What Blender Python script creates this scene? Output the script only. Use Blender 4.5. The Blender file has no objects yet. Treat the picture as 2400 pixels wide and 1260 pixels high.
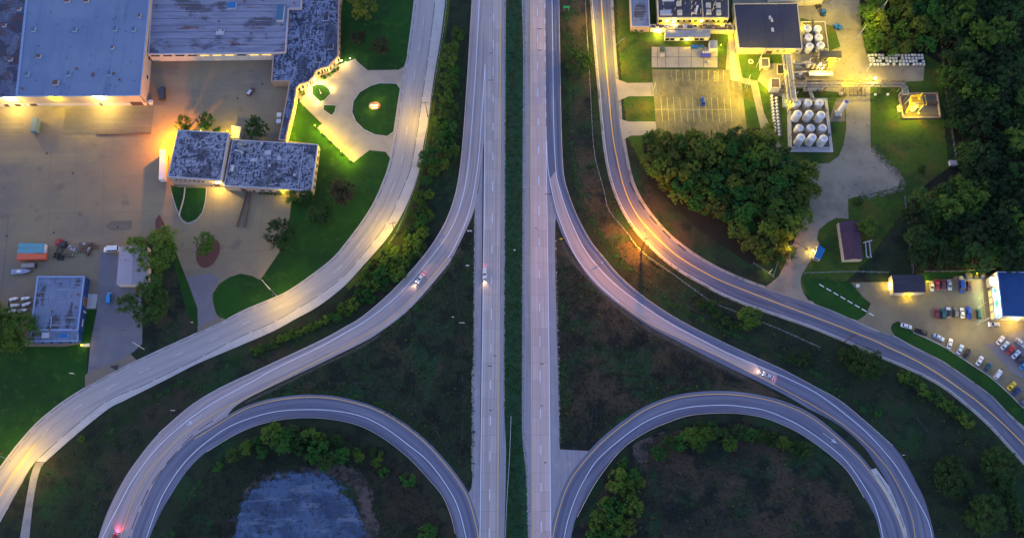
import bpy, bmesh, math, random
from mathutils import Vector, Matrix
random.seed(7)
S = bpy.context.scene
COL = S.collection
# ------------------------------------------------------------------ camera
H, TH, F = 356.0, math.radians(19.5), 2000.0
cd = bpy.data.cameras.new('camera'); cam = bpy.data.objects.new('camera', cd); COL.objects.link(cam)
cam.location = (0, 0, H); cam.rotation_euler = (TH, 0, 0)
cd.sensor_width = 36.0; cd.lens = F/2400*36.0; cd.clip_start = 1.0; cd.clip_end = 6000
S.camera = cam
# ------------------------------------------------------------------ dusk sky, sun, exposure
SUN_EL, SUN_ROT = math.radians(1.5), math.radians(285)
w = bpy.data.worlds.new('World'); S.world = w; w.use_nodes = True
wn = w.node_tree.nodes; wl = w.node_tree.links; wn.clear()
sky = wn.new('ShaderNodeTexSky'); sky.sky_type = 'NISHITA'; sky.sun_disc = False
sky.sun_elevation = SUN_EL; sky.sun_rotation = SUN_ROT; sky.altitude = 200
sky.air_density = 1.0; sky.dust_density = 0.2; sky.ozone_density = 2.0
bg = wn.new('ShaderNodeBackground'); bg.inputs[1].default_value = 0.15
wo = wn.new('ShaderNodeOutputWorld')
dusk = wn.new('ShaderNodeMix'); dusk.data_type = 'RGBA'; dusk.blend_type = 'MULTIPLY'; dusk.inputs[0].default_value = 1
dusk.inputs[7].default_value = (1.06, .86, 1.06, 1)      # violet afterglow of the whole sky
wl.new(sky.outputs[0], dusk.inputs[6]); wl.new(dusk.outputs[2], bg.inputs[0]); wl.new(bg.outputs[0], wo.inputs[0])
sl = bpy.data.lights.new('sun', 'SUN'); sl.energy = 0.1; sl.angle = math.radians(12); sl.color = (1, .72, .5)
so = bpy.data.objects.new('sun', sl); COL.objects.link(so)
# direction to the sun
sd = Vector((math.sin(SUN_ROT)*math.cos(SUN_EL), math.cos(SUN_ROT)*math.cos(SUN_EL), math.sin(SUN_EL)))
so.rotation_euler = sd.to_track_quat('Z', 'Y').to_euler(); so.location = (0, 100, 200)
vs = S.view_settings; vs.view_transform = 'Standard'; vs.look = 'None'; vs.gamma = 1; vs.exposure = 3.42
S.render.engine = 'CYCLES'
LIGHT = 0.086         # one gain for every lamp of the place
# ------------------------------------------------------------------ helpers
def P(u, v, z=0.0):
    a = (u-1200)/F; b = -(v-630)/F
    dx, dy, dz = a, b*math.cos(TH)+math.sin(TH), b*math.sin(TH)-math.cos(TH)
    t = (H-z)/(-dz)
    return Vector((dx*t, dy*t, z))
ORG = {}
def link(o, parent=None):
    COL.objects.link(o)
    if parent is not None: o.parent = parent
    return o
def tag(o, label=None, cat=None, group=None, kind=None):
    if label: o['label'] = label
    if cat: o['category'] = cat
    if group: o['group'] = group
    if kind: o['kind'] = kind
    return o
def thing(name, loc, label, cat, group=None, rz=0):
    o = bpy.data.objects.new(name, None); o.empty_display_size = .5
    o.location = loc; o.rotation_euler = (0, 0, rz); link(o); ORG[o] = Vector(loc)
    return tag(o, label, cat, group)
class M:
    """collects shapes; build() links them as ONE mesh object"""
    def __init__(s): s.v = []; s.f = []; s.uv = None
    def add(s, vs_, fs):
        n = len(s.v); s.v += [tuple(p) for p in vs_]; s.f += [tuple(i+n for i in f) for f in fs]; return s
    def quad(s, *p): return s.add(p, [tuple(range(len(p)))])
    def box(s, c, d, rz=0, top=1.0):
        x, y, z = d[0]/2, d[1]/2, d[2]/2; c = Vector(c); ca, sa = math.cos(rz), math.sin(rz); vs_ = []
        for k, t in ((-1, 1.0), (1, top)):
            for i, j in ((-1, -1), (1, -1), (1, 1), (-1, 1)):
                px, py = i*x*t, j*y*t
                vs_.append((c.x+px*ca-py*sa, c.y+px*sa+py*ca, c.z+k*z))
        return s.add(vs_, [(3, 2, 1, 0), (4, 5, 6, 7), (0, 1, 5, 4), (1, 2, 6, 5), (2, 3, 7, 6), (3, 0, 4, 7)])
    def cyl(s, a, b, r, r2=None, n=8, cap=True):
        a, b = Vector(a), Vector(b); r2 = r if r2 is None else r2
        ax = (b-a)
        if ax.length < 1e-6: return s
        ax.normalize(); up = Vector((0, 0, 1)) if abs(ax.z) < .9 else Vector((1, 0, 0))
        x = ax.cross(up).normalized(); y = ax.cross(x); vs_ = []
        for c, rr in ((a, r), (b, r2)):
            for k in range(n):
                t = 2*math.pi*k/n; vs_.append(c+x*math.cos(t)*rr+y*math.sin(t)*rr)
        fs = [(k, n+k, n+(k+1) % n, (k+1) % n) for k in range(n)]
        if cap: fs += [tuple(range(n)), tuple(range(2*n-1, n-1, -1))]
        return s.add(vs_, fs)
    def beam(s, a, b, w_, h_):
        a, b = Vector(a), Vector(b); ax = (b-a).normalized()
        up = Vector((0, 0, 1)) if abs(ax.z) < .95 else Vector((1, 0, 0))
        x = ax.cross(up).normalized()*w_/2; y = x.normalized().cross(ax)*h_/2
        vs_ = [a-x-y, a+x-y, a+x+y, a-x+y, b-x-y, b+x-y, b+x+y, b-x+y]
        return s.add(vs_, [(3, 2, 1, 0), (4, 5, 6, 7), (0, 1, 5, 4), (1, 2, 6, 5), (2, 3, 7, 6), (3, 0, 4, 7)])
    def prism(s, pts, z0, z1):
        n = len(pts); A = sum(pts[i][0]*pts[(i+1) % n][1]-pts[(i+1) % n][0]*pts[i][1] for i in range(n))
        pts = pts if A > 0 else pts[::-1]
        vs_ = [(p[0], p[1], z0) for p in pts]+[(p[0], p[1], z1) for p in pts]
        return s.add(vs_, [tuple(range(n-1, -1, -1)), tuple(range(n, 2*n))]+[(i, (i+1) % n, n+(i+1) % n, n+i) for i in range(n)])
    def lathe(s, c, prof, n=16):
        c = Vector(c); vs_ = []
        for r, z in prof:
            for k in range(n):
                t = 2*math.pi*k/n; vs_.append((c.x+r*math.cos(t), c.y+r*math.sin(t), c.z+z))
        fs = []
        for i in range(len(prof)-1):
            for k in range(n): fs.append((i*n+k, i*n+(k+1) % n, (i+1)*n+(k+1) % n, (i+1)*n+k))
        fs += [tuple(range(n-1, -1, -1)), tuple(range((len(prof)-1)*n, len(prof)*n))]
        return s.add(vs_, fs)
    def mesh(s, name, mat=None, off=(0, 0, 0), smooth=False):
        me = bpy.data.meshes.new(name); ox, oy, oz = off
        me.from_pydata([(p[0]-ox, p[1]-oy, p[2]-oz) for p in s.v], [], s.f)
        if s.uv:
            l = me.uv_layers.new(name='UVMap')
            for lp in me.loops: l.data[lp.index].uv = s.uv[lp.vertex_index]
        if mat: me.materials.append(mat)
        if smooth:
            for p in me.polygons: p.use_smooth = True
        me.update(); return me
    def build(s, name, mat=None, parent=None, smooth=False):
        off = ORG.get(parent, Vector((0, 0, 0))) if parent is not None else Vector((0, 0, 0))
        o = bpy.data.objects.new(name, s.mesh(name, mat, off, smooth)); link(o, parent); ORG[o] = off
        return o
def obj(name, me, parent=None, loc=(0, 0, 0), rz=0, sc=(1, 1, 1)):
    o = bpy.data.objects.new(name, me); link(o, parent); o.location = loc; o.rotation_euler = (0, 0, rz); o.scale = sc
    return o
def copy_tree(o, parent=None):
    c = o.copy(); COL.objects.link(c); c.parent = parent
    for ch in o.children: copy_tree(ch, c)
    return c
# ---- polylines
def crom(pts, step=2.0, closed=False):
    """Catmull-Rom through world points"""
    n = len(pts); out = []
    rng = range(n) if closed else range(n-1)
    for i in rng:
        if closed: p0, p1, p2, p3 = pts[i-1], pts[i], pts[(i+1) % n], pts[(i+2) % n]
        else: p0, p1, p2, p3 = pts[max(i-1, 0)], pts[i], pts[i+1], pts[min(i+2, n-1)]
        k = max(1, int((p2-p1).length/step))
        for j in range(k):
            t = j/k; t2 = t*t; t3 = t2*t
            out.append(.5*((2*p1)+(p2-p0)*t+(2*p0-5*p1+4*p2-p3)*t2+(3*p1-p0-3*p2+p3)*t3))
    if not closed: out.append(pts[-1].copy())
    return out
def px(pts, z=0): return [P(u, v, z) for u, v in pts]
def arc(pts):
    L = [0.0]
    for a, b in zip(pts, pts[1:]): L.append(L[-1]+(b-a).length)
    return L
def resamp(pts, n):
    L = arc(pts); T = L[-1]; out = []; j = 0
    for i in range(n):
        d = T*i/(n-1)
        while j < len(L)-2 and L[j+1] < d: j += 1
        seg = L[j+1]-L[j]; t = 0 if seg < 1e-9 else (d-L[j])/seg
        out.append(pts[j].lerp(pts[j+1], min(max(t, 0), 1)))
    return out
def offset(pts, d):
    """shift a polyline sideways; d > 0 is to its left"""
    out = []
    for i, p in enumerate(pts):
        a = pts[max(i-1, 0)]; b = pts[min(i+1, len(pts)-1)]; t = (b-a); t.z = 0; t.normalize()
        out.append(p+Vector((-t.y, t.x, 0))*d)
    return out
def jitter_edge(pts, amp, seed=0):
    r = random.Random(seed); return [p+Vector((r.uniform(-amp, amp), r.uniform(-amp, amp), 0)) for p in pts]
def ribbon(name, Lp, Rp, z, mat, kind='structure', n=None, world=False, thick=0, parent=None):
    A = Lp if world else crom(px(Lp)); B = Rp if world else crom(px(Rp))
    n = n or max(2, int(max(arc(A)[-1], arc(B)[-1])/2.5)); A = resamp(A, n); B = resamp(B, n)
    m = M(); m.uv = []; d = 0
    for i in range(n):
        if i: d += ((A[i]-A[i-1]).length+(B[i]-B[i-1]).length)/2
        wd = (A[i]-B[i]).length
        m.v.append((A[i].x, A[i].y, z)); m.v.append((B[i].x, B[i].y, z)); m.uv += [(0, d), (wd, d)]
    for i in range(n-1): m.f.append((2*i, 2*i+2, 2*i+3, 2*i+1))
    # face up
    a, b, c = (Vector(m.v[k]) for k in m.f[0][:3])
    if (b-a).cross(c-a).z < 0: m.f = [f[::-1] for f in m.f]
    o = m.build(name, mat, parent)
    if kind and parent is None: o['kind'] = kind
    return o
def sheet(name, pts, z, mat, smooth=False, kind='structure', world=False, jit=0, parent=None):
    A = pts if world else px(pts)
    if smooth: A = crom(A, 1.5, True)
    if jit: A = jitter_edge(A, jit, len(A))
    n = len(A); ar = sum(A[i].x*A[(i+1) % n].y-A[(i+1) % n].x*A[i].y for i in range(n))
    if ar < 0: A = A[::-1]
    m = M(); m.v = [(p.x, p.y, z) for p in A]; m.f = [tuple(range(n))]
    o = m.build(name, mat, parent)
    if kind and parent is None: o['kind'] = kind
    return o
def stripe(name, line, wd, z, mat, dash=None, world=False, parent=None, smooth=True):
    A = line if world else (crom(px(line), 1.2) if smooth else px(line))
    L, R = offset(A, wd/2), offset(A, -wd/2)
    m = M(); d = arc(A)
    for i in range(len(A)-1):
        if dash and ((d[i] + dash[2]) % dash[0]) > dash[1]: continue
        m.quad((L[i].x, L[i].y, z), (R[i].x, R[i].y, z), (R[i+1].x, R[i+1].y, z), (L[i+1].x, L[i+1].y, z))
    a, b, c = (Vector(m.v[k]) for k in m.f[0][:3])
    if (b-a).cross(c-a).z < 0: m.f = [f[::-1] for f in m.f]
    o = m.build(name, mat, parent)
    if parent is None: o['kind'] = 'structure'
    return o
def kerb(name, line, wd, z0, z1, mat, world=False, closed=False, smooth=True):
    A = line if world else (crom(px(line), 1.5, closed) if smooth else px(line))
    if closed: A = A+[A[0]]
    L, R = offset(A, wd/2), offset(A, -wd/2); m = M(); n = len(A)
    for i in range(n):
        m.v += [(L[i].x, L[i].y, z0), (L[i].x, L[i].y, z1), (R[i].x, R[i].y, z1), (R[i].x, R[i].y, z0)]
    for i in range(n-1):
        for k in range(3): m.f.append((4*i+k, 4*i+k+1, 4*i+5+k, 4*i+4+k))
    o = m.build(name, mat); o['kind'] = 'structure'; return o
# ------------------------------------------------------------------ materials
def mk(name, base, layers=(), rough=.85, spec=.3, bump=0, coord='Object', metal=0, rand=0, emit=None):
    """layers: (colour, texture, (sx,sy,sz), scale, lo, hi, strength) laid one over another"""
    m = bpy.data.materials.new(name); m.use_nodes = True; N = m.node_tree.nodes; L = m.node_tree.links
    b = N['Principled BSDF']; b.inputs['Roughness'].default_value = rough; b.inputs['Metallic'].default_value = metal
    b.inputs['Specular IOR Level'].default_value = spec
    rgb = N.new('ShaderNodeRGB'); rgb.outputs[0].default_value = (*base, 1); cur = rgb.outputs[0]
    if rand:
        oi = N.new('ShaderNodeObjectInfo'); hv = N.new('ShaderNodeHueSaturation')
        mr = N.new('ShaderNodeMapRange'); mr.inputs[3].default_value = 1-rand; mr.inputs[4].default_value = 1+rand
        L.new(oi.outputs['Random'], mr.inputs[0]); L.new(mr.outputs[0], hv.inputs['Value']); L.new(cur, hv.inputs['Color']); cur = hv.outputs[0]
    if layers:
        tc = N.new('ShaderNodeTexCoord')
    fac = None
    for k, (c, tx, ms, sc, lo, hi, st) in enumerate(layers):
        mp = N.new('ShaderNodeMapping'); mp.inputs['Scale'].default_value = ms; mp.inputs['Location'].default_value = (k*13.7, k*7.1, 0)
        L.new(tc.outputs[coord], mp.inputs[0])
        if tx == 'noise':
            t = N.new('ShaderNodeTexNoise'); t.inputs['Scale'].default_value = sc; t.inputs['Detail'].default_value = 7; t.inputs['Roughness'].default_value = .62; out = t.outputs[0]
        elif tx == 'voronoi':
            t = N.new('ShaderNodeTexVoronoi'); t.inputs['Scale'].default_value = sc; sx = N.new('ShaderNodeSeparateColor'); L.new(t.outputs['Color'], sx.inputs[0]); out = sx.outputs[0]
        elif tx == 'cheb':
            t = N.new('ShaderNodeTexVoronoi'); t.distance = 'CHEBYCHEV'; t.inputs['Scale'].default_value = sc; sx = N.new('ShaderNodeSeparateColor'); L.new(t.outputs['Color'], sx.inputs[0]); out = sx.outputs[0]
        elif tx == 'crack':
            t = N.new('ShaderNodeTexVoronoi'); t.feature = 'DISTANCE_TO_EDGE'; t.inputs['Scale'].default_value = sc; out = t.outputs['Distance']
        elif tx == 'wave':
            t = N.new('ShaderNodeTexWave'); t.inputs['Scale'].default_value = sc; t.inputs['Distortion'].default_value = 0; out = t.outputs['Fac']
        L.new(mp.outputs[0], t.inputs['Vector'])
        mr = N.new('ShaderNodeMapRange'); mr.interpolation_type = 'SMOOTHSTEP'
        mr.inputs[1].default_value = lo; mr.inputs[2].default_value = hi; mr.inputs[3].default_value = 0; mr.inputs[4].default_value = st
        if lo > hi:
            mr.inputs[1].default_value = hi; mr.inputs[2].default_value = lo; mr.inputs[3].default_value = st; mr.inputs[4].default_value = 0
        L.new(out, mr.inputs[0]); fac = mr.outputs[0]
        mx = N.new('ShaderNodeMix'); mx.data_type = 'RGBA'; mx.inputs[7].default_value = (*c, 1)
        L.new(fac, mx.inputs[0]); L.new(cur, mx.inputs[6]); cur = mx.outputs[2]
    L.new(cur, b.inputs['Base Color'])
    if bump and fac is not None:
        bp = N.new('ShaderNodeBump'); bp.inputs['Strength'].default_value = bump; bp.inputs['Distance'].default_value = .1
        L.new(fac, bp.inputs['Height']); L.new(bp.outputs[0], b.inputs['Normal'])
    if emit:
        b.inputs['Emission Color'].default_value = (*emit[0], 1); b.inputs['Emission Strength'].default_value = emit[1]
    return m
I3 = (1, 1, 1)
MT = {}
MT['rough'] = mk('rough_grass', (.014, .024, .010), [((.036, .029, .017), 'noise', I3, .022, .50, .60, .85), ((.009, .040, .011), 'noise', I3, .04, .50, .62, .85), ((.005, .010, .007), 'noise', I3, .12, .48, .62, .8), ((.07, .062, .034), 'noise', I3, .8, .59, .70, .6), ((.004, .007, .004), 'noise', I3, 1.4, .55, .66, .7), ((.15, .14, .10), 'noise', I3, 3.0, .71, .77, .6)], rough=.95, bump=.5)
MT['meadow'] = mk('meadow_grass', (.014, .027, .012), [((.044, .036, .020), 'noise', I3, .030, .51, .59, .85), ((.008, .044, .014), 'noise', (1, .5, 1), .05, .50, .60, .85), ((.005, .010, .008), 'noise', I3, .09, .49, .60, .85), ((.080, .072, .040), 'noise', (.6, 1, 1), .7, .58, .69, .6), ((.004, .007, .005), 'noise', I3, 1.2, .54, .65, .75), ((.19, .18, .14), 'noise', I3, 2.6, .71, .77, .6)], rough=.95, bump=.5)
MT['brown'] = mk('dry_field', (.022, .024, .014), [((.056, .041, .025), 'noise', I3, .032, .45, .55, .9), ((.010, .042, .013), 'noise', I3, .05, .50, .60, .85), ((.006, .010, .009), 'noise', I3, .09, .49, .60, .85), ((.085, .075, .044), 'noise', (.6, 1, 1), .7, .58, .69, .65), ((.004, .006, .005), 'noise', I3, 1.2, .54, .65, .75), ((.20, .19, .15), 'noise', I3, 2.6, .71, .77, .6)], rough=.95, bump=.5)
MT['lawn'] = mk('mown_lawn', (.009, .056, .004), [((.004, .030, .004), 'noise', I3, .05, .42, .62, .8), ((.030, .085, .007), 'noise', I3, .22, .52, .68, .6), ((.035, .055, .010), 'noise', I3, .8, .62, .72, .5), ((.005, .03, .005), 'noise', (.25, 1, 1), 2.0, .5, .7, .4)], rough=.95, bump=.3)
MT['median'] = mk('median_grass', (.012, .056, .024), [((.032, .042, .016), 'noise', (1, .1, 1), .35, .46, .60, .85), ((.006, .022, .011), 'noise', I3, .4, .48, .62, .7), ((.05, .07, .03), 'noise', I3, 1.2, .58, .69, .6), ((.14, .14, .12), 'noise', I3, 2.5, .70, .77, .6)], rough=.95, bump=.4)
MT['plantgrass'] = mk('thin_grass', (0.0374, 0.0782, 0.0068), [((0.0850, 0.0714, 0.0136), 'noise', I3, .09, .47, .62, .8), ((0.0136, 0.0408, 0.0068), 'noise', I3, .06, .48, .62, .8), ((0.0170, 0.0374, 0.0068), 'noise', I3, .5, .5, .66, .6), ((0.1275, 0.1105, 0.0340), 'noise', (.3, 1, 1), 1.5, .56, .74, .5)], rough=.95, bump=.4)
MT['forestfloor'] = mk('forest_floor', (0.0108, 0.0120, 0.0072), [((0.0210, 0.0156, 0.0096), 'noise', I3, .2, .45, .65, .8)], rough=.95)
MT['gravel'] = mk('gravel', (.26, .24, .21), [((.10, .09, .075), 'noise', I3, .25, .48, .66, .8), ((.36, .34, .30), 'noise', I3, 2.5, .5, .7, .6), ((.05, .045, .04), 'noise', I3, 1.2, .6, .72, .7)], rough=.95, bump=.4)
MT['shoulder'] = mk('shoulder_asphalt', (.26, .245, .27), [((.19, .18, .20), 'noise', (1, .03, 1), .9, .45, .65, .7), ((.34, .32, .33), 'noise', I3, .2, .5, .72, .5), ((.10, .10, .11), 'noise', I3, 1.3, .64, .74, .5)], rough=.9)
MT['slab'] = mk('carriageway_concrete', (.40, .34, .32), [((.28, .25, .25), 'noise', (1.6, .012, 1), .9, .42, .60, .85), ((.52, .45, .40), 'noise', (2.2, .02, 1), .7, .52, .70, .7), ((.24, .22, .22), 'noise', I3, .5, .62, .75, .45)], rough=.9, rand=.10)
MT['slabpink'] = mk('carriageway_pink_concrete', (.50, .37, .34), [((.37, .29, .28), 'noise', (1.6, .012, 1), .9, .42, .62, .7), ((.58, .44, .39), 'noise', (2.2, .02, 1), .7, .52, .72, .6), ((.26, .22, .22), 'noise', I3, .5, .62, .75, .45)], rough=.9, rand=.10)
MT['ramp'] = mk('ramp_concrete_trail_tint', (.36, .295, .29), [((.25, .215, .225), 'noise', (1, .02, 1), .7, .45, .60, .85), ((.46, .375, .35), 'noise', (1.5, .03, 1), .5, .52, .68, .7), ((.18, .16, .17), 'noise', (1, .3, 1), .25, .60, .72, .5), ((.13, .12, .13), 'noise', I3, .6, .62, .73, .5)], rough=.9, coord='UV')  # warm pink glow of passing headlights put into the concrete colour
MT['loop'] = mk('loop_asphalt', (.145, .15, .205), [((.085, .092, .14), 'noise', (1, .015, 1), .55, .42, .58, .85), ((.205, .205, .25), 'noise', (1, .05, 1), .4, .52, .68, .7), ((.10, .10, .13), 'noise', (1, .3, 1), .2, .58, .70, .6), ((.06, .06, .08), 'noise', I3, .7, .62, .73, .5)], rough=.85, coord='UV')
MT['lane'] = mk('access_asphalt', (.12, .125, .17), [((.07, .075, .11), 'noise', (1, .03, 1), .5, .45, .62, .8), ((.19, .18, .20), 'noise', (1, .2, 1), .25, .52, .7, .6), ((.06, .06, .075), 'noise', I3, 1.1, .6, .7, .6)], rough=.85, coord='UV')
MT['service'] = mk('service_road_concrete', (.33, .305, .30), [((.24, .225, .235), 'noise', (1, .02, 1), .5, .45, .62, .7), ((.40, .37, .34), 'noise', (1, .05, 1), .4, .52, .7, .5), ((.15, .14, .15), 'noise', I3, .8, .63, .75, .5)], rough=.9, coord='UV')
MT['pave'] = mk('pavement_concrete', (.42, .40, .39), [((.33, .31, .31), 'noise', I3, .25, .45, .65, .6), ((.25, .24, .24), 'noise', I3, 1.5, .62, .74, .4)], rough=.9)
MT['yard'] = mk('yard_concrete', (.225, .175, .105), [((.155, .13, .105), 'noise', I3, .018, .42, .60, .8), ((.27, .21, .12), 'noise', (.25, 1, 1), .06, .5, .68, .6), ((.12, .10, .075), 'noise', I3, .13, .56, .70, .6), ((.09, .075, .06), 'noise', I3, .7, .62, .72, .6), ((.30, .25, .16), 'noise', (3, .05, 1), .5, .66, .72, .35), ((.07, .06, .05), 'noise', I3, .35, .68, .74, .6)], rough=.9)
MT['drive'] = mk('drive_concrete', (.34, .285, .22), [((.26, .22, .18), 'noise', I3, .1, .45, .63, .8), ((.17, .145, .12), 'noise', I3, .4, .60, .72, .6)], rough=.9)
MT['darkasph'] = mk('driveway_asphalt', (.145, .135, .155), [((.18, .165, .175), 'noise', I3, .12, .45, .65, .7), ((.08, .075, .085), 'noise', (.15, 1, 1), .5, .58, .7, .6), ((.06, .058, .065), 'noise', I3, 1.2, .64, .72, .6)], rough=.85)
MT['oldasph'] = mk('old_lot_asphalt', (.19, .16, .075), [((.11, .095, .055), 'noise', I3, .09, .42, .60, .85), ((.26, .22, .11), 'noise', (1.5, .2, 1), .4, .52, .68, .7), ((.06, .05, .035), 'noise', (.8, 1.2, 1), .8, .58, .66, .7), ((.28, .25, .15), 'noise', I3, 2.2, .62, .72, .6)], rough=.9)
MT['plantconc'] = mk('plant_concrete', (.235, .205, .155), [((.155, .138, .11), 'noise', I3, .05, .42, .60, .85), ((.10, .09, .07), 'noise', I3, .3, .57, .69, .65), ((.30, .265, .20), 'noise', I3, 1.2, .55, .70, .6), ((.07, .06, .05), 'noise', I3, .8, .64, .70, .6)], rough=.9)
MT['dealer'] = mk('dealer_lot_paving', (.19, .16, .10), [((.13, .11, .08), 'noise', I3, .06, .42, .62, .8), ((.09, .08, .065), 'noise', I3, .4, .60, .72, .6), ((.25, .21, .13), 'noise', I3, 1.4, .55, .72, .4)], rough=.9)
MT['patch'] = mk('dark_paving_patch', (.135, .115, .085), [((.18, .155, .11), 'noise', (.05, 1, 1), .5, .45, .65, .7), ((.09, .08, .065), 'noise', I3, .35, .56, .68, .6)], rough=.9)
MT['mulch'] = mk('bark_mulch', (.12, .050, .040), [((.07, .03, .025), 'noise', I3, 2, .45, .65, .8)], rough=.95, bump=.4)
MT['bluegravel'] = mk('sky_tinted_gravel', (.058, .096, .165), [((.030, .052, .098), 'noise', I3, .07, .46, .56, .9), ((.105, .14, .20), 'noise', (.25, 1.2, 1), .22, .52, .62, .85), ((.025, .034, .05), 'noise', I3, .5, .53, .63, .8), ((.15, .175, .21), 'noise', I3, 1.6, .60, .69, .6), ((.06, .06, .05), 'noise', I3, .18, .60, .68, .7)], rough=.9, bump=.4)  # blue of the reflected sky put into the gravel colour
MT['dirt'] = mk('bare_dirt', (.085, .062, .055), [((.02, .024, .018), 'noise', I3, .16, .46, .58, .95), ((.035, .032, .024), 'noise', I3, .7, .50, .64, .8), ((.14, .115, .10), 'noise', I3, 1.5, .60, .72, .6)], rough=.95, bump=.5)
MT['white_line'] = mk('white_road_paint', (.72, .74, .80), [((.42, .42, .46), 'noise', I3, 1.8, .55, .72, .7)], rough=.7)
MT['worn_line'] = mk('worn_white_paint', (.50, .50, .52), [((.28, .27, .28), 'noise', I3, 1.2, .48, .62, .8)], rough=.8)
MT['yellow_line'] = mk('yellow_road_paint', (.72, .42, .10), [((.42, .27, .12), 'noise', I3, 1.5, .55, .72, .6)], rough=.7)
MT['lot_line'] = mk('lot_yellow_paint', (.62, .50, .16), [((.30, .26, .18), 'noise', I3, 1.2, .48, .64, .8)], rough=.8)
MT['tar'] = mk('tar_seal', (.035, .035, .042), rough=.6)
# roofs and walls
MT['roof_blue'] = mk('blue_white_membrane_roof', (.125, .175, .275), [((.10, .145, .235), 'wave', (1, 0, 0), .35, .80, .98, .5), ((.155, .205, .30), 'noise', I3, .04, .45, .62, .8), ((.09, .13, .22), 'noise', (1, .1, 1), .25, .50, .66, .6), ((.055, .06, .085), 'noise', (.35, 2.2, 1), .6, .64, .70, .8), ((.12, .08, .075), 'noise', I3, .45, .69, .74, .8), ((.19, .235, .32), 'noise', I3, 1.4, .64, .72, .5)], rough=.75)
MT['roof_stain'] = mk('stained_white_roof', (.21, .215, .28), [((.15, .155, .22), 'noise', (.25, 1.2, 1), .25, .45, .60, .8), ((.065, .06, .08), 'noise', (.5, .9, 1), .13, .53, .64, .9), ((.12, .06, .042), 'noise', (.3, 1.3, 1), .18, .58, .66, .85), ((.26, .265, .33), 'noise', (.08, 3, 1), .5, .56, .66, .8), ((.05, .045, .06), 'noise', (.4, 2.5, 1), .6, .63, .69, .8)], rough=.85)
MT['roof_patch'] = mk('weathered_patchy_roof', (.145, .175, .27), [((.014, .015, .028), 'noise', (1.9, .6, 1), .5, .50, .57, .92), ((.21, .235, .32), 'cheb', (1.5, .5, 1), 1.1, .62, .68, .75), ((.020, .021, .034), 'cheb', (.8, 1.5, 1), 1.0, .80, .84, .85), ((.06, .045, .05), 'noise', I3, .07, .53, .62, .8), ((.013, .014, .024), 'noise', (2.4, .8, 1), 1.2, .57, .62, .92), ((.03, .034, .055), 'noise', (1.6, .7, 1), .09, .49, .58, .75)], rough=.8, bump=.2)
MT['roof_moss'] = mk('flaking_grey_roof', (.20, .215, .285), [((.020, .021, .034), 'noise', (1, 1.3, 1), .42, .52, .58, .92), ((.30, .30, .34), 'cheb', (1, 1.5, 1), 1.0, .55, .62, .7), ((.025, .026, .038), 'cheb', (1.4, .8, 1), 1.0, .80, .84, .85), ((.24, .225, .195), 'noise', I3, .08, .52, .62, .5), ((.016, .017, .026), 'noise', (1.4, 1, 1), 1.1, .56, .61, .92), ((.03, .032, .048), 'noise', (1, 1.3, 1), .09, .50, .60, .75)], rough=.85, bump=.25)
MT['roof_grey'] = mk('patched_grey_roof', (.075, .09, .145), [((.035, .038, .06), 'cheb', (.5, .8, 1), .2, .40, .44, .85), ((.11, .13, .19), 'cheb', (.7, .5, 1), .25, .66, .70, .7), ((.075, .045, .05), 'cheb', I3, .3, .82, .85, .7), ((.03, .032, .045), 'noise', (1, 1.6, 1), .5, .54, .62, .8)], rough=.85)
MT['roof_shop'] = mk('stained_blue_grey_roof', (.155, .185, .26), [((.11, .145, .23), 'noise', I3, .08, .42, .58, .8), ((.05, .045, .045), 'noise', (1.2, .5, 1), .16, .53, .62, .9), ((.21, .235, .30), 'noise', (.15, 2.2, 1), .5, .54, .64, .8), ((.06, .06, .07), 'noise', (2, .3, 1), .6, .58, .66, .8)], rough=.8)
MT['roof_dark'] = mk('dark_membrane_roof', (.035, .036, .058), [((.045, .045, .065), 'noise', I3, .08, .45, .65, .8), ((.09, .09, .12), 'noise', (1.5, .2, 1), .3, .70, .78, .7)], rough=.7)
MT['roof_plant'] = mk('plant_roof_felt', (.075, .07, .085), [((.05, .045, .055), 'noise', I3, .2, .45, .62, .8), ((.12, .11, .12), 'noise', I3, .7, .6, .74, .6)], rough=.85)
MT['roof_maroon'] = mk('maroon_metal_roof', (.075, .033, .050), [((.055, .026, .042), 'noise', I3, .3, .45, .65, .8)], rough=.6)
MT['roof_navy'] = mk('blue_metal_roof', (.008, .050, .165), [((.006, .035, .13), 'noise', I3, .12, .45, .65, .8), ((.02, .09, .22), 'noise', I3, .3, .66, .74, .5)], rough=.55)
MT['corr_white'] = mk('corrugated_white_roof', (.34, .31, .34), [((.25, .23, .26), 'noise', (.2, 2, 1), .6, .5, .68, .7), ((.14, .13, .14), 'noise', I3, .4, .62, .72, .6)], rough=.6)
MT['corr_black'] = mk('corrugated_black_roof', (.035, .033, .045), [((.06, .056, .07), 'noise', (.1, 2, 1), .8, .5, .68, .7)], rough=.6)
MT['metal_grey'] = mk('grey_metal', (.30, .30, .31), [((.22, .21, .21), 'noise', I3, .6, .48, .66, .6)], rough=.5, metal=.3)
MT['galv'] = mk('galvanised_steel', (.42, .43, .46), [((.32, .32, .34), 'noise', I3, 1.0, .5, .68, .6)], rough=.5, metal=.4)
MT['wall_tan'] = mk('tan_wall_panel', (.42, .34, .26), [((.34, .27, .21), 'noise', (.4, .4, 1), .4, .45, .66, .6), ((.25, .20, .16), 'noise', (1.5, 1.5, .2), .7, .62, .74, .5)], rough=.85, rand=.05)
MT['wall_white'] = mk('white_wall_panel', (.55, .51, .46), [((.45, .41, .37), 'noise', (.5, .5, 1), .4, .46, .66, .6), ((.30, .27, .24), 'noise', (2, 2, .2), .7, .64, .75, .5)], rough=.8, rand=.05)
MT['wall_brick'] = mk('buff_brick_wall', (.36, .25, .19), [((.28, .19, .145), 'noise', I3, .9, .45, .65, .7)], rough=.9)
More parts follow.
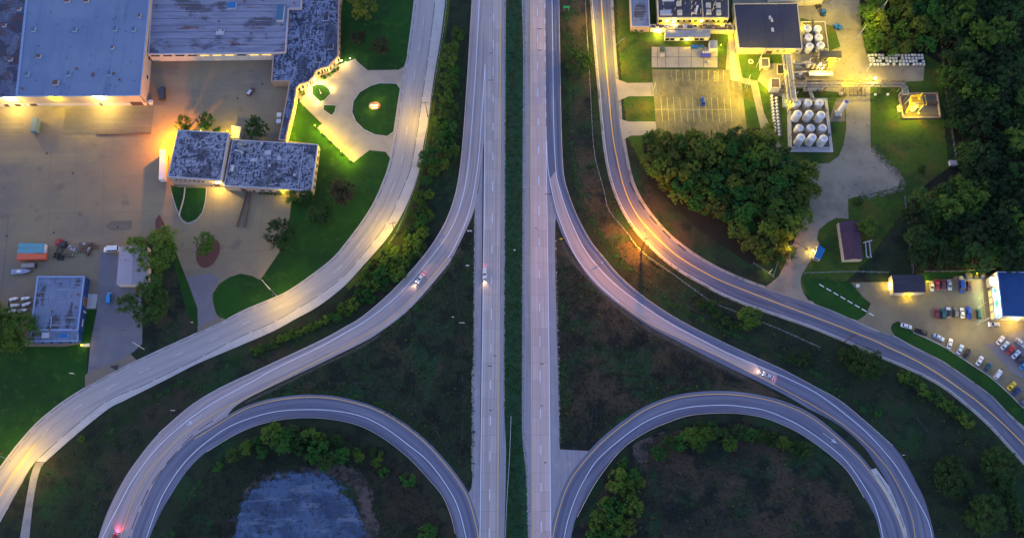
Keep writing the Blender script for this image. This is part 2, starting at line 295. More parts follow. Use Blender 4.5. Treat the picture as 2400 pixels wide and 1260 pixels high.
MT['wall_yellow'] = mk('cream_wall', (.50, .43, .29), [((.40, .34, .23), 'noise', I3, .5, .45, .66, .6)], rough=.85)
MT['wall_navy'] = mk('blue_painted_wall', (.012, .050, .17), [((.010, .04, .14), 'noise', I3, .7, .45, .65, .6)], rough=.7)
MT['wall_green'] = mk('green_painted_wall', (.03, .22, .12), [((.02, .16, .09), 'noise', I3, .7, .45, .65, .6)], rough=.7)
MT['trim'] = mk('pale_metal_trim', (.40, .40, .44), [((.3, .3, .33), 'noise', I3, .7, .5, .7, .5)], rough=.6)
MT['trim_tan'] = mk('tan_coping', (.36, .24, .18), [((.28, .18, .14), 'noise', I3, .7, .5, .7, .5)], rough=.7)
MT['trim_blue'] = mk('pale_blue_coping', (.22, .30, .46), [((.17, .23, .37), 'noise', I3, .5, .5, .7, .5)], rough=.6)
MT['glass'] = mk('window_glass', (.02, .025, .03), rough=.12, spec=.6)
MT['lit_glass'] = mk('lit_window', (.6, .5, .25), rough=.3, emit=((1, .62, .10), .10))
MT['lit_white'] = mk('lit_doorway', (.8, .75, .7), rough=.3, emit=((1, .80, .45), .35))
MT['door'] = mk('brown_door', (.09, .055, .045), [((.06, .04, .03), 'noise', I3, 1.5, .45, .65, .5)], rough=.7)
MT['skylight'] = mk('teal_skylight', (.045, .13, .21), rough=.35)
MT['skyblue'] = mk('blue_skylight', (.015, .13, .33), rough=.4)
MT['rust'] = mk('rusty_metal', (.15, .07, .045), [((.09, .05, .04), 'noise', I3, 1.4, .45, .65, .8)], rough=.85)
MT['steel_brown'] = mk('brown_steel', (.12, .08, .055), [((.07, .05, .04), 'noise', I3, 1.2, .45, .65, .7)], rough=.7)
MT['steel_dark'] = mk('dark_steel', (.05, .045, .04), rough=.6)
MT['yellow_steel'] = mk('yellow_painted_steel', (.60, .42, .03), [((.42, .28, .04), 'noise', I3, 1.3, .5, .68, .6)], rough=.6)
MT['tank'] = mk('white_tank_paint', (.62, .61, .58), [((.50, .48, .44), 'noise', (1, 1, .2), .8, .46, .66, .6), ((.30, .25, .20), 'noise', (3, 3, .3), .9, .66, .76, .5)], rough=.5)
MT['tote'] = mk('white_tote_plastic', (.62, .62, .60), [((.45, .44, .42), 'noise', I3, 1.5, .5, .68, .6)], rough=.6, rand=.15)
MT['pallet'] = mk('weathered_wood', (.16, .11, .075), [((.10, .07, .05), 'noise', (1, 8, 1), 1.5, .45, .65, .7)], rough=.9)
MT['wood_pole'] = mk('pole_wood', (.07, .05, .04), [((.04, .03, .025), 'noise', (3, 3, .3), 2, .45, .65, .7)], rough=.9)
MT['trunk'] = mk('tree_bark', (.06, .045, .033), [((.035, .027, .02), 'noise', (3, 3, .5), 2, .45, .65, .8)], rough=.95)
MT['tyre'] = mk('tyre_rubber', (.018, .018, .018), rough=.85)
MT['rim'] = mk('wheel_rim', (.4, .4, .42), rough=.4, metal=.6)
MT['carglass'] = mk('car_glass', (.012, .016, .022), rough=.08, spec=.6)
MT['chassis'] = mk('dark_chassis', (.03, .028, .028), [((.06, .04, .035), 'noise', I3, 1.5, .5, .66, .7)], rough=.7)
MT['lens_off'] = mk('clear_lens', (.55, .56, .58), rough=.2)
MT['tail_off'] = mk('red_lens', (.30, .02, .02), rough=.3)
MT['head_on'] = mk('lit_headlamp', (.9, .9, .85), emit=((1, .85, .6), 1.2))
MT['tail_on'] = mk('lit_tail_lamp', (.6, .02, .03), emit=((1, .03, .08), .9))
def paint(c, rough=.35):
    return mk('car_paint', c, [(tuple(x*.8 for x in c), 'noise', I3, .8, .5, .7, .35)], rough=rough, spec=.5)
def leafmat(name, c1, c2, c3):
    m = bpy.data.materials.new(name); m.use_nodes = True; N = m.node_tree.nodes; L = m.node_tree.links
    b = N['Principled BSDF']; b.inputs['Roughness'].default_value = .7; b.inputs['Specular IOR Level'].default_value = .25
    g = N.new('ShaderNodeNewGeometry'); oi = N.new('ShaderNodeObjectInfo'); r = N.new('ShaderNodeValToRGB')
    ad = N.new('ShaderNodeMath'); ad.operation = 'MULTIPLY_ADD'; ad.inputs[1].default_value = .55
    m2 = N.new('ShaderNodeMath'); m2.operation = 'MULTIPLY'; m2.inputs[1].default_value = .45
    L.new(oi.outputs['Random'], m2.inputs[0]); L.new(g.outputs['Random Per Island'], ad.inputs[0]); L.new(m2.outputs[0], ad.inputs[2])
    L.new(ad.outputs[0], r.inputs[0]); e = r.color_ramp.elements
    e[0].position = .1; e[0].color = (*c1, 1); e[1].position = .9; e[1].color = (*c3, 1)
    x = e.new(.5); x.color = (*c2, 1)
    L.new(r.outputs[0], b.inputs['Base Color'])
    tr = N.new('ShaderNodeBsdfTranslucent'); L.new(r.outputs[0], tr.inputs[0]); mx = N.new('ShaderNodeMixShader'); mx.inputs[0].default_value = .25
    L.new(b.outputs[0], mx.inputs[1]); L.new(tr.outputs[0], mx.inputs[2]); L.new(mx.outputs[0], N['Material Output'].inputs[0])
    return m
LEAF = {'mid': leafmat('broadleaf', (.022, .066, .008), (.052, .132, .014), (.12, .20, .022)),
        'olive': leafmat('olive_leaf', (.038, .066, .008), (.082, .126, .014), (.15, .19, .022)),
        'dark': leafmat('dark_leaf', (.009, .036, .008), (.020, .068, .013), (.042, .105, .018)),
        'emerald': leafmat('bright_leaf', (.008, .062, .010), (.018, .110, .016), (.045, .170, .020)),
        'deep': leafmat('deep_wood_leaf', (.005, .018, .005), (.011, .036, .008), (.024, .062, .012)),
        'purple': leafmat('purple_leaf', (.016, .018, .010), (.034, .034, .018), (.060, .055, .030))}

FADE = {}
def fademat(mat, sc=.5):
    """same soil or grass, worn away to nothing towards the rim of its patch"""
    if mat.name in FADE: return FADE[mat.name]
    m = mat.copy(); N = m.node_tree.nodes; L = m.node_tree.links; at_ = N.new('ShaderNodeAttribute'); at_.attribute_name = 'fade'
    tc = N.new('ShaderNodeTexCoord'); nz = N.new('ShaderNodeTexNoise'); nz.inputs['Scale'].default_value = sc; nz.inputs['Detail'].default_value = 8; nz.inputs['Roughness'].default_value = .7; L.new(tc.outputs['Object'], nz.inputs[0])
    ma = N.new('ShaderNodeMath'); ma.operation = 'MULTIPLY_ADD'; ma.inputs[1].default_value = 2.2; L.new(nz.outputs[0], ma.inputs[0])
    m2 = N.new('ShaderNodeMath'); m2.operation = 'MULTIPLY_ADD'; m2.inputs[1].default_value = 2.0; m2.inputs[2].default_value = -1.6; L.new(at_.outputs['Fac'], m2.inputs[0]); L.new(m2.outputs[0], ma.inputs[2])
    mr = N.new('ShaderNodeMapRange'); mr.inputs[1].default_value = .35; mr.inputs[2].default_value = .65; L.new(ma.outputs[0], mr.inputs[0])
    tb = N.new('ShaderNodeBsdfTransparent'); mx = N.new('ShaderNodeMixShader'); out = N['Material Output']; L.new(mr.outputs[0], mx.inputs[0]); L.new(tb.outputs[0], mx.inputs[1]); L.new(N['Principled BSDF'].outputs[0], mx.inputs[2]); L.new(mx.outputs[0], out.inputs[0])
    FADE[mat.name] = m; return m
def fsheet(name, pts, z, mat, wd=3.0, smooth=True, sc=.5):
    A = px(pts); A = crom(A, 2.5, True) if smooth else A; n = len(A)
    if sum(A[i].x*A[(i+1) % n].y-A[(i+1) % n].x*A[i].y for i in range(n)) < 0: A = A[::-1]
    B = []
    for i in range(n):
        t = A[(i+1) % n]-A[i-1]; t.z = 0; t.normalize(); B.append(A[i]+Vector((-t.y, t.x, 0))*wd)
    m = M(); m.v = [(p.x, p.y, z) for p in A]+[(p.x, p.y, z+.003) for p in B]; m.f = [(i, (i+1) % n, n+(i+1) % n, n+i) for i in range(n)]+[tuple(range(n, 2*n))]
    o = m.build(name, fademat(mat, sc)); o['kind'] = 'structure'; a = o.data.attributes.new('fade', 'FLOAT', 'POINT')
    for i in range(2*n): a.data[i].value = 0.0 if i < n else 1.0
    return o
def fstrip(name, line, wd, z, mat, sc=.5, peak=.75):
    """a worn strip: solid along its middle, gone at its sides"""
    A = crom(px(line), 2.0); m = M(); n = len(A); L0, L1 = offset(A, wd/2), offset(A, -wd/2)
    for i in range(n): m.v += [(L0[i].x, L0[i].y, z), (A[i].x, A[i].y, z), (L1[i].x, L1[i].y, z)]
    for i in range(n-1): m.f += [(3*i, 3*i+1, 3*i+4, 3*i+3), (3*i+1, 3*i+2, 3*i+5, 3*i+4)]
    a, b, c = (Vector(m.v[k]) for k in m.f[0][:3])
    if (b-a).cross(c-a).z < 0: m.f = [f[::-1] for f in m.f]
    o = m.build(name, fademat(mat, sc)); o['kind'] = 'structure'; at_ = o.data.attributes.new('fade', 'FLOAT', 'POINT')
    for i in range(3*n): at_.data[i].value = (peak if i % 3 == 1 else 0.0)*(0.3 if i < 6 or i >= 3*n-6 else 1)
    return o
MT['track'] = mk('worn_earth', (.060, .054, .044), [((.025, .028, .018), 'noise', I3, .5, .46, .62, .8), ((.10, .09, .075), 'noise', I3, 1.8, .58, .72, .6)], rough=.95)
MT['weedstrip'] = mk('green_verge', (.014, .052, .012), [((.03, .05, .012), 'noise', I3, .3, .5, .64, .7), ((.006, .02, .006), 'noise', I3, .7, .5, .64, .7)], rough=.95, bump=.4)
MT['path_grey'] = mk('old_path_concrete', (.24, .235, .24), [((.17, .165, .17), 'noise', I3, .3, .45, .63, .7), ((.12, .12, .12), 'noise', I3, 1.2, .60, .72, .5)], rough=.9)
MT['track2'] = mk('yard_edge_gravel', (.15, .135, .105), [((.07, .065, .04), 'noise', I3, .5, .46, .62, .8), ((.22, .2, .16), 'noise', I3, 1.8, .58, .72, .6)], rough=.95)
# ================================================================== GROUND AND ROADS
m = M(); m.quad((-1800, -1500, 0), (1800, -1500, 0), (1800, 2600, 0), (-1800, 2600, 0)); m.build('ground', MT['rough'])['kind'] = 'structure'
# meadow fields of the interchange
sheet('meadow', [(1113, 480), (1116, 800), (1111, 1130), (1096, 1168), (1000, 1040), (900, 965), (790, 928), (664, 930), (560, 958), (720, 866), (850, 803), (1000, 680), (1070, 587)], .02, MT['meadow'], jit=.4)
sheet('meadow', [(1298, 530), (1298, 900), (1305, 1060), (1380, 1060), (1455, 985), (1564, 930), (1692, 914), (1830, 928), (1674, 844), (1520, 763), (1367, 631)], .02, MT['brown'], jit=.4)
sheet('median', [(1186, -80), (1186, 0), (1182, 400), (1180, 800), (1180, 970), (1184, 1062), (1178, 1340), (1242, 1340), (1238, 1260), (1234, 1123), (1226, 1009), (1226, 400), (1228, 127), (1225, -80)], .018, MT['median'])
# ---- lawns on the left
RL = [(975, -80), (971, 0), (955, 127), (947, 157), (937, 222), (926, 311), (913, 381), (898, 425), (876, 475), (850, 517), (818, 560), (779, 606), (721, 651), (673, 683), (636, 700), (578, 724), (533, 747), (461, 780), (350, 831), (306, 850), (199, 908), (146, 942), (91, 986), (47, 1034), (20, 1068), (-20, 1125), (-70, 1210)]
RK = [(1024, -80), (1020, 0), (1002, 143), (988, 238), (977, 317), (963, 393), (945, 440), (920, 497), (890, 548), (850, 596), (807, 645), (750, 690), (690, 727), (636, 757), (550, 795), (470, 838), (412, 866), (330, 905), (248, 941), (160, 1012), (84, 1081), (47, 1140), (0, 1225), (-60, 1330)]
RO = [(1048, -80), (1043, 0), (1031, 95), (1015, 190), (1002, 286), (993, 333), (983, 393), (965, 450), (940, 505), (905, 560), (850, 623), (807, 669), (750, 714), (690, 748), (636, 777), (550, 814), (460, 852), (394, 886), (292, 937), (255, 956), (182, 1014), (106, 1081)]
lawn_left = [(800, -80), (797, 0), (795, 131), (770, 158), (738, 170), (700, 200), (694, 225), (668, 329), (745, 338), (731, 447), (683, 470), (679, 510), (656, 589), (610, 656), (575, 643), (564, 641), (536, 650), (513, 666), (499, 688), (499, 706), (506, 733), (514, 743), (533, 748)]
sheet('lawn', lawn_left + [(640, 701), (725, 652), (782, 607), (822, 562), (854, 519), (880, 477), (902, 427), (917, 383), (930, 312), (941, 223), (951, 158), (959, 128), (975, 0), (979, -80)], .03, MT['lawn'])
# yard and paved areas of the works on the left
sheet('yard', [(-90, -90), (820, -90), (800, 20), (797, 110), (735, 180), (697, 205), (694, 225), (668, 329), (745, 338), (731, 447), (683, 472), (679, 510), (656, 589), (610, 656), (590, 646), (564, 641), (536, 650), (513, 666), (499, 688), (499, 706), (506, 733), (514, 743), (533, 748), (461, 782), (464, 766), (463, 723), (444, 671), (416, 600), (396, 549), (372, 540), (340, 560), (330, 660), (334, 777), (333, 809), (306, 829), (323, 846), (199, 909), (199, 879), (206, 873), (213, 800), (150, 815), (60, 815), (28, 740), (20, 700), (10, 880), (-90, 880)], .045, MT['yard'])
sheet('driveway', [(236, 590), (282, 600), (275, 668), (310, 674), (331, 700), (333, 809), (306, 829), (290, 838), (206, 873), (213, 800), (223, 728), (229, 690), (231, 640)], .06, MT['darkasph'], jit=.05)
sheet('driveway', [(461, 770), (463, 723), (444, 671), (436, 650), (498, 640), (513, 655), (500, 680), (496, 700), (503, 733), (512, 744), (470, 764)], .06, MT['darkasph'])
sheet('paving_patch', [(154, 253), (146, 317), (354, 315), (362, 249)], .06, MT['patch'])
sheet('paving_patch', [(-40, 265), (55, 273), (55, 321), (-40, 322)], .06, MT['patch'])
sheet('paving_patch', [(247, 530), (262, 518), (310, 517), (308, 537), (262, 541)], .06, MT['patch'])
sheet('paving_patch', [(185, 688), (228, 689), (226, 722), (186, 723)], .06, MT['pave'])
sheet('lawn', [(205, 812), (213, 800), (228, 724), (200, 724), (187, 806), (150, 812), (60, 812), (34, 760), (10, 735), (-60, 720), (-90, 1300), (-20, 1120), (20, 1066), (47, 1031), (91, 984), (146, 940), (197, 906), (197, 879), (204, 873)], .065, MT['lawn'])
sheet('footpath', [(190, 806), (211, 804), (210, 812), (189, 812)], .085, MT['pave'])
sheet('lawn', [(333, 806), (334, 777), (345, 671), (352, 640), (365, 560), (395, 552), (416, 602), (443, 671), (461, 723), (463, 765), (460, 780), (350, 830), (324, 845), (308, 829)], .065, MT['meadow'])
sheet('lawn', [(395, 548), (416, 600), (444, 671), (463, 723), (464, 766), (440, 740), (425, 680), (408, 620)], .075, MT['lawn'])
sheet('mulch_bed', [(364, 538), (365, 514), (374, 503), (384, 521), (397, 549), (380, 556)], .08, MT['mulch'])
sheet('mulch_bed', [(459, 595), (468, 572), (495, 558), (512, 566), (516, 584), (508, 606), (495, 622), (478, 628), (464, 618)], .08, MT['mulch'], smooth=True)
# dock lawn by the offices
sheet('lawn', [(400, 434), (421, 439), (483, 441), (481, 468), (474, 496), (460, 514), (440, 522), (428, 514), (415, 488), (404, 455)], .075, MT['lawn'], smooth=False)
kerb('kerb', [(484, 441), (482, 468), (475, 497), (460, 516), (439, 524), (426, 515), (413, 488), (402, 452)], .25, .02, .17, MT['pave'])
kerb('low_wall', [(434, 440), (431, 465), (422, 498), (420, 508)], .5, .05, .5, MT['wall_tan'])
sheet('lawn', [(498, 304), (516, 296), (516, 307), (500, 309)], .075, MT['lawn'])
# entrance court
sheet('entrance_drive', [(831, 139), (862, 165), (934, 164), (950, 155), (942, 200), (930, 300), (915, 372), (904, 356), (866, 352), (828, 381), (743, 300), (764, 282), (716, 237), (700, 232), (697, 205), (735, 182), (770, 160), (800, 150)], .05, MT['drive'])
Dl = [(869, 201), (891, 195), (929, 196), (938, 208), (923, 309), (908, 320), (878, 316), (853, 304), (834, 285), (825, 263), (828, 238), (843, 216)]
sheet('lawn', Dl, .12, MT['lawn']); kerb('kerb', Dl, .3, .03, .2, MT['pave'], closed=True, smooth=False)
Oc = [(731, 203), (742, 198), (759, 199), (772, 209), (776, 219), (761, 236), (750, 239), (732, 222)]
sheet('lawn', Oc, .12, MT['lawn']); kerb('kerb', Oc, .3, .03, .25, MT['pave'], closed=True, smooth=False)
Si = [(759, 246), (788, 247), (785, 263), (777, 271), (758, 258)]
sheet('lawn', Si, .12, MT['lawn']); kerb('kerb', Si, .3, .03, .2, MT['pave'], closed=True, smooth=False)
# entrance paving slabs along the facade walk: each slab a piece
wk = sheet('walkway', [(697, 233), (716, 228), (784, 295), (764, 304)], .03, MT['patch'])
slabm = {}
def slab_row(parent, a, b, wd, n, z, mat, name='paving_slab', gap=.06):
    a, b = P(*a), P(*b); t = (b-a)/n; nrm = Vector((-t.y, t.x, 0)).normalized()*wd/2
    for i in range(n):
        p, q = a+t*i+t.normalized()*gap/2, a+t*(i+1)-t.normalized()*gap/2
        mm = M(); mm.prism([(p-nrm)[:2], (q-nrm)[:2], (q+nrm)[:2], (p+nrm)[:2]], z-.04, z+.002*((i*7) % 3)); mm.build(name, mat, parent)
slab_row(wk, (707, 232), (771, 296), 3.2, 10, .075, MT['drive'])
slab_row(wk, (731, 246), (786, 166), 3.0, 0+9, .08, MT['drive'])
slab_row(wk, (786, 166), (836, 143), 3.0, 5, .078, MT['drive'])
# ---- service road with kerb and wide pavement
ribbon('service_road', RL, RK, .07, MT['service'])
ribbon('pavement', offset(crom(px(RK[:-3])), -0.05), crom(px(RO)), .09, MT['pave'], world=True)
ribbon('footpath', [(84, 1083), (73, 1110), (60, 1180), (47, 1260), (38, 1330)], [(106, 1081), (97, 1092), (86, 1130), (76, 1190), (69, 1260), (62, 1330)], .085, MT['path_grey'])
kerb('kerb', RL[:3], .35, .03, .2, MT['pave']); kerb('kerb', RL[5:17], .35, .03, .2, MT['pave']); kerb('kerb', RL[20:], .35, .03, .2, MT['pave'])
kerb('kerb', RL[17:19]+[(326, 843)], .35, .03, .2, MT['pave'])
kerb('kerb', RO, .3, .03, .22, MT['pave'])
stripe('pavement_joint', RK, .22, .105, MT['tar'], dash=(11, 9.2, 0))
stripe('gutter_crack', [(u+4, v+2) for u, v in RL], .16, .085, MT['tar'], dash=(7.3, 5, 0))
cl = [(999, -80), (997, 0), (988, 80), (976, 150), (962, 238), (952, 317), (938, 393), (920, 440), (898, 487), (868, 533), (827, 592), (773, 648), (706, 691), (637, 728), (561, 764), (490, 800), (416, 831), (345, 865), (272, 899), (199, 943), (133, 986), (84, 1039), (40, 1100), (0, 1160), (-50, 1250)]
stripe('lane_marking', cl, .28, .09, MT['worn_line'], dash=(15.2, 4.4, 0))
stripe('lane_marking', [(84, 1039), (40, 1098), (0, 1160), (-40, 1235)], .4, .094, MT['yellow_line'])
sheet('tar_patch', [(256, 858), (278, 854), (275, 869)], .095, MT['tar'])
# thin steel ditch fence verge beside the pavement is paler thin grass
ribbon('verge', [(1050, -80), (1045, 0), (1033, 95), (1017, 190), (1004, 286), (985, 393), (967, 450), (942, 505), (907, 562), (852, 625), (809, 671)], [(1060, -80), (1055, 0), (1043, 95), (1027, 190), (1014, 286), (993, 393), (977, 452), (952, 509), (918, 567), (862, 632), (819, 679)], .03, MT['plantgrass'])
# ---- highway
hwL = ([(1134, -80), (1132, 300), (1122, 440), (1113, 490), (1110, 800), (1107, 894), (1107, 1123), (1094, 1170), (1078, 1340)], [(1187, -80), (1186, 0), (1183, 400), (1181, 800), (1182, 970), (1186, 1062), (1182, 1260), (1180, 1340)])
hwR = ([(1222, -80), (1223, 0), (1226, 127), (1225, 400), (1224, 800), (1224, 1009), (1234, 1123), (1238, 1260), (1240, 1340)], [(1300, -80), (1300, 300), (1305, 440), (1301, 544), (1302, 654), (1306, 800), (1311, 1009), (1313, 1055), (1330, 1120), (1310, 1260), (1300, 1340)])
ribbon('highway', *hwL, .05, MT['shoulder']); ribbon('highway', *hwR, .05, MT['shoulder'])
fstrip('gravel_edge', [(1226, -80), (1227, 0), (1229, 127), (1227, 400), (1226, 800), (1226, 1009), (1235, 1100), (1239, 1260), (1241, 1340)], 4.2, .056, MT['gravel'], .8, .55)
fstrip('gravel_edge', [(1302, 548), (1304, 654), (1308, 800), (1312, 1009), (1315, 1050)], 4.0, .056, MT['gravel'], .8, .5)
fstrip('gravel_edge', [(1113, 500), (1111, 800), (1107, 900), (1107, 1120)], 3.0, .056, MT['gravel'], 1.0, .6)
fstrip('gravel_edge', [(1184, -80), (1183, 400), (1181, 800), (1181, 970)], 2.4, .056, MT['gravel'], 1.0, .6)
def slabs(La, Ra, mat, name, seed):
    A = resamp(crom(px(La), 4), 400); B = resamp(crom(px(Ra), 4), 400); r = random.Random(seed)
    road = M(); road.quad(*[(p.x, p.y, .055) for p in (A[0], B[0], B[-1], A[-1])]); ro = road.build(name, MT['tar']); ro['kind'] = 'structure'
    total = arc(A)[-1]; d = 0; cut = [0]
    while d < total: d += 7.6; cut.append(min(d/total, 1))
    for t0, t1 in zip(cut, cut[1:]):
        if t1-t0 < .002: continue
        for a0, a1 in ((0, .5), (.5, 1)):
            def pt(t, a):
                k = min(int(t*399), 398); p = A[k].lerp(A[k+1], t*399-k); q = B[k].lerp(B[k+1], t*399-k); return p.lerp(q, a)
            e = .025/total; g = .0022
            c = [pt(t0+e, a0+g), pt(t0+e, a1-g), pt(t1-e, a1-g), pt(t1-e, a0+g)]
            zz = .075+r.uniform(0, .004); mm = M(); mm.prism([p[:2] for p in c], .05, zz); mm.build('concrete_slab', mat, ro)
WL = [(1138, -80), (1137, 151), (1136, 400), (1131, 800), (1125, 1260), (1124, 1340)]; YL = [(1175, -80), (1174, 0), (1172, 400), (1169.5, 800), (1167, 1260), (1166.5, 1340)]
YR = [(1243, -80), (1243.5, 0), (1244, 400), (1245, 800), (1247.4, 1260), (1248, 1340)]; WR = [(1277, -80), (1278, 150), (1281, 400), (1286.5, 800), (1291, 1260), (1292, 1340)]
slabs([(u-2, v) for u, v in WL], [(u+2, v) for u, v in YL], MT['slab'], 'carriageway', 3)
slabs([(u-1, v) for u, v in YR], [(u+1, v) for u, v in WR], MT['slabpink'], 'carriageway', 4)
zc = .088
stripe('edge_line', WL[1:], .22, zc, MT['white_line']); stripe('edge_line', YL, .24, zc, MT['yellow_line'])
stripe('edge_line', YR, .26, zc, MT['yellow_line']); stripe('edge_line', [(1280, 300), (1281, 400), (1286.5, 800), (1291, 1260), (1292, 1340)], .26, zc, MT['white_line'])
stripe('lane_marking', [(1277.5, -80), (1278, 150), (1280, 300)], .28, zc, MT['white_line'], dash=(7.6, 3, 0))
mid = lambda A, B: [((a[0]+b[0])/2, a[1]) for a, b in zip(A, B)]
stripe('lane_marking', [(1157, -80), (1156, 100), (1155, 400), (1151, 800), (1146.5, 1260), (1146, 1340)], .24, zc, MT['white_line'], dash=(15.24, 4.2, 2))
stripe('lane_marking', [(1259.5, -80), (1260, 150), (1262.5, 400), (1265.5, 800), (1269, 1260), (1270, 1340)], .24, zc, MT['white_line'], dash=(15.24, 4.2, 5))
# ---- ramps
rLo = [(1108, -80), (1105.5, 0), (1102, 57), (1094, 190), (1085, 317), (1077, 397), (1066, 457), (1050, 505), (1030, 545), (1000, 590), (958, 640), (910, 690), (850, 741), (807, 767), (748, 799), (631, 854), (599, 869), (511, 911), (445, 952), (372, 1015), (318, 1081), (285, 1132), (252, 1198), (230, 1260), (208, 1330)]
rLi = [(1140, -80), (1138, 151), (1136, 300), (1126, 400), (1119, 450), (1111, 494), (1095, 533), (1069, 587), (1050, 620), (1000, 680), (950, 733), (890, 778), (850, 802), (744, 854), (719, 866), (584, 931), (540, 962), (526, 983), (456, 1028), (394, 1092), (358, 1151), (329, 1216), (312, 1265), (292, 1330)]
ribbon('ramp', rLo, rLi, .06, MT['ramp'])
yLo = [(1131, 1330), (1121, 1260), (1116, 1232), (1099, 1172), (1077, 1132), (1047, 1092), (1004, 1044), (956, 1004), (901, 969), (847, 948), (785, 934), (726, 930), (664, 935), (609, 946), (558, 966), (500, 1001), (456, 1028), (394, 1092), (358, 1151), (329, 1216), (314, 1260), (290, 1330)]
iLo = [(1084, 1330), (1069, 1249), (1058, 1205), (1037, 1158), (1000, 1114), (956, 1068), (901, 1026), (847, 997), (788, 982), (726, 977), (664, 981), (602, 995), (547, 1019), (486, 1056), (438, 1103), (402, 1158), (380, 1194), (350, 1260), (325, 1330)]
ribbon('loop_ramp', offset(crom(px(yLo)), -1.1), crom(px(iLo)), .068, MT['loop'], world=True)
stripe('edge_line', yLo[:17], .3, .084, MT['yellow_line'])
wLo = [(1106, 1340), (1091, 1253), (1073, 1187), (1047, 1138), (1004, 1081), (956, 1041), (901, 1001), (847, 975), (785, 962), (719, 959), (646, 964), (573, 984), (511, 1015), (438, 1077), (387, 1150), (361, 1209), (343, 1260), (320, 1330)]
stripe('edge_line', wLo, .24, .084, MT['white_line'])
stripe('edge_line', [(1123, -80), (1123, 0), (1115, 159), (1104, 317), (1096, 400), (1084, 463), (1067, 515), (1046, 555), (1013, 600), (970, 652), (920, 703), (862, 748), (800, 785), (748, 814), (640, 866), (599, 889), (475, 959), (383, 1034), (318, 1114), (277, 1187), (240, 1260), (215, 1330)], .28, .08, MT['white_line'])
stripe('edge_line', [(1137, 151), (1128, 286), (1118, 400), (1098, 501), (1066, 577), (1050, 604)], .26, .081, MT['white_line'])
stripe('edge_line', [(1050, 604), (1000, 664), (945, 722), (890, 764), (850, 789), (721, 857), (599, 920), (511, 964), (420, 1026), (347, 1107), (307, 1183), (282, 1260), (262, 1330)], .28, .081, MT['yellow_line'])
stripe('tar_crack', [(500, 985), (452, 1018), (400, 1074), (352, 1140), (322, 1205), (300, 1265)], .3, .083, MT['tar'], dash=(9, 6.5, 0))
rRo = [(1310, -80), (1311, 0), (1313.5, 159), (1316.7, 317), (1321, 400), (1329, 441), (1351, 501), (1383, 562), (1415, 603), (1450, 644), (1500, 688), (1560, 730), (1625, 767), (1692, 800), (1765, 834), (1838, 867), (1911, 906), (1964, 935), (2019, 979), (2092, 1043), (2121, 1081), (2147, 1129), (2169, 1176), (2191, 1260), (2205, 1340)]
rRi = [(1279, -80), (1280, 151), (1282, 300), (1285, 420), (1297, 490), (1316, 546), (1336, 583), (1367, 632), (1399, 671), (1450, 714), (1520, 763), (1590, 800), (1674, 844), (1765, 888), (1838, 924), (1891, 955), (1964, 994), (2019, 1041), (2056, 1092), (2085, 1140), (2106, 1190), (2122, 1240), (2132, 1290), (2140, 1340)]
ribbon('ramp', rRo, rRi, .06, MT['loop'])
ribbon('ramp_lane_glow', [(1288, 420), (1303, 480), (1320, 536), (1351, 602), (1399, 663), (1450, 708), (1520, 757), (1619, 805), (1692, 840), (1765, 877), (1815, 903)], [(1303, 400), (1313, 447), (1335, 511), (1367, 578), (1399, 622), (1450, 673), (1520, 725), (1580, 762), (1652, 800), (1710, 829), (1822, 876)], .070, MT['ramp'])  # strip over the lane, coloured with the pink glow of light trails
yRo = [(1286, 1330), (1298, 1245), (1309, 1199), (1324, 1153), (1343, 1115), (1374, 1075), (1412, 1035), (1455, 999), (1509, 962), (1564, 939), (1619, 927), (1692, 923), (1765, 930), (1838, 948), (1911, 984), (1999, 1059), (2037, 1103), (2074, 1154), (2103, 1212), (2119, 1260), (2135, 1340)]
iRo = [(1325, 1330), (1338, 1260), (1351, 1210), (1374, 1165), (1404, 1115), (1455, 1052), (1509, 1013), (1564, 988), (1619, 971), (1692, 966), (1747, 969), (1802, 981), (1875, 1014), (1948, 1066), (1990, 1107), (2026, 1165), (2052, 1212), (2064, 1260), (2078, 1340)]
ribbon('loop_ramp', offset(crom(px(yRo)), 1.4), crom(px(iRo)), .066, MT['loop'], world=True)
sheet('gore_paving', [(2040, 1100), (2053, 1096), (2085, 1140), (2106, 1190), (2124, 1240), (2142, 1340), (2135, 1340), (2119, 1260), (2103, 1212), (2074, 1154)], .074, MT['pave'])
sheet('gore_paving', [(1306, 1052), (1383, 1056), (1374, 1075), (1343, 1115), (1324, 1153), (1309, 1199), (1298, 1245), (1290, 1300), (1286, 1300), (1292, 1180)], .058, MT['shoulder'])
stripe('edge_line', yRo, .3, .08, MT['yellow_line'])
stripe('edge_line', [(1312, 1330), (1322, 1260), (1332, 1214), (1351, 1161), (1370, 1123), (1400, 1077), (1455, 1028), (1509, 990), (1564, 966), (1619, 953), (1692, 948.6), (1747, 953), (1802, 964), (1875, 997), (1948, 1048), (1990, 1088), (2026, 1140), (2052, 1190), (2070, 1260), (2084, 1340)], .24, .08, MT['white_line'])
stripe('edge_line', [(1294, -80), (1294, 0), (1296, 159), (1297.6, 286), (1303, 400), (1313, 447), (1335, 511), (1367, 578), (1399, 622), (1450, 673), (1520, 725), (1580, 762), (1652, 800), (1710, 829), (1827, 878), (1911, 919), (1982, 971), (2037, 1019), (2092, 1081), (2128, 1136), (2174, 1218), (2188, 1280)], .24, .08, MT['white_line'])
stripe('edge_line', [(1281, 330), (1285, 400), (1301, 479), (1320, 536), (1351, 603), (1399, 663), (1450, 708)], .24, .08, MT['white_line'])
stripe('edge_line', [(1450, 708), (1520, 756), (1619, 804), (1692, 838), (1765, 875), (1825, 906), (1911, 953), (1964, 986), (2019, 1030), (2074, 1088), (2110, 1147), (2136, 1209), (2145, 1260), (2155, 1340)], .26, .08, MT['yellow_line'])
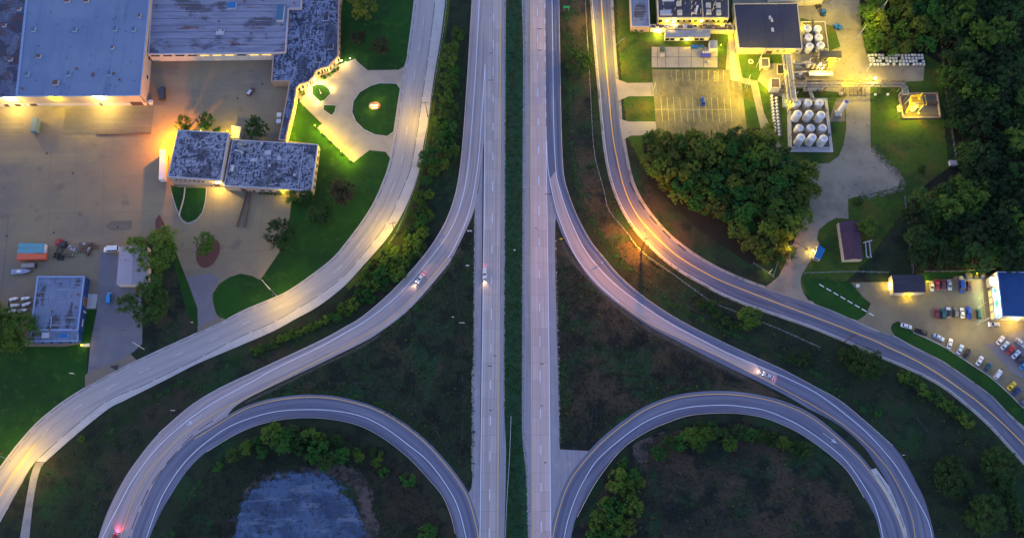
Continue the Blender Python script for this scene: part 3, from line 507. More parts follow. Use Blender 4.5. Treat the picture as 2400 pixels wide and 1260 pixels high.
stripe('tar_crack', [(2056, 1112), (2090, 1165), (2118, 1235), (2128, 1290)], .25, .082, MT['tar'], dash=(8, 6, 0))
def arrow(tail, head, wd=.5, hd=1.5):
    a, b = P(*tail), P(*head); t = (b-a).normalized(); n = Vector((-t.y, t.x, 0)); L = (b-a).length; m = M()
    q = b-t*L*.34
    m.quad(*[(p.x, p.y, .09) for p in (a-n*wd/2, a+n*wd/2, q+n*wd/2, q-n*wd/2)]); m.quad(*[(p.x, p.y, .0902) for p in (q-n*hd, b, q+n*hd)])
    m.f = [f if (Vector(m.v[f[1]])-Vector(m.v[f[0]])).cross(Vector(m.v[f[2]])-Vector(m.v[f[0]])).z > 0 else f[::-1] for f in m.f]
    m.build('arrow_marking', MT['worn_line'])['kind'] = 'structure'
arrow((474, 971), (437, 997), .3, 1.0); arrow((1928, 1014), (1962, 1039), .22, .8)
fsheet('dry_field', [(1405, 1130), (1480, 1045), (1570, 1000), (1700, 980), (1810, 998), (1900, 1050), (1980, 1130), (2030, 1230), (2050, 1340), (1355, 1340)], .012, MT['brown'], 4)
fsheet('dry_field', [(1325, 10), (1380, 10), (1398, 300), (1430, 470), (1500, 570), (1560, 630), (1500, 650), (1420, 570), (1350, 470), (1328, 300)], .012, MT['brown'], 3)
# sky-tinted gravel lot in the left loop, with bare dirt round it
fstrip('bare_dirt', [(690, 1110), (760, 1098), (820, 1112), (852, 1150), (862, 1205), (880, 1270), (890, 1340)], 15, .02, MT['dirt'], .4, .8)
fstrip('bare_dirt', [(690, 1108), (640, 1112), (590, 1138), (560, 1180)], 9, .021, MT['dirt'], .4, .6)
GL = [(592, 1190), (615, 1165), (650, 1145), (700, 1134), (745, 1138), (770, 1156), (788, 1182), (808, 1213), (824, 1245), (834, 1285), (838, 1345), (578, 1345), (578, 1265), (582, 1222)]
sheet('gravel_lot', GL, .034, MT['bluegravel'], jit=.2); fstrip('gravel_lot_rim', [(560, 1345)]+GL[-2:]+GL[:11], 24, .040, MT['bluegravel'], .32, .85)
fsheet('bare_dirt', [(1478, 1045), (1520, 1020), (1560, 1010), (1530, 1040), (1520, 1085), (1500, 1090)], .02, MT['dirt'], 1.2)
fstrip('worn_edge', [(1312, 555), (1334, 600), (1380, 652), (1450, 722), (1520, 770), (1590, 806), (1680, 852), (1760, 893)], 7, .026, MT['track'])
fstrip('worn_edge', [(1085, 570), (1040, 640), (985, 700), (930, 755), (850, 810), (740, 862), (640, 912), (560, 950)], 4, .026, MT['track'])
for L_ in ([(1395, 930), (1386, 985), (1372, 1042)], [(1402, 935), (1396, 985), (1384, 1040)], [(330, 1010), (262, 1100), (222, 1200), (190, 1290)], [(400, 930), (330, 985), (280, 1040)], [(1440, 560), (1500, 640), (1600, 710), (1700, 765)], [(1340, 220), (1352, 380), (1385, 480)], [(1440, 820), (1480, 770), (1500, 800), (1560, 850)], [(1950, 830), (2050, 900), (2150, 980), (2200, 1060)], [(1060, 620), (1080, 800), (1085, 1000), (1070, 1090)], [(760, 900), (860, 900), (960, 950), (1040, 1030)], [(1620, 1110), (1700, 1090), (1800, 1110), (1880, 1180), (1900, 1290)], [(430, 1200), (470, 1130), (540, 1100)]):
    fstrip('worn_track', L_, 5.0, .024, MT['track'], .35, .52)
for L_, w_ in (([(1117, 560), (1113, 700), (1110, 900), (1104, 1120)], 5), ([(1318, 640), (1322, 800), (1326, 1000)], 7), ([(560, 962), (660, 925), (760, 920), (860, 936), (950, 985), (1030, 1060), (1085, 1130)], 6), ([(870, 800), (970, 725), (1050, 640), (1090, 565)], 6), ([(1390, 1040), (1480, 965), (1580, 918), (1690, 905), (1790, 915)], 6), ([(1330, 20), (1335, 200), (1345, 380), (1380, 500), (1440, 590), (1540, 690), (1660, 755), (1830, 835), (1960, 905), (2070, 1000)], 8), ([(1980, 812), (2080, 860), (2180, 905), (2260, 965), (2330, 1035)], 10), ([(780, 750), (660, 810), (520, 862), (400, 910), (300, 975), (210, 1050)], 9), ([(480, 1110), (420, 1200), (395, 1290)], 12), ([(1090, 60), (1082, 200), (1072, 330), (1055, 450)], 6)):
    fstrip('green_verge', L_, w_*2.0, .028, MT['weedstrip'], .16, .50)
# ---- access road on the right
aL = [(1387, -80), (1389, 0), (1399, 127), (1408, 222), (1414, 290), (1423, 365), (1437, 428), (1457, 480), (1485, 528), (1520, 568), (1560, 606), (1603, 637), (1647, 661), (1682, 681), (1744, 708), (1786, 723), (1868, 751), (1910, 766), (1975, 793), (2055, 828), (2128, 859), (2201, 896), (2264, 943), (2318, 991), (2362, 1038), (2400, 1080), (2450, 1135)]
aR = [(1430, -80), (1431, 0), (1436, 95), (1443, 186), (1449, 238), (1452, 285), (1459, 330), (1471, 395), (1488, 448), (1520, 500), (1561, 548), (1602, 582), (1643, 610), (1693, 637), (1744, 659), (1792, 677), (1868, 702), (1910, 715), (1951, 730), (1992, 748), (2050, 776), (2091, 787), (2140, 814), (2208, 848), (2265, 886), (2323, 929), (2362, 971), (2400, 1008), (2450, 1058)]
ribbon('gravel_edge', offset(crom(px(aL)), -1.3), crom(px(aL)), .03, MT['gravel'], world=True)
ribbon('gravel_edge', offset(crom(px(aR)), 1.4), crom(px(aR)), .03, MT['gravel'], world=True)
ribbon('access_road', aL, aR, .06, MT['lane'])
ay = [(1408, -80), (1409.5, 0), (1416.7, 107), (1424, 190), (1434, 297), (1443, 357), (1463, 440), (1491, 500), (1528, 545), (1571, 586), (1600, 608), (1647, 636), (1693, 659), (1786, 696), (1889, 735), (1971, 766), (2050, 798), (2077, 811), (2140, 841), (2197, 874), (2251, 911), (2293, 942), (2348, 990), (2400, 1041), (2450, 1095)]
stripe('centre_line', ay, .45, .08, MT['yellow_line'])
wl_ = crom(px(aL)); stripe('edge_line', offset(wl_, .25) if False else offset(wl_, -.15), .3, .07, MT['worn_line'], world=True)
# broken dark joints at the right edge
stripe('tar_crack', [(1476, 428), (1500, 475), (1535, 520), (1572, 558), (1620, 598)], .7, .078, MT['tar'], dash=(9, 4.5, 0))
# ---- works on the right: paved and grassed sheets
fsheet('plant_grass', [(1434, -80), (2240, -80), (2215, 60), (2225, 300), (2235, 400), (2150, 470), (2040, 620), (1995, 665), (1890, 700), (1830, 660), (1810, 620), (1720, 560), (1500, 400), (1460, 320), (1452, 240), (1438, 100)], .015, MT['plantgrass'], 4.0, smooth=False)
sheet('plant_yard', [(1868, -80), (2016, -80), (2014, 0), (2018, 61), (2027, 112), (2036, 150), (2167, 152), (2164, 190), (2040, 194), (2040, 345), (2062, 369), (2100, 400), (2112, 418), (2104, 440), (2050, 452), (1988, 466), (1989, 512), (1960, 511), (1940, 520), (1918, 540), (1915, 560), (1920, 572), (1904, 602), (1878, 647), (1876, 662), (1883, 686), (1900, 712), (1790, 674), (1808, 663), (1825, 647), (1840, 617), (1861, 565), (1897, 482), (1895, 420), (1865, 390), (1838, 397), (1808, 384), (1792, 340), (1775, 267), (1760, 200), (1700, 185), (1705, 100), (1715, 60), (1720, -80)], .04, MT['plantconc'], jit=.15)
fstrip('gravel_edge', [(2036, 330), (2062, 368), (2100, 404), (2132, 446)], 14, .052, MT['track2'], .45, .55)
fstrip('gravel_edge', [(2132, 436), (2070, 452), (2000, 464)], 13, .054, MT['track2'], .45, .55)
pg = MT['plantgrass']
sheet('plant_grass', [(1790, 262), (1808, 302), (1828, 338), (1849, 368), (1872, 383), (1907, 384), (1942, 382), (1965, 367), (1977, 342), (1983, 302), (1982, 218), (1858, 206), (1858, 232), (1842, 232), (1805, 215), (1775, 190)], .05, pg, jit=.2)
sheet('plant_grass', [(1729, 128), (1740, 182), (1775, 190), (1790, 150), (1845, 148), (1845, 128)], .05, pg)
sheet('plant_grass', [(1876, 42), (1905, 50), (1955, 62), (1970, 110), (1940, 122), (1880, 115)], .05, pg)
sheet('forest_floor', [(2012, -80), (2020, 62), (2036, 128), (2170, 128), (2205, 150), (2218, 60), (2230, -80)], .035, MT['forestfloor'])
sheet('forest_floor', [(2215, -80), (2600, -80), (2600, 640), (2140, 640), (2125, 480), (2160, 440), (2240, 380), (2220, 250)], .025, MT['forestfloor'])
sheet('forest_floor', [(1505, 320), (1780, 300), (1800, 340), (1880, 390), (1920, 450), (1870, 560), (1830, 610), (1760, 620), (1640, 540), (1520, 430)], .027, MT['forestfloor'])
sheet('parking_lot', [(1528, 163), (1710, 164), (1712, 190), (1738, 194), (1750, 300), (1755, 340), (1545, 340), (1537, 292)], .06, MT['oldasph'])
sheet('lot_entrance', [(1441, 184), (1471, 195), (1531, 194), (1533, 226), (1474, 226), (1448, 237)], .056, MT['drive'])
sheet('lot_entrance', [(1450, 278), (1472, 285), (1536, 285), (1540, 312), (1497, 318), (1478, 318), (1457, 330)], .056, MT['drive'])
sheet('footpath', [(1705, 60), (1716, 60), (1722, 130), (1728, 172), (1740, 190), (1716, 190), (1712, 160)], .056, MT['drive'])
for n, (x, y) in enumerate([(1585.7+15*i, 0) for i in range(6)]+[(1696, 0)]):
    stripe('bay_line', [(x-1, 165), (x, 191)], .14, .075, MT['lot_line'], smooth=False)
for i in range(12):
    x = 1550+14.8*i; stripe('bay_line', [(x-1.5, 229), (x+.5, 256)], .15, .075, MT['lot_line'], smooth=False); stripe('bay_line', [(x+.7, 257.5), (x+3, 286)], .15, .075, MT['lot_line'], smooth=False)
stripe('bay_line', [(1534, 256.8), (1712, 256.8)], .15, .0765, MT['lot_line'], smooth=False)
for i in range(5): stripe('bay_line', [(1674, 168+5*i), (1683, 172+5*i)], .2, .0765, MT['lot_line'], smooth=False)
for x in (1673.5, 1683.5): stripe('bay_line', [(x, 166), (x+.5, 192)], .14, .075, MT['lot_line'], smooth=False)
# slab court in front of the lit canopy
court = sheet('slab_court', [(1526, 110), (1682, 110), (1684, 160), (1526, 160)], .04, MT['tar'])
cx = [1527, 1541, 1560, 1591, 1620, 1649, 1682]; cy = [110, 134, 159]
for i in range(6):
    for j in range(2):
        a, b, c, d = P(cx[i]+.5, cy[j]+.5), P(cx[i+1]-.5, cy[j]+.5), P(cx[i+1]-.5, cy[j+1]-.5), P(cx[i]+.5, cy[j+1]-.5)
        mm = M(); mm.prism([a[:2], b[:2], c[:2], d[:2]], .03, .075+.004*((i+j) % 3)); mm.build('concrete_slab', MT['slab2'] if 'slab2' in MT else MT['drive'], court)
# ---- car dealer's lot on the right
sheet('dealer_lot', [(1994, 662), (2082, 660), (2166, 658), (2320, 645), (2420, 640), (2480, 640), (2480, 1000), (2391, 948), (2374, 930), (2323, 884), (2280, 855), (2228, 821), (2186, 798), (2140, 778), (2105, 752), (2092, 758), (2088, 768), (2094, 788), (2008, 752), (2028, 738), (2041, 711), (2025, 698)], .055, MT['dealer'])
sheet('lot_asphalt', [(2310, 808), (2400, 770), (2500, 760), (2500, 900), (2430, 905), (2400, 888), (2376, 876), (2345, 846)], .07, MT['darkasph'])
sheet('lawn', [(2096, 758), (2106, 754), (2140, 780), (2186, 800), (2228, 823), (2280, 857), (2323, 886), (2374, 932), (2391, 950), (2480, 1010), (2470, 1060), (2365, 968), (2325, 926), (2266, 883), (2210, 845), (2142, 811), (2095, 785), (2090, 770)], .07, MT['lawn'])
kerb('kerb', [(2140, 779), (2186, 799), (2228, 822), (2280, 856), (2323, 885), (2374, 931), (2391, 949), (2440, 985)], .3, .04, .2, MT['pave'])
sheet('lawn', [(1884, 662), (1890, 650), (1994, 662), (2025, 697), (2040, 711), (2027, 738), (2008, 750), (1992, 745), (1951, 727), (1910, 712), (1890, 690)], .045, MT['lawn'])
sheet('lawn', [(2150, 640), (2320, 630), (2320, 644), (2166, 657)], .06, MT['lawn'])
for a, b in (((2293, 700), (2301, 699)), ((2293, 721), (2312, 707)), ((2302, 688), (2310, 746))):
    stripe('bay_line', [a, b], .2, .085, MT['lot_line'], smooth=False)

# joints, drains and stains of the big yard
for L_ in ([(5, 330), (360, 322)], [(20, 503), (375, 494)], [(20, 505), (16, 560), (4, 690)], [(290, 520), (288, 572)], [(0, 420), (350, 412)], [(120, 330), (112, 560)], [(245, 326), (240, 560)], [(360, 150), (640, 142)], [(470, 145), (466, 280)], [(560, 142), (556, 290)], [(400, 215), (640, 208)], [(500, 450), (492, 640)], [(620, 460), (600, 640)], [(430, 540), (680, 520)], [(440, 600), (650, 585)], [(240, 650), (330, 652)], [(0, 372), (340, 366)], [(180, 326), (176, 560)]):
    stripe('yard_joint', L_, .13, .058, MT['patch'] if len(L_) == 2 else MT['tar'], smooth=False)
for u, v in ((171, 406), (276, 532), (126, 545), (16, 553), (615, 197), (557, 231), (110, 360), (640, 690)):
    p_ = P(u, v); mm = M(); mm.cyl((p_.x, p_.y, .04), (p_.x, p_.y, .068), .5, n=12); mm.build('drain_cover', MT['tar'])['kind'] = 'structure'
for (u, v, a_) in ((1270, 852, 4), (1256, 535, 3), (1265, 118, 5), (1278, 1083, 3), (1160, 833, 4), (1148, 857, 5), (1265, 68, 6), (1150, 188, 5), (1150, 125, 4), (1270, 950, 3), (1285, 455, 8), (1150, 960, 3)):
    stripe('tar_crack', [(u-a_, v), (u+a_, v+.5)], .35, .0885, MT['tar'], smooth=False)
# ================================================================== BUILDINGS
class Bld:
    def __init__(s, name, label, cat, roof, h, wall, roofmat, panels=None, par=.4, trim='trim', base=None, group=None, z0=0, skip=(), lower=None):
        s.h = h; s.p = [P(u, v, h) for u, v in roof]; n = len(s.p)
        A = sum(s.p[i].x*s.p[(i+1) % n].y-s.p[(i+1) % n].x*s.p[i].y for i in range(n)); s.sg = 1 if A > 0 else -1
        c = sum(s.p, Vector())/n; s.t = thing(name, (c.x, c.y, z0), label, cat, group)
        R = M(); R.prism([p[:2] for p in s.p], h-.45, h-.12); s.roof = R.build('roof', MT[roofmat] if isinstance(roofmat, str) else roofmat, s.t)
        for i in range(n):
            a, b, nn = s.edge(i); t = (b-a).normalized()
            if trim:
                m = M(); o = nn*.06; q = -nn*par
                m.prism([(a+o)[:2], (b+o)[:2], (b+q)[:2], (a+q)[:2]], h-.2, h+.10+.004*(i % 5)); m.build('coping', MT[trim], s.roof)
            if i in skip: continue
            k = (panels or {}).get(i, 1); wm = MT[wall]
            if k == 1:
                m = M(); o = nn*.0; q = -nn*.25
                m.prism([(a+o)[:2], (b+o)[:2], (b+q)[:2], (a+q)[:2]], z0, h-.45); m.build('wall', wm, s.t)
            else:
                m = M(); m.prism([(a-nn*.06)[:2], (b-nn*.06)[:2], (b-nn*.3)[:2], (a-nn*.3)[:2]], z0, h-.45); w_ = m.build('wall', MT['tar'], s.t)
                for j in range(k):
                    c0 = a.lerp(b, j/k)+t*.05; c1 = a.lerp(b, (j+1)/k)-t*.05; zs = [(z0, h-.45, wm)]
                    if lower and i in lower: zs = [(z0, z0+lower[i], MT['wall_white']), (z0+lower[i]+.04, h-.45, wm)]
                    for za, zb, mt in zs:
                        e = .05 if mt is MT['wall_white'] and len(zs) > 1 else 0
                        m = M(); m.prism([(c0+nn*e)[:2], (c1+nn*e)[:2], (c1-nn*.06)[:2], (c0-nn*.06)[:2]], za, zb); m.build('wall_panel', mt, w_)
    def edge(s, i):
        a, b = s.p[i], s.p[(i+1) % len(s.p)]; t = (b-a).normalized(); nn = Vector((t.y, -t.x, 0))*s.sg
        return Vector((a.x, a.y, 0)), Vector((b.x, b.y, 0)), nn
    def hole(s, i, t0, t1, z0, z1, name='window', mat='glass', frame='trim'):
        a, b, nn = s.edge(i); p, q = a.lerp(b, t0), a.lerp(b, t1); t = (b-a).normalized(); d = .12
        m = M(); f = .1
        for (c0, c1, za, zb) in ((p, p+t*f, z0, z1), (q-t*f, q, z0, z1), (p+t*f, q-t*f, z0, z0+f), (p+t*f, q-t*f, z1-f, z1)):
            m.prism([(c0+nn*.14)[:2], (c1+nn*.14)[:2], (c1-nn*.02)[:2], (c0-nn*.02)[:2]], za, zb)
        w_ = m.build(name, MT[frame], s.t)
        g = M(); g.prism([(p+t*f+nn*.09)[:2], (q-t*f+nn*.09)[:2], (q-t*f)[:2], (p+t*f)[:2]], z0+f, z1-f)
        g.build('pane' if name == 'window' else 'leaf', MT[mat], w_); return w_
    def box(s, uv, size, mat, name, hh=.6, rz=0, cap=None):
        c = P(uv[0], uv[1], s.h); m = M(); m.box((c.x, c.y, s.h-.14+hh/2), (size[0], size[1], hh), rz); m.box((c.x, c.y, s.h-.06), (size[0]+.5, size[1]+.5, .16), rz)
        o = m.build(name, MT['trim'], s.roof)
        k = M(); k.box((c.x, c.y, s.h-.14+hh+.05), (size[0]+.12, size[1]+.12, .12), rz); k.build('lid', MT[mat], o); return o
    def pipe(s, uv, r, hh, mat='galv', name='vent_pipe'):
        c = P(uv[0], uv[1], s.h); m = M(); m.cyl((c.x, c.y, s.h-.2), (c.x, c.y, s.h+hh), r); m.cyl((c.x, c.y, s.h+hh), (c.x, c.y, s.h+hh+.25), r*1.6, r*.3)
        return m.build(name, MT[mat], s.roof)
BSEAM = []
# ---- warehouse with the blue-white roof
B = Bld('warehouse', 'large warehouse with smooth blue-white roof and tan panel walls', 'warehouse', [(72, -90), (39, 226.5), (328.5, 224.5), (359, -90)], 8.7, 'wall_tan', 'roof_blue', {1: 7, 2: 6}, trim='trim_blue', lower={1: 2.4})
for u, v in ((79, 70), (175, 70), (270, 68), (314, 69), (64, 174), (161, 173), (257, 172)): B.box((u, v), (1.5, 2.1), 'skylight', 'roof_hatch')
for u, v, a, b in ((91, 133, 1.8, 1.5), (131, 195, 2.2, 2.2), (264, 113, 1, 1), (158, 3, 2, 1.6), (203, 3, 2, 1.6), (328, 38, 1.0, 1.6)): B.box((u, v), (a, b), 'rust', 'roof_vent', .8)
for u, v in ((180, 162), (219, 173), (217, 178), (267, 173), (281, 188), (52, 208)): B.pipe((u, v), .35, .7, 'rust')
r_ = random.Random(5)
for i in range(26): B.pipe((r_.uniform(85, 320), r_.uniform(15, 215)), .11, .5, 'steel_dark')
B.hole(1, .872, .975, 0, 3.6, 'door', 'door', 'trim'); B.hole(1, .04, .10, 0, 2.6, 'door', 'door', 'trim'); B.hole(1, .615, .64, 0, 2.4, 'door', 'door', 'trim')
for t in (.56, .70, .84): B.hole(2, 1-t, 1-t+.03, 2.2, 4.2, 'window', 'glass', 'trim')
WH = B
B = Bld('warehouse', 'dark patched-roof warehouse bay joined to the blue-white one', 'warehouse', [(-90, -90), (-90, 231), (38, 226.8), (71, -90)], 8.5, 'wall_tan', 'roof_grey', {1: 3}, trim='trim_blue', lower={1: 2.4})
B.hole(1, .82, .93, 0, 2.6, 'door', 'door', 'trim'); B.hole(1, .62, .72, 0, 2.6, 'door', 'door', 'trim')
for u, v in ((10, 60), (25, 140), (45, 22)): B.box((u, v), (1.5, 1.5), 'rust', 'roof_vent', .7)
B = Bld('warehouse', 'long low warehouse with rust-stained white roof and lit clerestory', 'warehouse', [(361, -90), (347, 127.5), (637.5, 124.5), (669, 122.5), (676, 20.5), (706, 20), (709, -90)], 6.0, 'wall_white', 'roof_stain', {1: 10}, trim='trim')
for i in range(10): B.hole(1, i/10+.012, (i+1)/10-.012, 4.1, 5.4, 'window', 'lit_glass' if i in (4, 5, 6, 8, 9) else 'glass', 'trim')
BSEAM.append((B, [(362, -20), (352, 124), (664, 120), (674, -20)], 9)); B.box((544, 14), (3.8, 3.2), 'skyblue', 'roof_hatch', .7); B.box((658, 34), (3.2, 8.6), 'skylight', 'roof_penthouse', 1.6); B.box((516, 76), (3.5, 2.5), 'trim', 'roof_vent', .5)
for u, v in ((511, 73), (523, 73), (545, 103), (368, 14), (398, 110), (573, 4), (660, 60), (690, 8)): B.pipe((u, v), .3, .7, 'rust')
# ---- office wing with the zigzag front
wing = [(708, -90), (706, 20), (676, 20.8), (669, 124), (640, 126.5), (635.5, 190.5), (678, 190.5), (676, 205), (652.5, 329), (668.5, 329), (688, 249), (693, 219), (694, 207), (702, 198), (723, 192), (736, 178), (739, 168), (749, 161), (769, 156), (792.5, 131), (795, 0), (799, -90)]
B = Bld('office_wing', 'office wing with black-flaked grey roof and zigzag brick front', 'building', wing, 4.9, 'wall_brick', 'roof_patch', {}, trim='trim_tan', par=.5)
for i, n in ((18, 5), (17, 3), (15, 3), (14, 3), (13, 2), (12, 1), (16, 1), (19, 9)):
    for k in range(n): B.hole(i, (k+.2)/n, (k+.8)/n, 1.0, 3.6, 'window', 'lit_glass' if i in (18, 15) and k % 2 else 'glass', 'trim_tan')
for k in range(14): B.hole(9, (k+.04)/14, (k+.96)/14, .8, 3.9, 'window', 'lit_glass', 'trim_tan')
for u, v in ((700, 60), (745, 60), (760, 110), (700, 120), (660, 160), (720, 165), (735, 30), (775, 80)): B.pipe((u, v), .25, .6, 'steel_dark')
for u, v in ((764, 43), (775, 110), (748, 140)): B.box((u, v), (2.2, 2.6), 'roof_dark', 'roof_vent', .4)
wingB = B; BSEAM.append((B, [(709, -10), (680, 188), (730, 180), (793, -10)], 6))
# ---- office blocks at the dock
B = Bld('office_block', 'taller office block with black-flaked roof beside the white trailer', 'building', [(417, 304.5), (537, 311.5), (517.5, 422.5), (393, 414.7)], 7.4, 'wall_tan', 'roof_moss', {2: 6}, trim='trim')
B.hole(2, .08, .2, 0, 3.4, 'door', 'door'); B.hole(2, .24, .29, 0, 2.3, 'door', 'door')
for i in range(7): B.hole(2, .34+.085*i, .39+.085*i, 4.2, 5.6)
for i in range(4): B.hole(3, .12+.22*i, .24+.22*i, 3.4, 5.0)
BSEAM.append((B, [(419, 307), (396, 412), (515, 420), (534, 314)], 5))
for u, v in ((440, 330), (480, 360), (505, 330)): B.pipe((u, v), .2, .5, 'steel_dark')
B = Bld('office_block', 'lower office block with flaked pale roof and long ducts', 'building', [(545, 327), (745.5, 338.5), (731, 447), (524, 435.7)], 4.8, 'wall_tan', 'roof_moss', {2: 8}, trim='trim')
B.hole(2, .0, .0+.001, 0, .1) if False else None
B.hole(2, .76, .83, 0, 3.2, 'door', 'door'); B.hole(2, .66, .70, 0, 2.3, 'door', 'door')
for i in range(6): B.hole(2, .10+.09*i, .15+.09*i, 1.4, 3.0)
for i in range(6): B.hole(1, .06+.155*i, .14+.155*i, 1.2, 3.2, 'window', 'glass', 'trim_tan')
BSEAM.append((B, [(547, 330), (527, 433), (729, 444), (743, 341)], 5))
c1, c2, c3 = P(550, 352, 5.2), P(565, 355, 5.2), P(566, 358, 5.2)
m = M(); m.cyl(c1, c2, .5); m.cyl(c2, P(568, 361, 5.1), .5); m.build('duct', MT['galv'], B.roof)
m = M(); m.cyl(P(541, 402, 5.0), P(545, 388, 5.0), .9, n=12); m.build('duct', MT['galv'], B.roof)
for u, v, a, b in ((654, 371, 1.2, 1.6), (628, 358, 2.4, 1.8), (613, 336, 1, 1), (631, 388, .8, .8), (690, 410, .8, .8), (595, 375, 2.6, 1.2)): B.box((u, v), (a, b), 'trim', 'roof_vent', .5)
m = M(); a_, b_ = P(712, 341, 4.85), P(698, 440, 4.85); m.beam(a_, b_, .25, .2); m.build('roof_joint', MT['trim'], B.roof)
# link wall between the blocks on the north side
B = Bld('entry_porch', 'small pale flat-roofed porch between tree and tall office block', 'porch', [(543, 295), (565, 297), (560, 325), (546, 323)], 3.6, 'wall_tan', 'corr_white', {}, trim='trim')
# ---- blue-walled shop
B = Bld('repair_shop', 'blue-walled workshop with stained blue-grey flat roof', 'workshop', [(87, 647), (198.7, 647), (183, 774), (71, 774)], 4.8, 'wall_navy', 'roof_shop', {}, trim='trim_blue', par=.6)
B.hole(1, .36, .52, 0, 3.4, 'door', 'rust', 'trim_blue'); B.hole(1, .76, .90, 1.6, 2.4, 'window', 'tote', 'trim_blue'); B.hole(1, .6, .64, 0, 2.3, 'door', 'trim', 'trim_blue')
for u, v in ((123, 730), (90, 690), (183, 690), (178, 720), (173, 770), (118, 772)): B.pipe((u, v), .3, .5, 'rust')
m = M(); m.beam(P(121, 742, 4.85), P(118, 774, 4.85), .35, .2); m.build('roof_joint', MT['trim_blue'], B.roof)
C_ = Bld('repair_shop_annex', 'lower blue-walled annex roof at the south end of the workshop', 'workshop', [(72, 775.5), (183, 775.5), (183, 799), (70, 800)], 3.9, 'wall_navy', 'roof_shop', {}, trim='trim_blue')
for i in range(5): C_.hole(2, .08+.19*i, .16+.19*i, 1.2, 2.6, 'window', 'glass', 'trim_blue')
C_.box((107, 785), (2.6, 2), 'trim', 'roof_vent', .8); C_.box((150, 787), (3, 2), 'skyblue', 'roof_vent', .3)
# ---- gabled roofs with ribs
def gable(name, label, cat, roof, h, rise, wall, roofmat, rib=1.0, axis=0, group=None, ov=.0):
    """roof: 4 px corners at eaves height h; ridge runs along edge `axis`"""
    p = [P(u, v, h) for u, v in roof]; p = p[axis:]+p[:axis]; c = sum(p, Vector())/4
    t = thing(name, (c.x, c.y, 0), label, cat, group); r0 = (p[3]+p[0])/2+Vector((0, 0, rise)); r1 = (p[1]+p[2])/2+Vector((0, 0, rise))
    rf = M(); rf.quad(p[0]+Vector((0, 0, .02)), p[1]+Vector((0, 0, .02)), r1, r0); rf.quad(r0, r1, p[2]+Vector((0, 0, .02)), p[3]+Vector((0, 0, .02)))
    ro = rf.build('roof', MT[roofmat], t)
    for f in ro.data.polygons:
        if f.normal.z < 0: f.flip()
    n = max(2, int((p[1]-p[0]).length/rib))
    for i in range(n+1):
        for e0, e1 in ((p[0], p[1]), (p[3], p[2])):
            q = e0.lerp(e1, i/n); rr = r0.lerp(r1, i/n); m = M(); m.beam(q+Vector((0, 0, .05)), rr+Vector((0, 0, .05)), .12, .1); m.build('roof_rib', MT[roofmat], ro)
    m = M(); m.beam(r0+Vector((0, 0, .06)), r1+Vector((0, 0, .06)), .35, .1); m.build('ridge_cap', MT[roofmat], ro)
    cc = Vector((c.x, c.y, 0))
    q = [Vector((x.x, x.y, 0)).lerp(cc, .012) for x in p]
    for i in range(4):
        a, b = q[i], q[(i+1) % 4]; m = M()
        if i % 2 == 1 or i == 3:
            top = (a+b)/2; m.quad(a, b, b+Vector((0, 0, h)), top+Vector((0, 0, h+rise-.06)), a+Vector((0, 0, h)))
        else: m.quad(a, b, b+Vector((0, 0, h-.05)), a+Vector((0, 0, h-.05)))
        m.build('wall', MT[wall], t)
    return t, p
gable('storage_shed', 'white corrugated shed half hidden under the big tree', 'shed', [(280, 578.5), (346, 577), (347, 666), (273, 666.5)], 3.9, .5, 'wall_white', 'corr_white', 1.0, axis=3)
gable('maroon_shed', 'cream-walled shed with dark maroon gable roof', 'shed', [(1966, 520), (2013.5, 517.5), (2022.5, 607.5), (1979, 609)], 3.3, 1.1, 'wall_yellow', 'roof_maroon', 1.6, axis=3)
t, p = gable('garage', 'small garage with black corrugated roof and lit side door', 'garage', [(2090, 644), (2163, 643), (2170, 684.5), (2094, 686)], 3.9, .5, 'wall_yellow', 'corr_black', 1.2, axis=0)
def wallpiece(t, a, b, off, z0, z1, mat, name):
    tt = (b-a).normalized(); nn = Vector((tt.y, -tt.x, 0)); c = ORG[t]; mid_ = (a+b)/2-c
    if nn.dot(Vector((mid_.x, mid_.y, 0))) < 0: nn = -nn
    m = M(); m.prism([(a+nn*off)[:2], (b+nn*off)[:2], (b-nn*.02)[:2], (a-nn*.02)[:2]], z0, z1); return m.build(name, MT[mat], t)
wallpiece(t, p[3].lerp(p[0], .30), p[3].lerp(p[0], .7), .08, .1, 3.0, 'lit_white', 'door')
wallpiece(t, p[2].lerp(p[3], .55), p[2].lerp(p[3], .85), .08, 0, 2.9, 'wall_white', 'door'); wallpiece(t, p[2].lerp(p[3], .12), p[2].lerp(p[3], .4), .08, 0, 2.9, 'wall_white', 'door')
# ---- dealer's hall
B = Bld('blue_hall', 'large hall with deep blue metal roof and lamps along its front', 'building', [(2337, 636), (2600, 640), (2600, 748), (2349, 741)], 5.6, 'wall_yellow', 'roof_navy', {}, trim='trim_blue')
for i in range(4): B.hole(2, .80+.045*i, .835+.045*i, .6, 3.4, 'window', 'lit_glass')
for i in range(5): B.hole(3, .08+.18*i, .21+.18*i, .5, 3.2, 'window', 'lit_glass' if i % 2 else 'glass', 'trim')
C_ = Bld('showroom_front', 'flat green-roofed canopy along the blue hall with white bays', 'canopy', [(2326, 674), (2343, 675), (2352, 744), (2334, 745)], 3.9, 'wall_white', 'wall_green', {3: 4}, trim='trim_blue')
for i in range(4): C_.hole(3, .04+.24*i, .22+.24*i, .2, 3.0, 'window', 'lit_glass', 'trim')
C_ = Bld('service_bay', 'small white lit lean-to at the corner of the blue hall', 'lean-to', [(2320, 649), (2333, 649), (2334, 669), (2322, 669)], 3.4, 'wall_white', 'corr_white', {}, trim='trim')
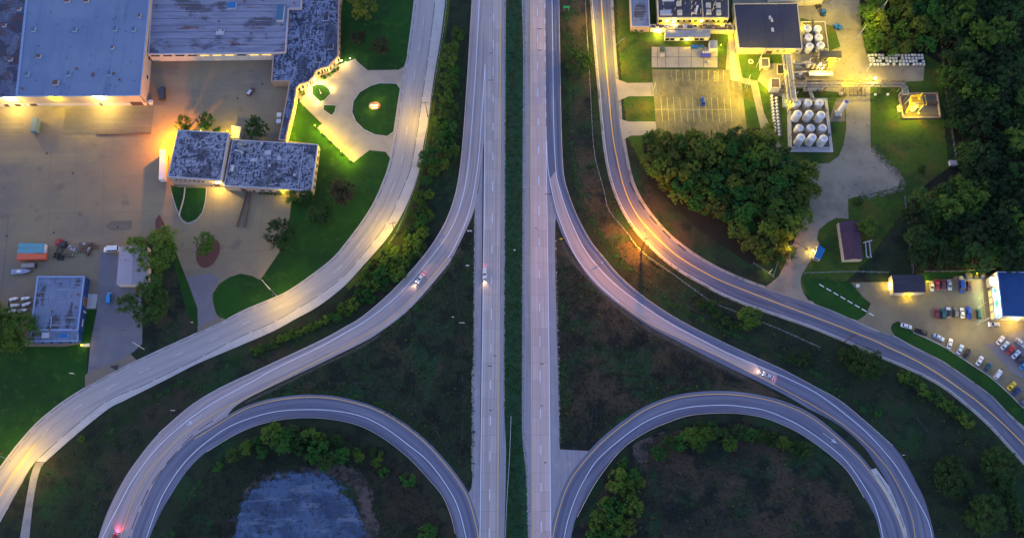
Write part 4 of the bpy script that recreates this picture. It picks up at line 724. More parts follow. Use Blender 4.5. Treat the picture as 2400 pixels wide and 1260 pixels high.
# ---- works buildings
B = Bld('works_office', 'narrow works office with pale blue-grey roof', 'building', [(1474, -90), (1517, -90), (1523.5, 63), (1480, 63)], 4.4, 'wall_brick', 'roof_shop', {}, trim='trim')
B.hole(2, .3, .5, 0, 2.2, 'door', 'door'); B.hole(2, .65, .85, 1.2, 2.4)
B = Bld('process_hall', 'process hall with dark roof crowded with vent stacks', 'building', [(1536, -90), (1706, -90), (1708.5, 42), (1543, 42)], 5.6, 'wall_yellow', 'roof_plant', {2: 12}, trim='wall_yellow')
for i in range(12):
    B.hole(2, (i+.2)/12, (i+.8)/12, 2.2, 4.2, 'window', 'lit_white' if i in (4, 10) else 'glass', 'wall_yellow')
for u, v in ((1591, 10), (1593, 31), (1660, 14), (1683, 14), (1661, 30), (1684, 31)): B.box((u, v), (2.0, 2.2), 'wall_yellow', 'roof_unit', 1.1)
B.box((1560, 31), (5, 2.4), 'galv', 'roof_unit', .7); B.box((1566, 1), (5.5, 1.4), 'tote', 'roof_unit', .7)
for i in range(34): B.pipe((r_.uniform(1552, 1702), r_.uniform(-20, 38)), r_.choice((.09, .12, .16)), r_.uniform(1.2, 2.6), 'wall_yellow')
m = M(); m.cyl(P(1630, 32, 5.9), P(1635, 14, 5.9), .5); m.build('duct', MT['tote'], B.roof)
m = M(); m.cyl(P(1620, 30, 6.2), P(1634, 33, 6.2), .35); m.cyl(P(1555, 23, 6), P(1575, 23, 6), .1); m.build('duct', MT['galv'], B.roof)
for i in range(3): m = M(); y = 4+13*i; m.beam(P(1546, y, 5.62), P(1706, y, 5.62), .12, .08); m.build('roof_seam', MT['steel_dark'], B.roof)
m = M(); m.beam(P(1644, -20, 5.7), P(1648, 42, 5.7), .5, .3); m.build('roof_upstand', MT['wall_yellow'], B.roof)
B = Bld('process_annex', 'low flat annex with pipes below the process hall wall', 'building', [(1524, 58), (1714, 56), (1722, 72), (1525, 66)], 3.2, 'wall_yellow', 'roof_plant', {2: 9}, trim='wall_yellow')
for i in range(8): B.box((1540+22*i, 63-.4*(i % 2)), (1.4, 1.2), r_.choice(('galv', 'wall_yellow', 'rust')), 'roof_unit', r_.uniform(.5, 1.3))
for i in range(12): B.pipe((r_.uniform(1535, 1712), r_.uniform(58, 68)), .15, r_.uniform(.8, 2.0), 'wall_yellow')
for k in range(3): m = M(); m.cyl(P(1640+k*2, 61+k*2, 3.7), P(1716, 62+k*2, 3.7), .14); m.build('roof_pipe', MT['steel_brown'], B.roof)
B.hole(2, .89, .96, 0, 2.4, 'door', 'lit_white', 'wall_yellow')
t, p = gable('lit_canopy', 'long canopy with grey standing-seam roof and lit front', 'canopy', [(1559.5, 71), (1664, 70.5), (1665, 87.5), (1558.5, 88)], 3.2, .25, 'wall_yellow', 'metal_grey', 2.4, axis=0)
for i in range(9): wallpiece(t, p[2].lerp(p[3], .03+.108*i), p[2].lerp(p[3], .11+.108*i), .07, .7, 2.4, 'lit_white' if i == 4 else 'lit_glass' if i % 3 == 0 else 'glass', 'window')
gable('small_shed', 'small ribbed grey metal shed beside the slab court', 'shed', [(1663, 95.5), (1682, 95.5), (1682, 113.5), (1664, 113.5)], 3.0, .35, 'wall_white', 'metal_grey', .6, axis=1)
B = Bld('dark_roofed_hall', 'big works hall with smooth near-black roof', 'building', [(1719, 9), (1869.5, 7.5), (1881, 115), (1731.5, 114)], 4.5, 'wall_yellow', 'roof_dark', {2: 11}, trim='wall_yellow')
for u, v in ((1805, 42), (1811, 70), (1809, 47)): B.box((u, v), (.7, 1.6), 'trim', 'roof_vent', .5)
for i in range(3): m = M(); x = 1756+38*i; m.beam(P(x-5, 10, 4.45), P(x+4, 113, 4.45), .12, .06); m.build('roof_seam', MT['roof_plant'], B.roof)
B.hole(2, .45, .55, 0, 3, 'door', 'door', 'wall_yellow'); [B.hole(2, .05+.1*i, .1+.1*i, 2.2, 3.4) for i in range(4)]
B = Bld('works_store', 'small store with dark roof and windowed cream wall by the tanks', 'building', [(1921, 119.5), (1972, 119.5), (1973, 135), (1921, 135)], 3.6, 'wall_yellow', 'roof_dark', {}, trim='roof_plant')
for a in (.1, .35, .62, .85): B.hole(2, a, a+.1, 1.0, 2.6)
B = Bld('flood_hut', 'small hut with grey roof under the tall floodlight mast', 'hut', [(1784, 136), (1803, 136), (1804, 157), (1783, 158)], 2.9, 'wall_yellow', 'roof_plant', {}, trim='wall_yellow'); B.hole(2, .6, .9, 0, 2.1, 'door', 'rust', 'wall_yellow')
B = Bld('pump_house', 'brown-roofed pump house with brightly lit west wall', 'building', [(1806, 183.5), (1827.5, 183.5), (1829.5, 207), (1807, 206)], 4.4, 'wall_white', 'steel_brown', {}, trim='wall_yellow')
for a in (.25, .5, .75): B.hole(3, a, a+.12, 1.6, 2.8)
B = Bld('motor_house', 'grey-roofed motor house under the pipe bridge', 'building', [(1891.5, 189.5), (1927, 189.5), (1928, 204), (1888, 205)], 3.8, 'wall_white', 'roof_plant', {}, trim='roof_plant'); B.hole(2, .12, .25, 0, 2.2, 'door', 'door')
B = Bld('yard_store', 'flat brown-roofed store at the north edge of the plant yard', 'building', [(1800, -90), (1925, -90), (1930, 1), (1805, 4)], 4.0, 'wall_yellow', 'roof_plant', {2: 6}, trim='wall_yellow')
# gate booth
t, p = gable('gate_booth', 'gate booth with bright blue roof beside the works entrance', 'booth', [(1917.5, 573.5), (1934, 584.5), (1923, 608), (1907.5, 602)], 2.9, .2, 'wall_white', 'roof_navy2' if 'roof_navy2' in MT else 'skyblue', .8, axis=1)
wallpiece(t, p[0].lerp(p[1], .2), p[0].lerp(p[1], .45), .05, 1.0, 2.1, 'glass', 'window'); wallpiece(t, p[2].lerp(p[3], .2), p[2].lerp(p[3], .8), .05, 1.0, 2.1, 'glass', 'window'); wallpiece(t, p[1].lerp(p[2], .2), p[1].lerp(p[2], .8), .05, 1.0, 2.1, 'glass', 'window')

# membrane seams and drains on the flat roofs
def seams(B, quad, n, mat='roof_plant', across=False):
    a, b, c, d = quad
    for i in range(1, n):
        t = i/n; p = (a[0]+(b[0]-a[0])*t, a[1]+(b[1]-a[1])*t); q = (d[0]+(c[0]-d[0])*t, d[1]+(c[1]-d[1])*t)
        m = M(); m.beam(P(*p, B.h-.10), P(*q, B.h-.10), .16, .06); m.build('roof_seam', MT[mat], B.roof)
    for i in range(3):
        u = a[0]+(c[0]-a[0])*(.25+.25*i); v = a[1]+(c[1]-a[1])*(.3+.2*i); z = P(u, v, B.h); m = M(); m.cyl((z.x, z.y, B.h-.13), (z.x, z.y, B.h-.07), .55, n=12); m.build('roof_drain', MT['tar'], B.roof)
for b_, q_, n_ in BSEAM: seams(b_, q_, n_)
# ================================================================== TREES AND SHRUBS
def crown_mesh(seed, n_clump=150, per=66, leaf=.058, flat=1.0):
    r = random.Random(seed); vs_, fs = [], []
    lobes = [(Vector((0, 0, 0)), .80)]*3
    for k in range(r.randint(7, 10)):
        a = r.uniform(0, 6.283); d = r.uniform(.42, .66); lobes.append((Vector((d*math.cos(a), d*math.sin(a), r.uniform(-.25, .42))), r.uniform(.28, .46)))
    clumps = []
    for k in range(n_clump):
        c, rad = lobes[k % len(lobes)] if k >= len(lobes) else lobes[k]
        v = Vector((r.gauss(0, 1), r.gauss(0, 1), r.gauss(.35, 1))).normalized()
        clumps.append((c+v*rad*r.uniform(.66, 1.04), r.choice((.07, .10, .13, .19)), (c+v).normalized()))
    for c, rad, out in clumps:
        for k in range(per):
            v = Vector((r.gauss(0, 1), r.gauss(0, 1), r.gauss(0, 1))).normalized(); q = c+v*rad*(r.random()**.45)
            nrm = (v+out*.5+Vector((r.gauss(0, .5), r.gauss(0, .5), r.gauss(.35, .5)))).normalized()
            x = nrm.orthogonal().normalized(); x.rotate(Matrix.Rotation(r.uniform(0, 6.283), 3, nrm)); y = nrm.cross(x); s = leaf*r.uniform(.6, 1.3)
            i = len(vs_); vs_ += [q-x*s*.55, q+y*s*.5*.7-x*s*.05, q+x*s*.6, q-y*s*.5*.7-x*s*.05]; fs.append((i, i+1, i+2, i+3))
    me = bpy.data.meshes.new('crown'); me.from_pydata([(v.x, v.y, v.z*flat) for v in vs_], [], fs); me.update(); return me
def trunk_mesh(seed):
    r = random.Random(seed); m = M(); m.cyl((0, 0, -.05), (0, 0, .55), .055, .036, 8); top = Vector((0, 0, .53))
    for k in range(6):
        a = k*1.05+r.uniform(-.3, .3); e = Vector((math.cos(a)*.26, math.sin(a)*.26, .78+r.uniform(-.08, .1))); md = top.lerp(e, .5)+Vector((0, 0, -.03))
        m.cyl(top-Vector((0, 0, .06*(k % 3))), md, .022, .015, 6); m.cyl(md, e, .015, .006, 5)
    return m.mesh('trunk', MT['trunk'])
CR = [crown_mesh(s) for s in range(7)]; CRB = [crown_mesh(40+s, 190, 84, .046) for s in range(3)]
BU = [crown_mesh(70+s, 80, 60, .092) for s in range(5)]
TR = [trunk_mesh(s) for s in range(3)]
for me_ in CR+CRB+BU: me_.materials.append(LEAF['mid'])
def crown_obj(pool, k, leaf, *a):
    o = obj('crown', pool[k], *a); o.material_slots[0].link = 'OBJECT'; o.material_slots[0].material = LEAF[leaf]; return o
tr_ = random.Random(11); TREES = []
HUE = {'mid': 'mid green', 'olive': 'yellow-olive', 'emerald': 'bright green', 'dark': 'dark green', 'deep': 'blackish green', 'purple': 'purplish'}
def tree(u, v, rpx, label, leaf='mid', group=None, name='broadleaf_tree', hk=1.75, sparse=False, pool=None, cat='tree'):
    label = label.replace('{c}', HUE[leaf]); R = rpx/5.25; h = R*hk; zc = h-R*.78; p = P(u, v, zc*.95)
    t = thing('small_tree' if rpx < 20 and name == 'broadleaf_tree' else name, (p.x, p.y, 0), label, cat, group)
    pool = pool or (CRB if rpx > 42 else CR); k = tr_.randrange(len(pool))
    a = tr_.uniform(.94, 1.08)
    crown_obj(pool, k, leaf, t, (0, 0, zc), tr_.uniform(0, 6.28), (R*1.06*a, R*1.06/a, R*tr_.uniform(.72, 1.0)))
    obj('trunk', TR[tr_.randrange(3)], t, (0, 0, 0), tr_.uniform(0, 6.28), (h*.85, h*.85, h*.85)); TREES.append((p.x, p.y, R)); return t
def shrub(u, v, rpx, label, leaf='mid', group=None, hk=.9, name='shrub'):
    label = label.replace('{c}', HUE[leaf]); R = rpx/5.25; zc = R*hk*.55; p = P(u, v, zc); t = thing(name, (p.x, p.y, 0), label, 'shrub', group)
    k = tr_.randrange(len(BU)); crown_obj(BU, k, leaf, t, (0, 0, zc), tr_.uniform(0, 6.28), (R*1.05, R*1.05*tr_.uniform(.85, 1.1), R*hk*.75))
    obj('stem', TR[tr_.randrange(3)], t, (0, 0, 0), tr_.uniform(0, 6.28), (R*.9, R*.9, R*.9)); return t
# works on the left
tree(852, 18, 38, 'olive tree at the top of the lawn beside the office wing', 'olive')
tree(838, 90, 23, 'dark purple-leaved tree on the lawn nearer the office wing', 'purple'); tree(890, 108, 25, 'dark purple-leaved tree on the lawn nearer the service road', 'purple')
tree(598, 303, 32, 'round dark tree in the court behind the lower office block', 'dark')
tree(432, 290, 25, 'dark tree at the corner of the tall office block', 'olive', hk=1.9); tree(484, 284, 24, 'green-lit tree behind the tall office block', 'mid', hk=1.9)
tree(682, 462, 17, 'small tree at the corner of the lower office block', 'mid'); tree(716, 462, 21, 'dark tree between the lower office block and the lawn', 'dark')
tree(803, 455, 35, 'thin greyish tree over the bark bed by the service road', 'purple', hk=1.9); tree(752, 503, 33, 'dense dark green tree below the greyish tree', 'dark')
tree(662, 545, 41, 'large dark green tree at the edge of the dock paving', 'dark')
tree(478, 571, 30, 'small feathery tree standing in a round bark bed', 'mid', hk=2.2)
tree(361, 590, 58, 'large olive tree overhanging the white shed', 'mid', hk=1.6); tree(343, 712, 56, 'large dark tree beside the driveway below the white shed', 'dark', hk=1.6)
tree(20, 775, 58, 'broad green tree beside the blue-walled workshop', 'mid', hk=1.5); tree(-45, 730, 50, 'broad green tree beside the workshop, cut by the lawn edge', 'olive', hk=1.5)
for i in range(6): shrub(610+9*i, 453, 5, 'small round clipped shrub in the row under the lower office wall', 'mid', 'clipped shrubs under the office wall')
for u, v in ((762, 179), (772, 175), (778, 170), (785, 165), (792, 160)): shrub(u, v, 5.5, 'round clipped shrub lit beside the zigzag front', 'emerald', 'clipped shrubs at the zigzag front')
shrub(708, 218, 9, 'spreading shrub in the corner bed of the zigzag front', 'olive'); shrub(757, 182, 7, 'low lawn-green shrub beside the clipped row', 'emerald')
for u, v in ((783, 153), (768, 166), (755, 171)): shrub(u, v, 4, 'small dark conical shrub against the zigzag brick front', 'dark', 'dark shrubs on the brick front', 2.0)
# strip between the service road and the left ramp
G = 'trees between the service road and the ramp'
for u, v, r in ((1072, 85, 21), (1050, 142, 25), (1048, 190, 24), (1046, 228, 23), (1042, 266, 24), (1052, 300, 22), (1040, 332, 27), (1008, 368, 28), (1054, 352, 24), (1018, 398, 18), (1028, 318, 20), (1058, 112, 20), (1060, 165, 18), (1030, 215, 17), (1062, 250, 17), (1028, 286, 18), (1060, 325, 18), (990, 385, 16), (1040, 385, 16), (1064, 200, 15)):
    tree(u, v, r, '{c} tree in the strip between service road and ramp', tr_.choice(('mid', 'dark', 'emerald')), G)
for u, v, r in ((986, 462, 18), (992, 490, 18), (984, 518, 20), (992, 545, 18), (966, 572, 26), (940, 600, 27), (915, 615, 25), (930, 640, 24), (895, 645, 25), (872, 668, 22), (850, 690, 20), (828, 712, 18), (815, 730, 13), (845, 660, 14), (1000, 425, 15), (1004, 455, 15), (1002, 505, 16), (972, 500, 14), (955, 550, 17), (985, 575, 17), (960, 605, 18), (912, 585, 17), (880, 620, 17), (905, 670, 17), (860, 640, 15), (840, 700, 16), (868, 700, 13), (800, 722, 13), (790, 745, 12)):
    tree(u, v, r, 'dense {c} tree in the thicket along the left ramp', tr_.choice(('mid', 'dark', 'mid', 'emerald')), 'thicket along the left ramp', hk=1.4)
for i in range(13):
    shrub(775-15*i, 745+6.6*i+tr_.uniform(-3, 3), tr_.uniform(9, 14), 'low {c} shrub in the row below the service road', tr_.choice(('dark', 'mid')), 'shrub row below the service road')
shrub(192, 1028, 9, 'lone small bush near the footpath below the service road', 'mid')
# loops
G = 'trees in the left loop'
for u, v, r in ((545, 1068, 18), (575, 1050, 17), (598, 1036, 14), (612, 1060, 15), (640, 1018, 28), (662, 1035, 28), (690, 1015, 20), (702, 1045, 22), (728, 1020, 20), (745, 1048, 24), (768, 1075, 22), (752, 1028, 16), (790, 1032, 15), (802, 1068, 20), (842, 1072, 13), (836, 1058, 10), (872, 1060, 11), (885, 1082, 13), (893, 1062, 7), (760, 1090, 16), (735, 1070, 18)):
    tree(u, v, r, '{c} tree in the clump inside the left loop', tr_.choice(('mid', 'emerald', 'dark', 'mid')), G, hk=1.5)
shrub(510, 1093, 13, 'small round bush at the west end of the loop clump', 'emerald'); shrub(900, 1107, 13, 'round bush beside the gravel lot', 'emerald'); shrub(957, 1123, 18, 'lone bright round bush between gravel lot and loop', 'emerald'); tree(1000, 1248, 21, 'round tree near the loop end by the highway', 'emerald', hk=1.4)
for u, v, r in ((1545, 1062, 18), (1568, 1042, 20), (1595, 1036, 20), (1620, 1020, 24), (1638, 1040, 20), (1660, 1015, 20), (1690, 1020, 22), (1708, 1038, 20), (1735, 1012, 20), (1760, 1020, 18), (1785, 1020, 18), (1810, 1028, 18), (1835, 1038, 18), (1862, 1050, 20), (1885, 1052, 19), (1640, 1000, 15), (1670, 1000, 14)):
    tree(u, v, r, '{c} tree in the curved belt inside the right loop', tr_.choice(('mid', 'dark', 'emerald', 'dark')), 'tree belt in the right loop', hk=1.4)
for u, v, r in ((1460, 1085, 15), (1445, 1125, 27), (1485, 1120, 20), (1472, 1150, 24), (1420, 1180, 18), (1440, 1195, 26), (1482, 1190, 26), (1402, 1225, 24), (1445, 1232, 26), (1475, 1235, 20), (1500, 1130, 14), (1395, 1252, 20), (1430, 1265, 25)):
    tree(u, v, r, '{c} tree in the grove at the west side of the right loop', tr_.choice(('mid', 'emerald', 'olive', 'mid')), 'grove in the right loop', hk=1.5)
# right side, along the access road
tree(1350, 142, 42, 'large dark tree between the highway and the access road', 'dark', hk=1.5)
tree(1757, 742, 31, 'dark green tree beside the access road below the works entrance', 'mid', hk=1.5)
for u, v in ((1668, 715), (1682, 735), (1700, 752), (1725, 765), (1645, 712)): shrub(u, v, 15, 'low dark shrub in the scrub beside the roadside tree', 'dark', 'scrub beside the access road')
tree(2030, 852, 44, 'broad dark tree between access road and ramp', 'dark', hk=1.4); tree(1985, 835, 24, 'smaller dark tree against the broad one by the ramp', 'dark', hk=1.4)
for u, v in ((1880, 850), (1895, 838), (1862, 838)): shrub(u, v, 13, 'low bush near the outer edge of the right ramp', 'dark', 'bushes near the right ramp')
for i in range(11): shrub(2118+15*i, 880+10.5*i+tr_.uniform(-4, 4), tr_.uniform(13, 18), '{c} hedge shrub along the grass below the access road', tr_.choice(('dark', 'mid')), 'hedge below the access road')
shrub(2058, 968, 9, 'lone bright bush in the dark field by the ramp', 'emerald')
tree(2232, 1120, 45, 'round dark tree in the field south of the hedge', 'dark', hk=1.3); tree(2345, 1092, 47, 'round dark tree near the access road curve', 'dark', hk=1.3); tree(2310, 1205, 45, 'round dark tree near the bottom of the field', 'dark', hk=1.3)
for i in range(6): shrub(2362+9*i, 1140+26*i, 17, 'dark shrub in the hedge line at the field edge', 'dark', 'hedge at the field edge')
# grove by the parking lot
G = 'grove beside the parking lot'
gp = [(1520, 335), (1800, 312), (1830, 365), (1885, 390), (1918, 440), (1880, 520), (1850, 590), (1810, 615), (1770, 590), (1740, 560), (1680, 500), (1600, 470), (1545, 430), (1515, 380)]
def inside(pt, poly):
    x, y = pt; c = False; n = len(poly)
    for i in range(n):
        (x0, y0), (x1, y1) = poly[i], poly[i-1]
        if (y0 > y) != (y1 > y) and x < (x1-x0)*(y-y0)/(y1-y0)+x0: c = not c
    return c
def fill(poly, r0, r1, dist, n, label, leafs, group, hk=1.7, seed=3):
    r = random.Random(seed); pts = []; xs = [p[0] for p in poly]; ys = [p[1] for p in poly]
    for k in range(9000):
        q = (r.uniform(min(xs), max(xs)), r.uniform(min(ys), max(ys)))
        if inside(q, poly) and all((q[0]-a)**2+(q[1]-b)**2 > dist**2 for a, b in pts): pts.append(q)
        if len(pts) >= n: break
    for u, v in pts: tree(u, v, r.uniform(r0, r1), label, r.choice(leafs), group, hk=hk*r.uniform(.9, 1.12))
fill(gp, 18, 33, 25, 80, '{c} tree in the grove between parking lot and entrance', ('mid', 'olive', 'olive', 'mid', 'emerald', 'olive', 'dark'), G)
for u, v, r in ((1520, 325, 22), (1548, 322, 24), (1590, 335, 26), (1630, 330, 28), (1672, 328, 26), (1715, 332, 26), (1755, 325, 24), (1785, 322, 22), (1770, 350, 24), (1895, 420, 26), (1905, 450, 22), (1885, 400, 20)):
    tree(u, v, r, '{c} tree on the outer edge of the grove by the parking lot', tr_.choice(('mid', 'olive')), 'outer trees of the grove')
# woods at the right
fill([(2230, -22), (2422, -22), (2422, 612), (2150, 608), (2140, 520), (2150, 460), (2250, 440), (2270, 390), (2240, 320), (2228, 180)], 25, 42, 30, 105, '{c} tree in the dense wood east of the works', ('deep', 'dark', 'deep', 'mid', 'deep'), 'wood east of the works', seed=9)
fill([(2030, -22), (2215, -22), (2200, 105), (2140, 115), (2050, 118), (2028, 60)], 20, 32, 26, 32, '{c} lamp-lit tree in the wood above the rows of totes', ('olive', 'mid', 'emerald'), 'wood above the totes', seed=12)
tree(2036, 530, 26, 'lone tree behind the maroon-roofed shed', 'mid'); tree(2180, 470, 26, 'tree at the west corner of the dense wood', 'olive')
shrub(2010, 470, 14, 'scrubby bush at the gravel edge of the plant yard', 'dark'); shrub(2160, 395, 12, 'low bush beside the fence below the burner pit', 'dark'); shrub(1480, 72, 8, 'row of low green shrubs against the works office wall', 'mid'); shrub(1493, 73, 8, 'rounded shrub beside the works office door', 'mid')
# weeds: nobody could count them
def weeds(name, polys, n, seed, leaf):
    r = random.Random(seed); vs_, fs = [], []
    for poly in polys:
        xs = [p[0] for p in poly]; ys = [p[1] for p in poly]; k = 0; tries = 0
        while k < n and tries < n*6:
            tries += 1; q = (r.uniform(min(xs), max(xs)), r.uniform(min(ys), max(ys)))
            if not inside(q, poly): continue
            k += 1; p = P(*q); h = r.uniform(.15, .55)*(2 if r.random() < .06 else 1)
            for b in range(4):
                a = r.uniform(0, 6.283); d = Vector((math.cos(a), math.sin(a), 0)); s = Vector((-d.y, d.x, 0))*.16*h*2; i = len(vs_)
                o = p+d*.05; vs_ += [o-s, o+s, o+d*h*.8+Vector((0, 0, h))]; fs.append((i, i+1, i+2))
    me = bpy.data.meshes.new(name); me.from_pydata([tuple(v) for v in vs_], [], fs); me.materials.append(LEAF[leaf]); o = bpy.data.objects.new(name, me); link(o)
    return o
tri1 = [(1112, 520), (1112, 1120), (1050, 1080), (960, 1000), (850, 940), (730, 920), (620, 930), (850, 815), (1000, 690)]
tri2 = [(1312, 600), (1312, 1040), (1370, 1045), (1450, 980), (1564, 925), (1692, 905), (1780, 905), (1640, 845), (1520, 780), (1400, 690)]
lp1 = [(480, 1100), (560, 1040), (680, 1000), (800, 1000), (900, 1050), (980, 1130), (1040, 1230), (1050, 1290), (890, 1290), (860, 1140), (640, 1100), (560, 1180), (550, 1290), (380, 1290)]
lp2 = [(1400, 1150), (1500, 1040), (1600, 995), (1750, 985), (1870, 1030), (1980, 1130), (2040, 1250), (2050, 1290), (1360, 1290)]
st1 = [(1060, 20), (1092, 20), (1078, 300), (1060, 450), (1000, 570), (900, 690), (760, 780), (600, 850), (450, 930), (340, 1030), (260, 1160), (210, 1290), (90, 1290), (110, 1100), (300, 950), (560, 830), (800, 700), (950, 560), (1010, 400), (1020, 250)]
st2 = [(1320, 20), (1380, 20), (1395, 250), (1420, 440), (1500, 560), (1640, 670), (1850, 760), (2050, 835), (2250, 950), (2370, 1060), (2390, 1290), (2210, 1290), (2150, 1110), (2030, 975), (1850, 860), (1650, 770), (1480, 660), (1360, 510), (1325, 350)]
md = [(1187, -40), (1222, -40), (1222, 1000), (1228, 1290), (1190, 1290), (1186, 900)]
tag(weeds('weeds', [tri1, tri2, lp1, lp2], 3400, 21, 'purple'), 'dry weeds scattered over the interchange fields', 'weeds', kind='stuff')
tag(weeds('weeds', [st1, st2, md], 3400, 22, 'dark'), 'rough grass tufts along the verges and the median', 'weeds', kind='stuff')
tag(weeds('weeds', [tri1, tri2, lp2, st2], 700, 23, 'olive'), 'taller olive weeds dotted over the fields', 'weeds', kind='stuff')
# ================================================================== VEHICLES
def hull(st, name):
    m = M()
    for x, w_, zb, zt in st:
        zm = (zb*.45+zt*.55)
        m.v += [(x, -w_*.88, zb), (x, -w_, zm), (x, -w_*.90, zt), (x, 0, zt+.03), (x, w_*.90, zt), (x, w_, zm), (x, w_*.88, zb)]
    n = len(st)
    for i in range(n-1):
        for k in range(7): a, b = 7*i+k, 7*i+(k+1) % 7; m.f.append((a, b, b+7, a+7))
    m.f += [tuple(range(6, -1, -1)), tuple(range(7*(n-1), 7*n))]
    return m.mesh(name, None, smooth=False)
def cabin(b0, b1, t0, t1, zb, zt, wb, wt):
    """parts of the greenhouse: windscreen, rear_window, side_window, roof panel"""
    q = lambda *p: M().quad(*p)
    A = [(b1, -wb, zb), (b1, wb, zb), (t1, wt, zt), (t1, -wt, zt)]; Bk = [(b0, wb, zb), (b0, -wb, zb), (t0, -wt, zt), (t0, wt, zt)]
    s1 = [(b0, -wb, zb), (b1, -wb, zb), (t1, -wt, zt), (t0, -wt, zt)]; s2 = [(b1, wb, zb), (b0, wb, zb), (t0, wt, zt), (t1, wt, zt)]
    r = M(); r.v = [(t0-.08, -wt-.03, zt), (t1+.08, -wt-.03, zt), (t1+.08, wt+.03, zt), (t0-.08, wt+.03, zt), (t0+.05, -wt+.1, zt+.06), (t1-.05, -wt+.1, zt+.06), (t1-.05, wt-.1, zt+.06), (t0+.05, wt-.1, zt+.06)]
    r.f = [(4, 5, 6, 7), (0, 1, 5, 4), (1, 2, 6, 5), (2, 3, 7, 6), (3, 0, 4, 7), (3, 2, 1, 0)]
    for x, y in ((b1, t1), (b0, t0)):
        for s in (-1, 1): r.beam((x, s*wb, zb), (y, s*wt, zt), .09, .09)
    r.beam(((b0+b1)/2, -wb-.005, zb), ((t0+t1)/2, -wt-.005, zt), .1, .05); r.beam(((b0+b1)/2, wb+.005, zb), ((t0+t1)/2, wt+.005, zt), .1, .05)
    return {'windscreen': q(*A).mesh('windscreen', MT['carglass']), 'rear_window': q(*Bk).mesh('rear_window', MT['carglass']), 'side_window': [q(*s1).mesh('side_window', MT['carglass']), q(*s2).mesh('side_window', MT['carglass'])], 'roof': r.mesh('roof')}
TYPES = {}
def car_type(name):
    if name in TYPES: return TYPES[name]
    if name == 'sedan':
        b = hull([(-2.35, .72, .42, .82), (-2.2, .86, .32, .92), (-1.3, .91, .25, .95), (0, .92, .25, .95), (1.0, .92, .25, .93), (1.9, .88, .28, .82), (2.25, .80, .33, .72), (2.36, .66, .4, .62)], 'body'); c = cabin(-1.75, 1.0, -1.15, .25, .93, 1.42, .80, .62); wb = 1.4; L = 2.3
    elif name == 'suv':
        b = hull([(-2.35, .80, .42, 1.0), (-2.25, .90, .34, 1.06), (-1.3, .95, .3, 1.08), (0, .96, .3, 1.08), (1.1, .95, .3, 1.06), (2.0, .92, .34, .98), (2.3, .84, .38, .85), (2.4, .7, .45, .72)], 'body'); c = cabin(-2.2, 1.05, -1.95, .45, 1.06, 1.70, .86, .70); wb = 1.42; L = 2.34
    elif name == 'pickup':
        b = hull([(-2.85, .92, .5, .62), (-2.8, .95, .42, .66), (-.75, .97, .38, .68), (-.7, .97, .38, 1.12), (.8, .97, .38, 1.12), (1.2, .97, .38, 1.1), (2.5, .94, .4, 1.02), (2.75, .86, .45, .86)], 'body'); c = cabin(-.65, 1.25, -.5, .7, 1.1, 1.78, .86, .72); wb = 1.75; L = 2.72
    else:
        b = hull([(-2.7, .92, .45, 1.1), (-2.65, .98, .36, 1.15), (0, 1.0, .34, 1.15), (1.6, 1.0, .34, 1.12), (2.3, .94, .38, 1.0), (2.6, .82, .42, .8)], 'body'); c = cabin(-2.62, 1.75, -2.5, 1.0, 1.12, 2.15, .96, .84); wb = 1.6; L = 2.55
    wt = M(); wt.cyl((0, -.11, 0), (0, .11, 0), .34, n=14); tyre = wt.mesh('tyre', MT['tyre'])
    wr = M(); wr.cyl((0, -.12, 0), (0, .12, 0), .2, n=10); rim = wr.mesh('rim', MT['rim'])
    hl = M(); hl.box((0, 0, 0), (.14, .34, .16)); h1 = hl.mesh('headlight')
    tl = M(); tl.box((0, 0, 0), (.10, .36, .16)); t1 = tl.mesh('tail_light')
    bed = None
    if name == 'pickup':
        bed = M()
        for s in (-1, 1): bed.box((-1.78, s*.9, .88), (2.1, .1, .46))
        bed.box((-2.82, 0, .88), (.08, 1.88, .46)); bed = bed.mesh('bed_side')
    for me in [b, c['roof'], h1, t1]+([bed] if bed else []): me.materials.append(MT['trim'])
    TYPES[name] = (b, c, wb, L, tyre, rim, h1, t1, bed); return TYPES[name]
def setmat(o, mat): o.material_slots[0].link = 'OBJECT'; o.material_slots[0].material = mat
PAINT = {'white': (.62, .63, .65), 'silver': (.42, .44, .47), 'bluewhite': (.40, .50, .64), 'black': (.015, .015, .018), 'red': (.36, .02, .025), 'maroon': (.15, .025, .035), 'brown': (.13, .05, .045), 'blue': (.01, .06, .34), 'navy': (.015, .03, .13), 'teal': (.01, .07, .10), 'green': (.015, .06, .045), 'grey': (.11, .115, .13), 'yellow': (.75, .50, .02), 'skyblue': (.02, .22, .48), 'dark': (.035, .04, .05), 'cream': (.55, .52, .40), 'purple': (.06, .05, .20)}
PM = {}
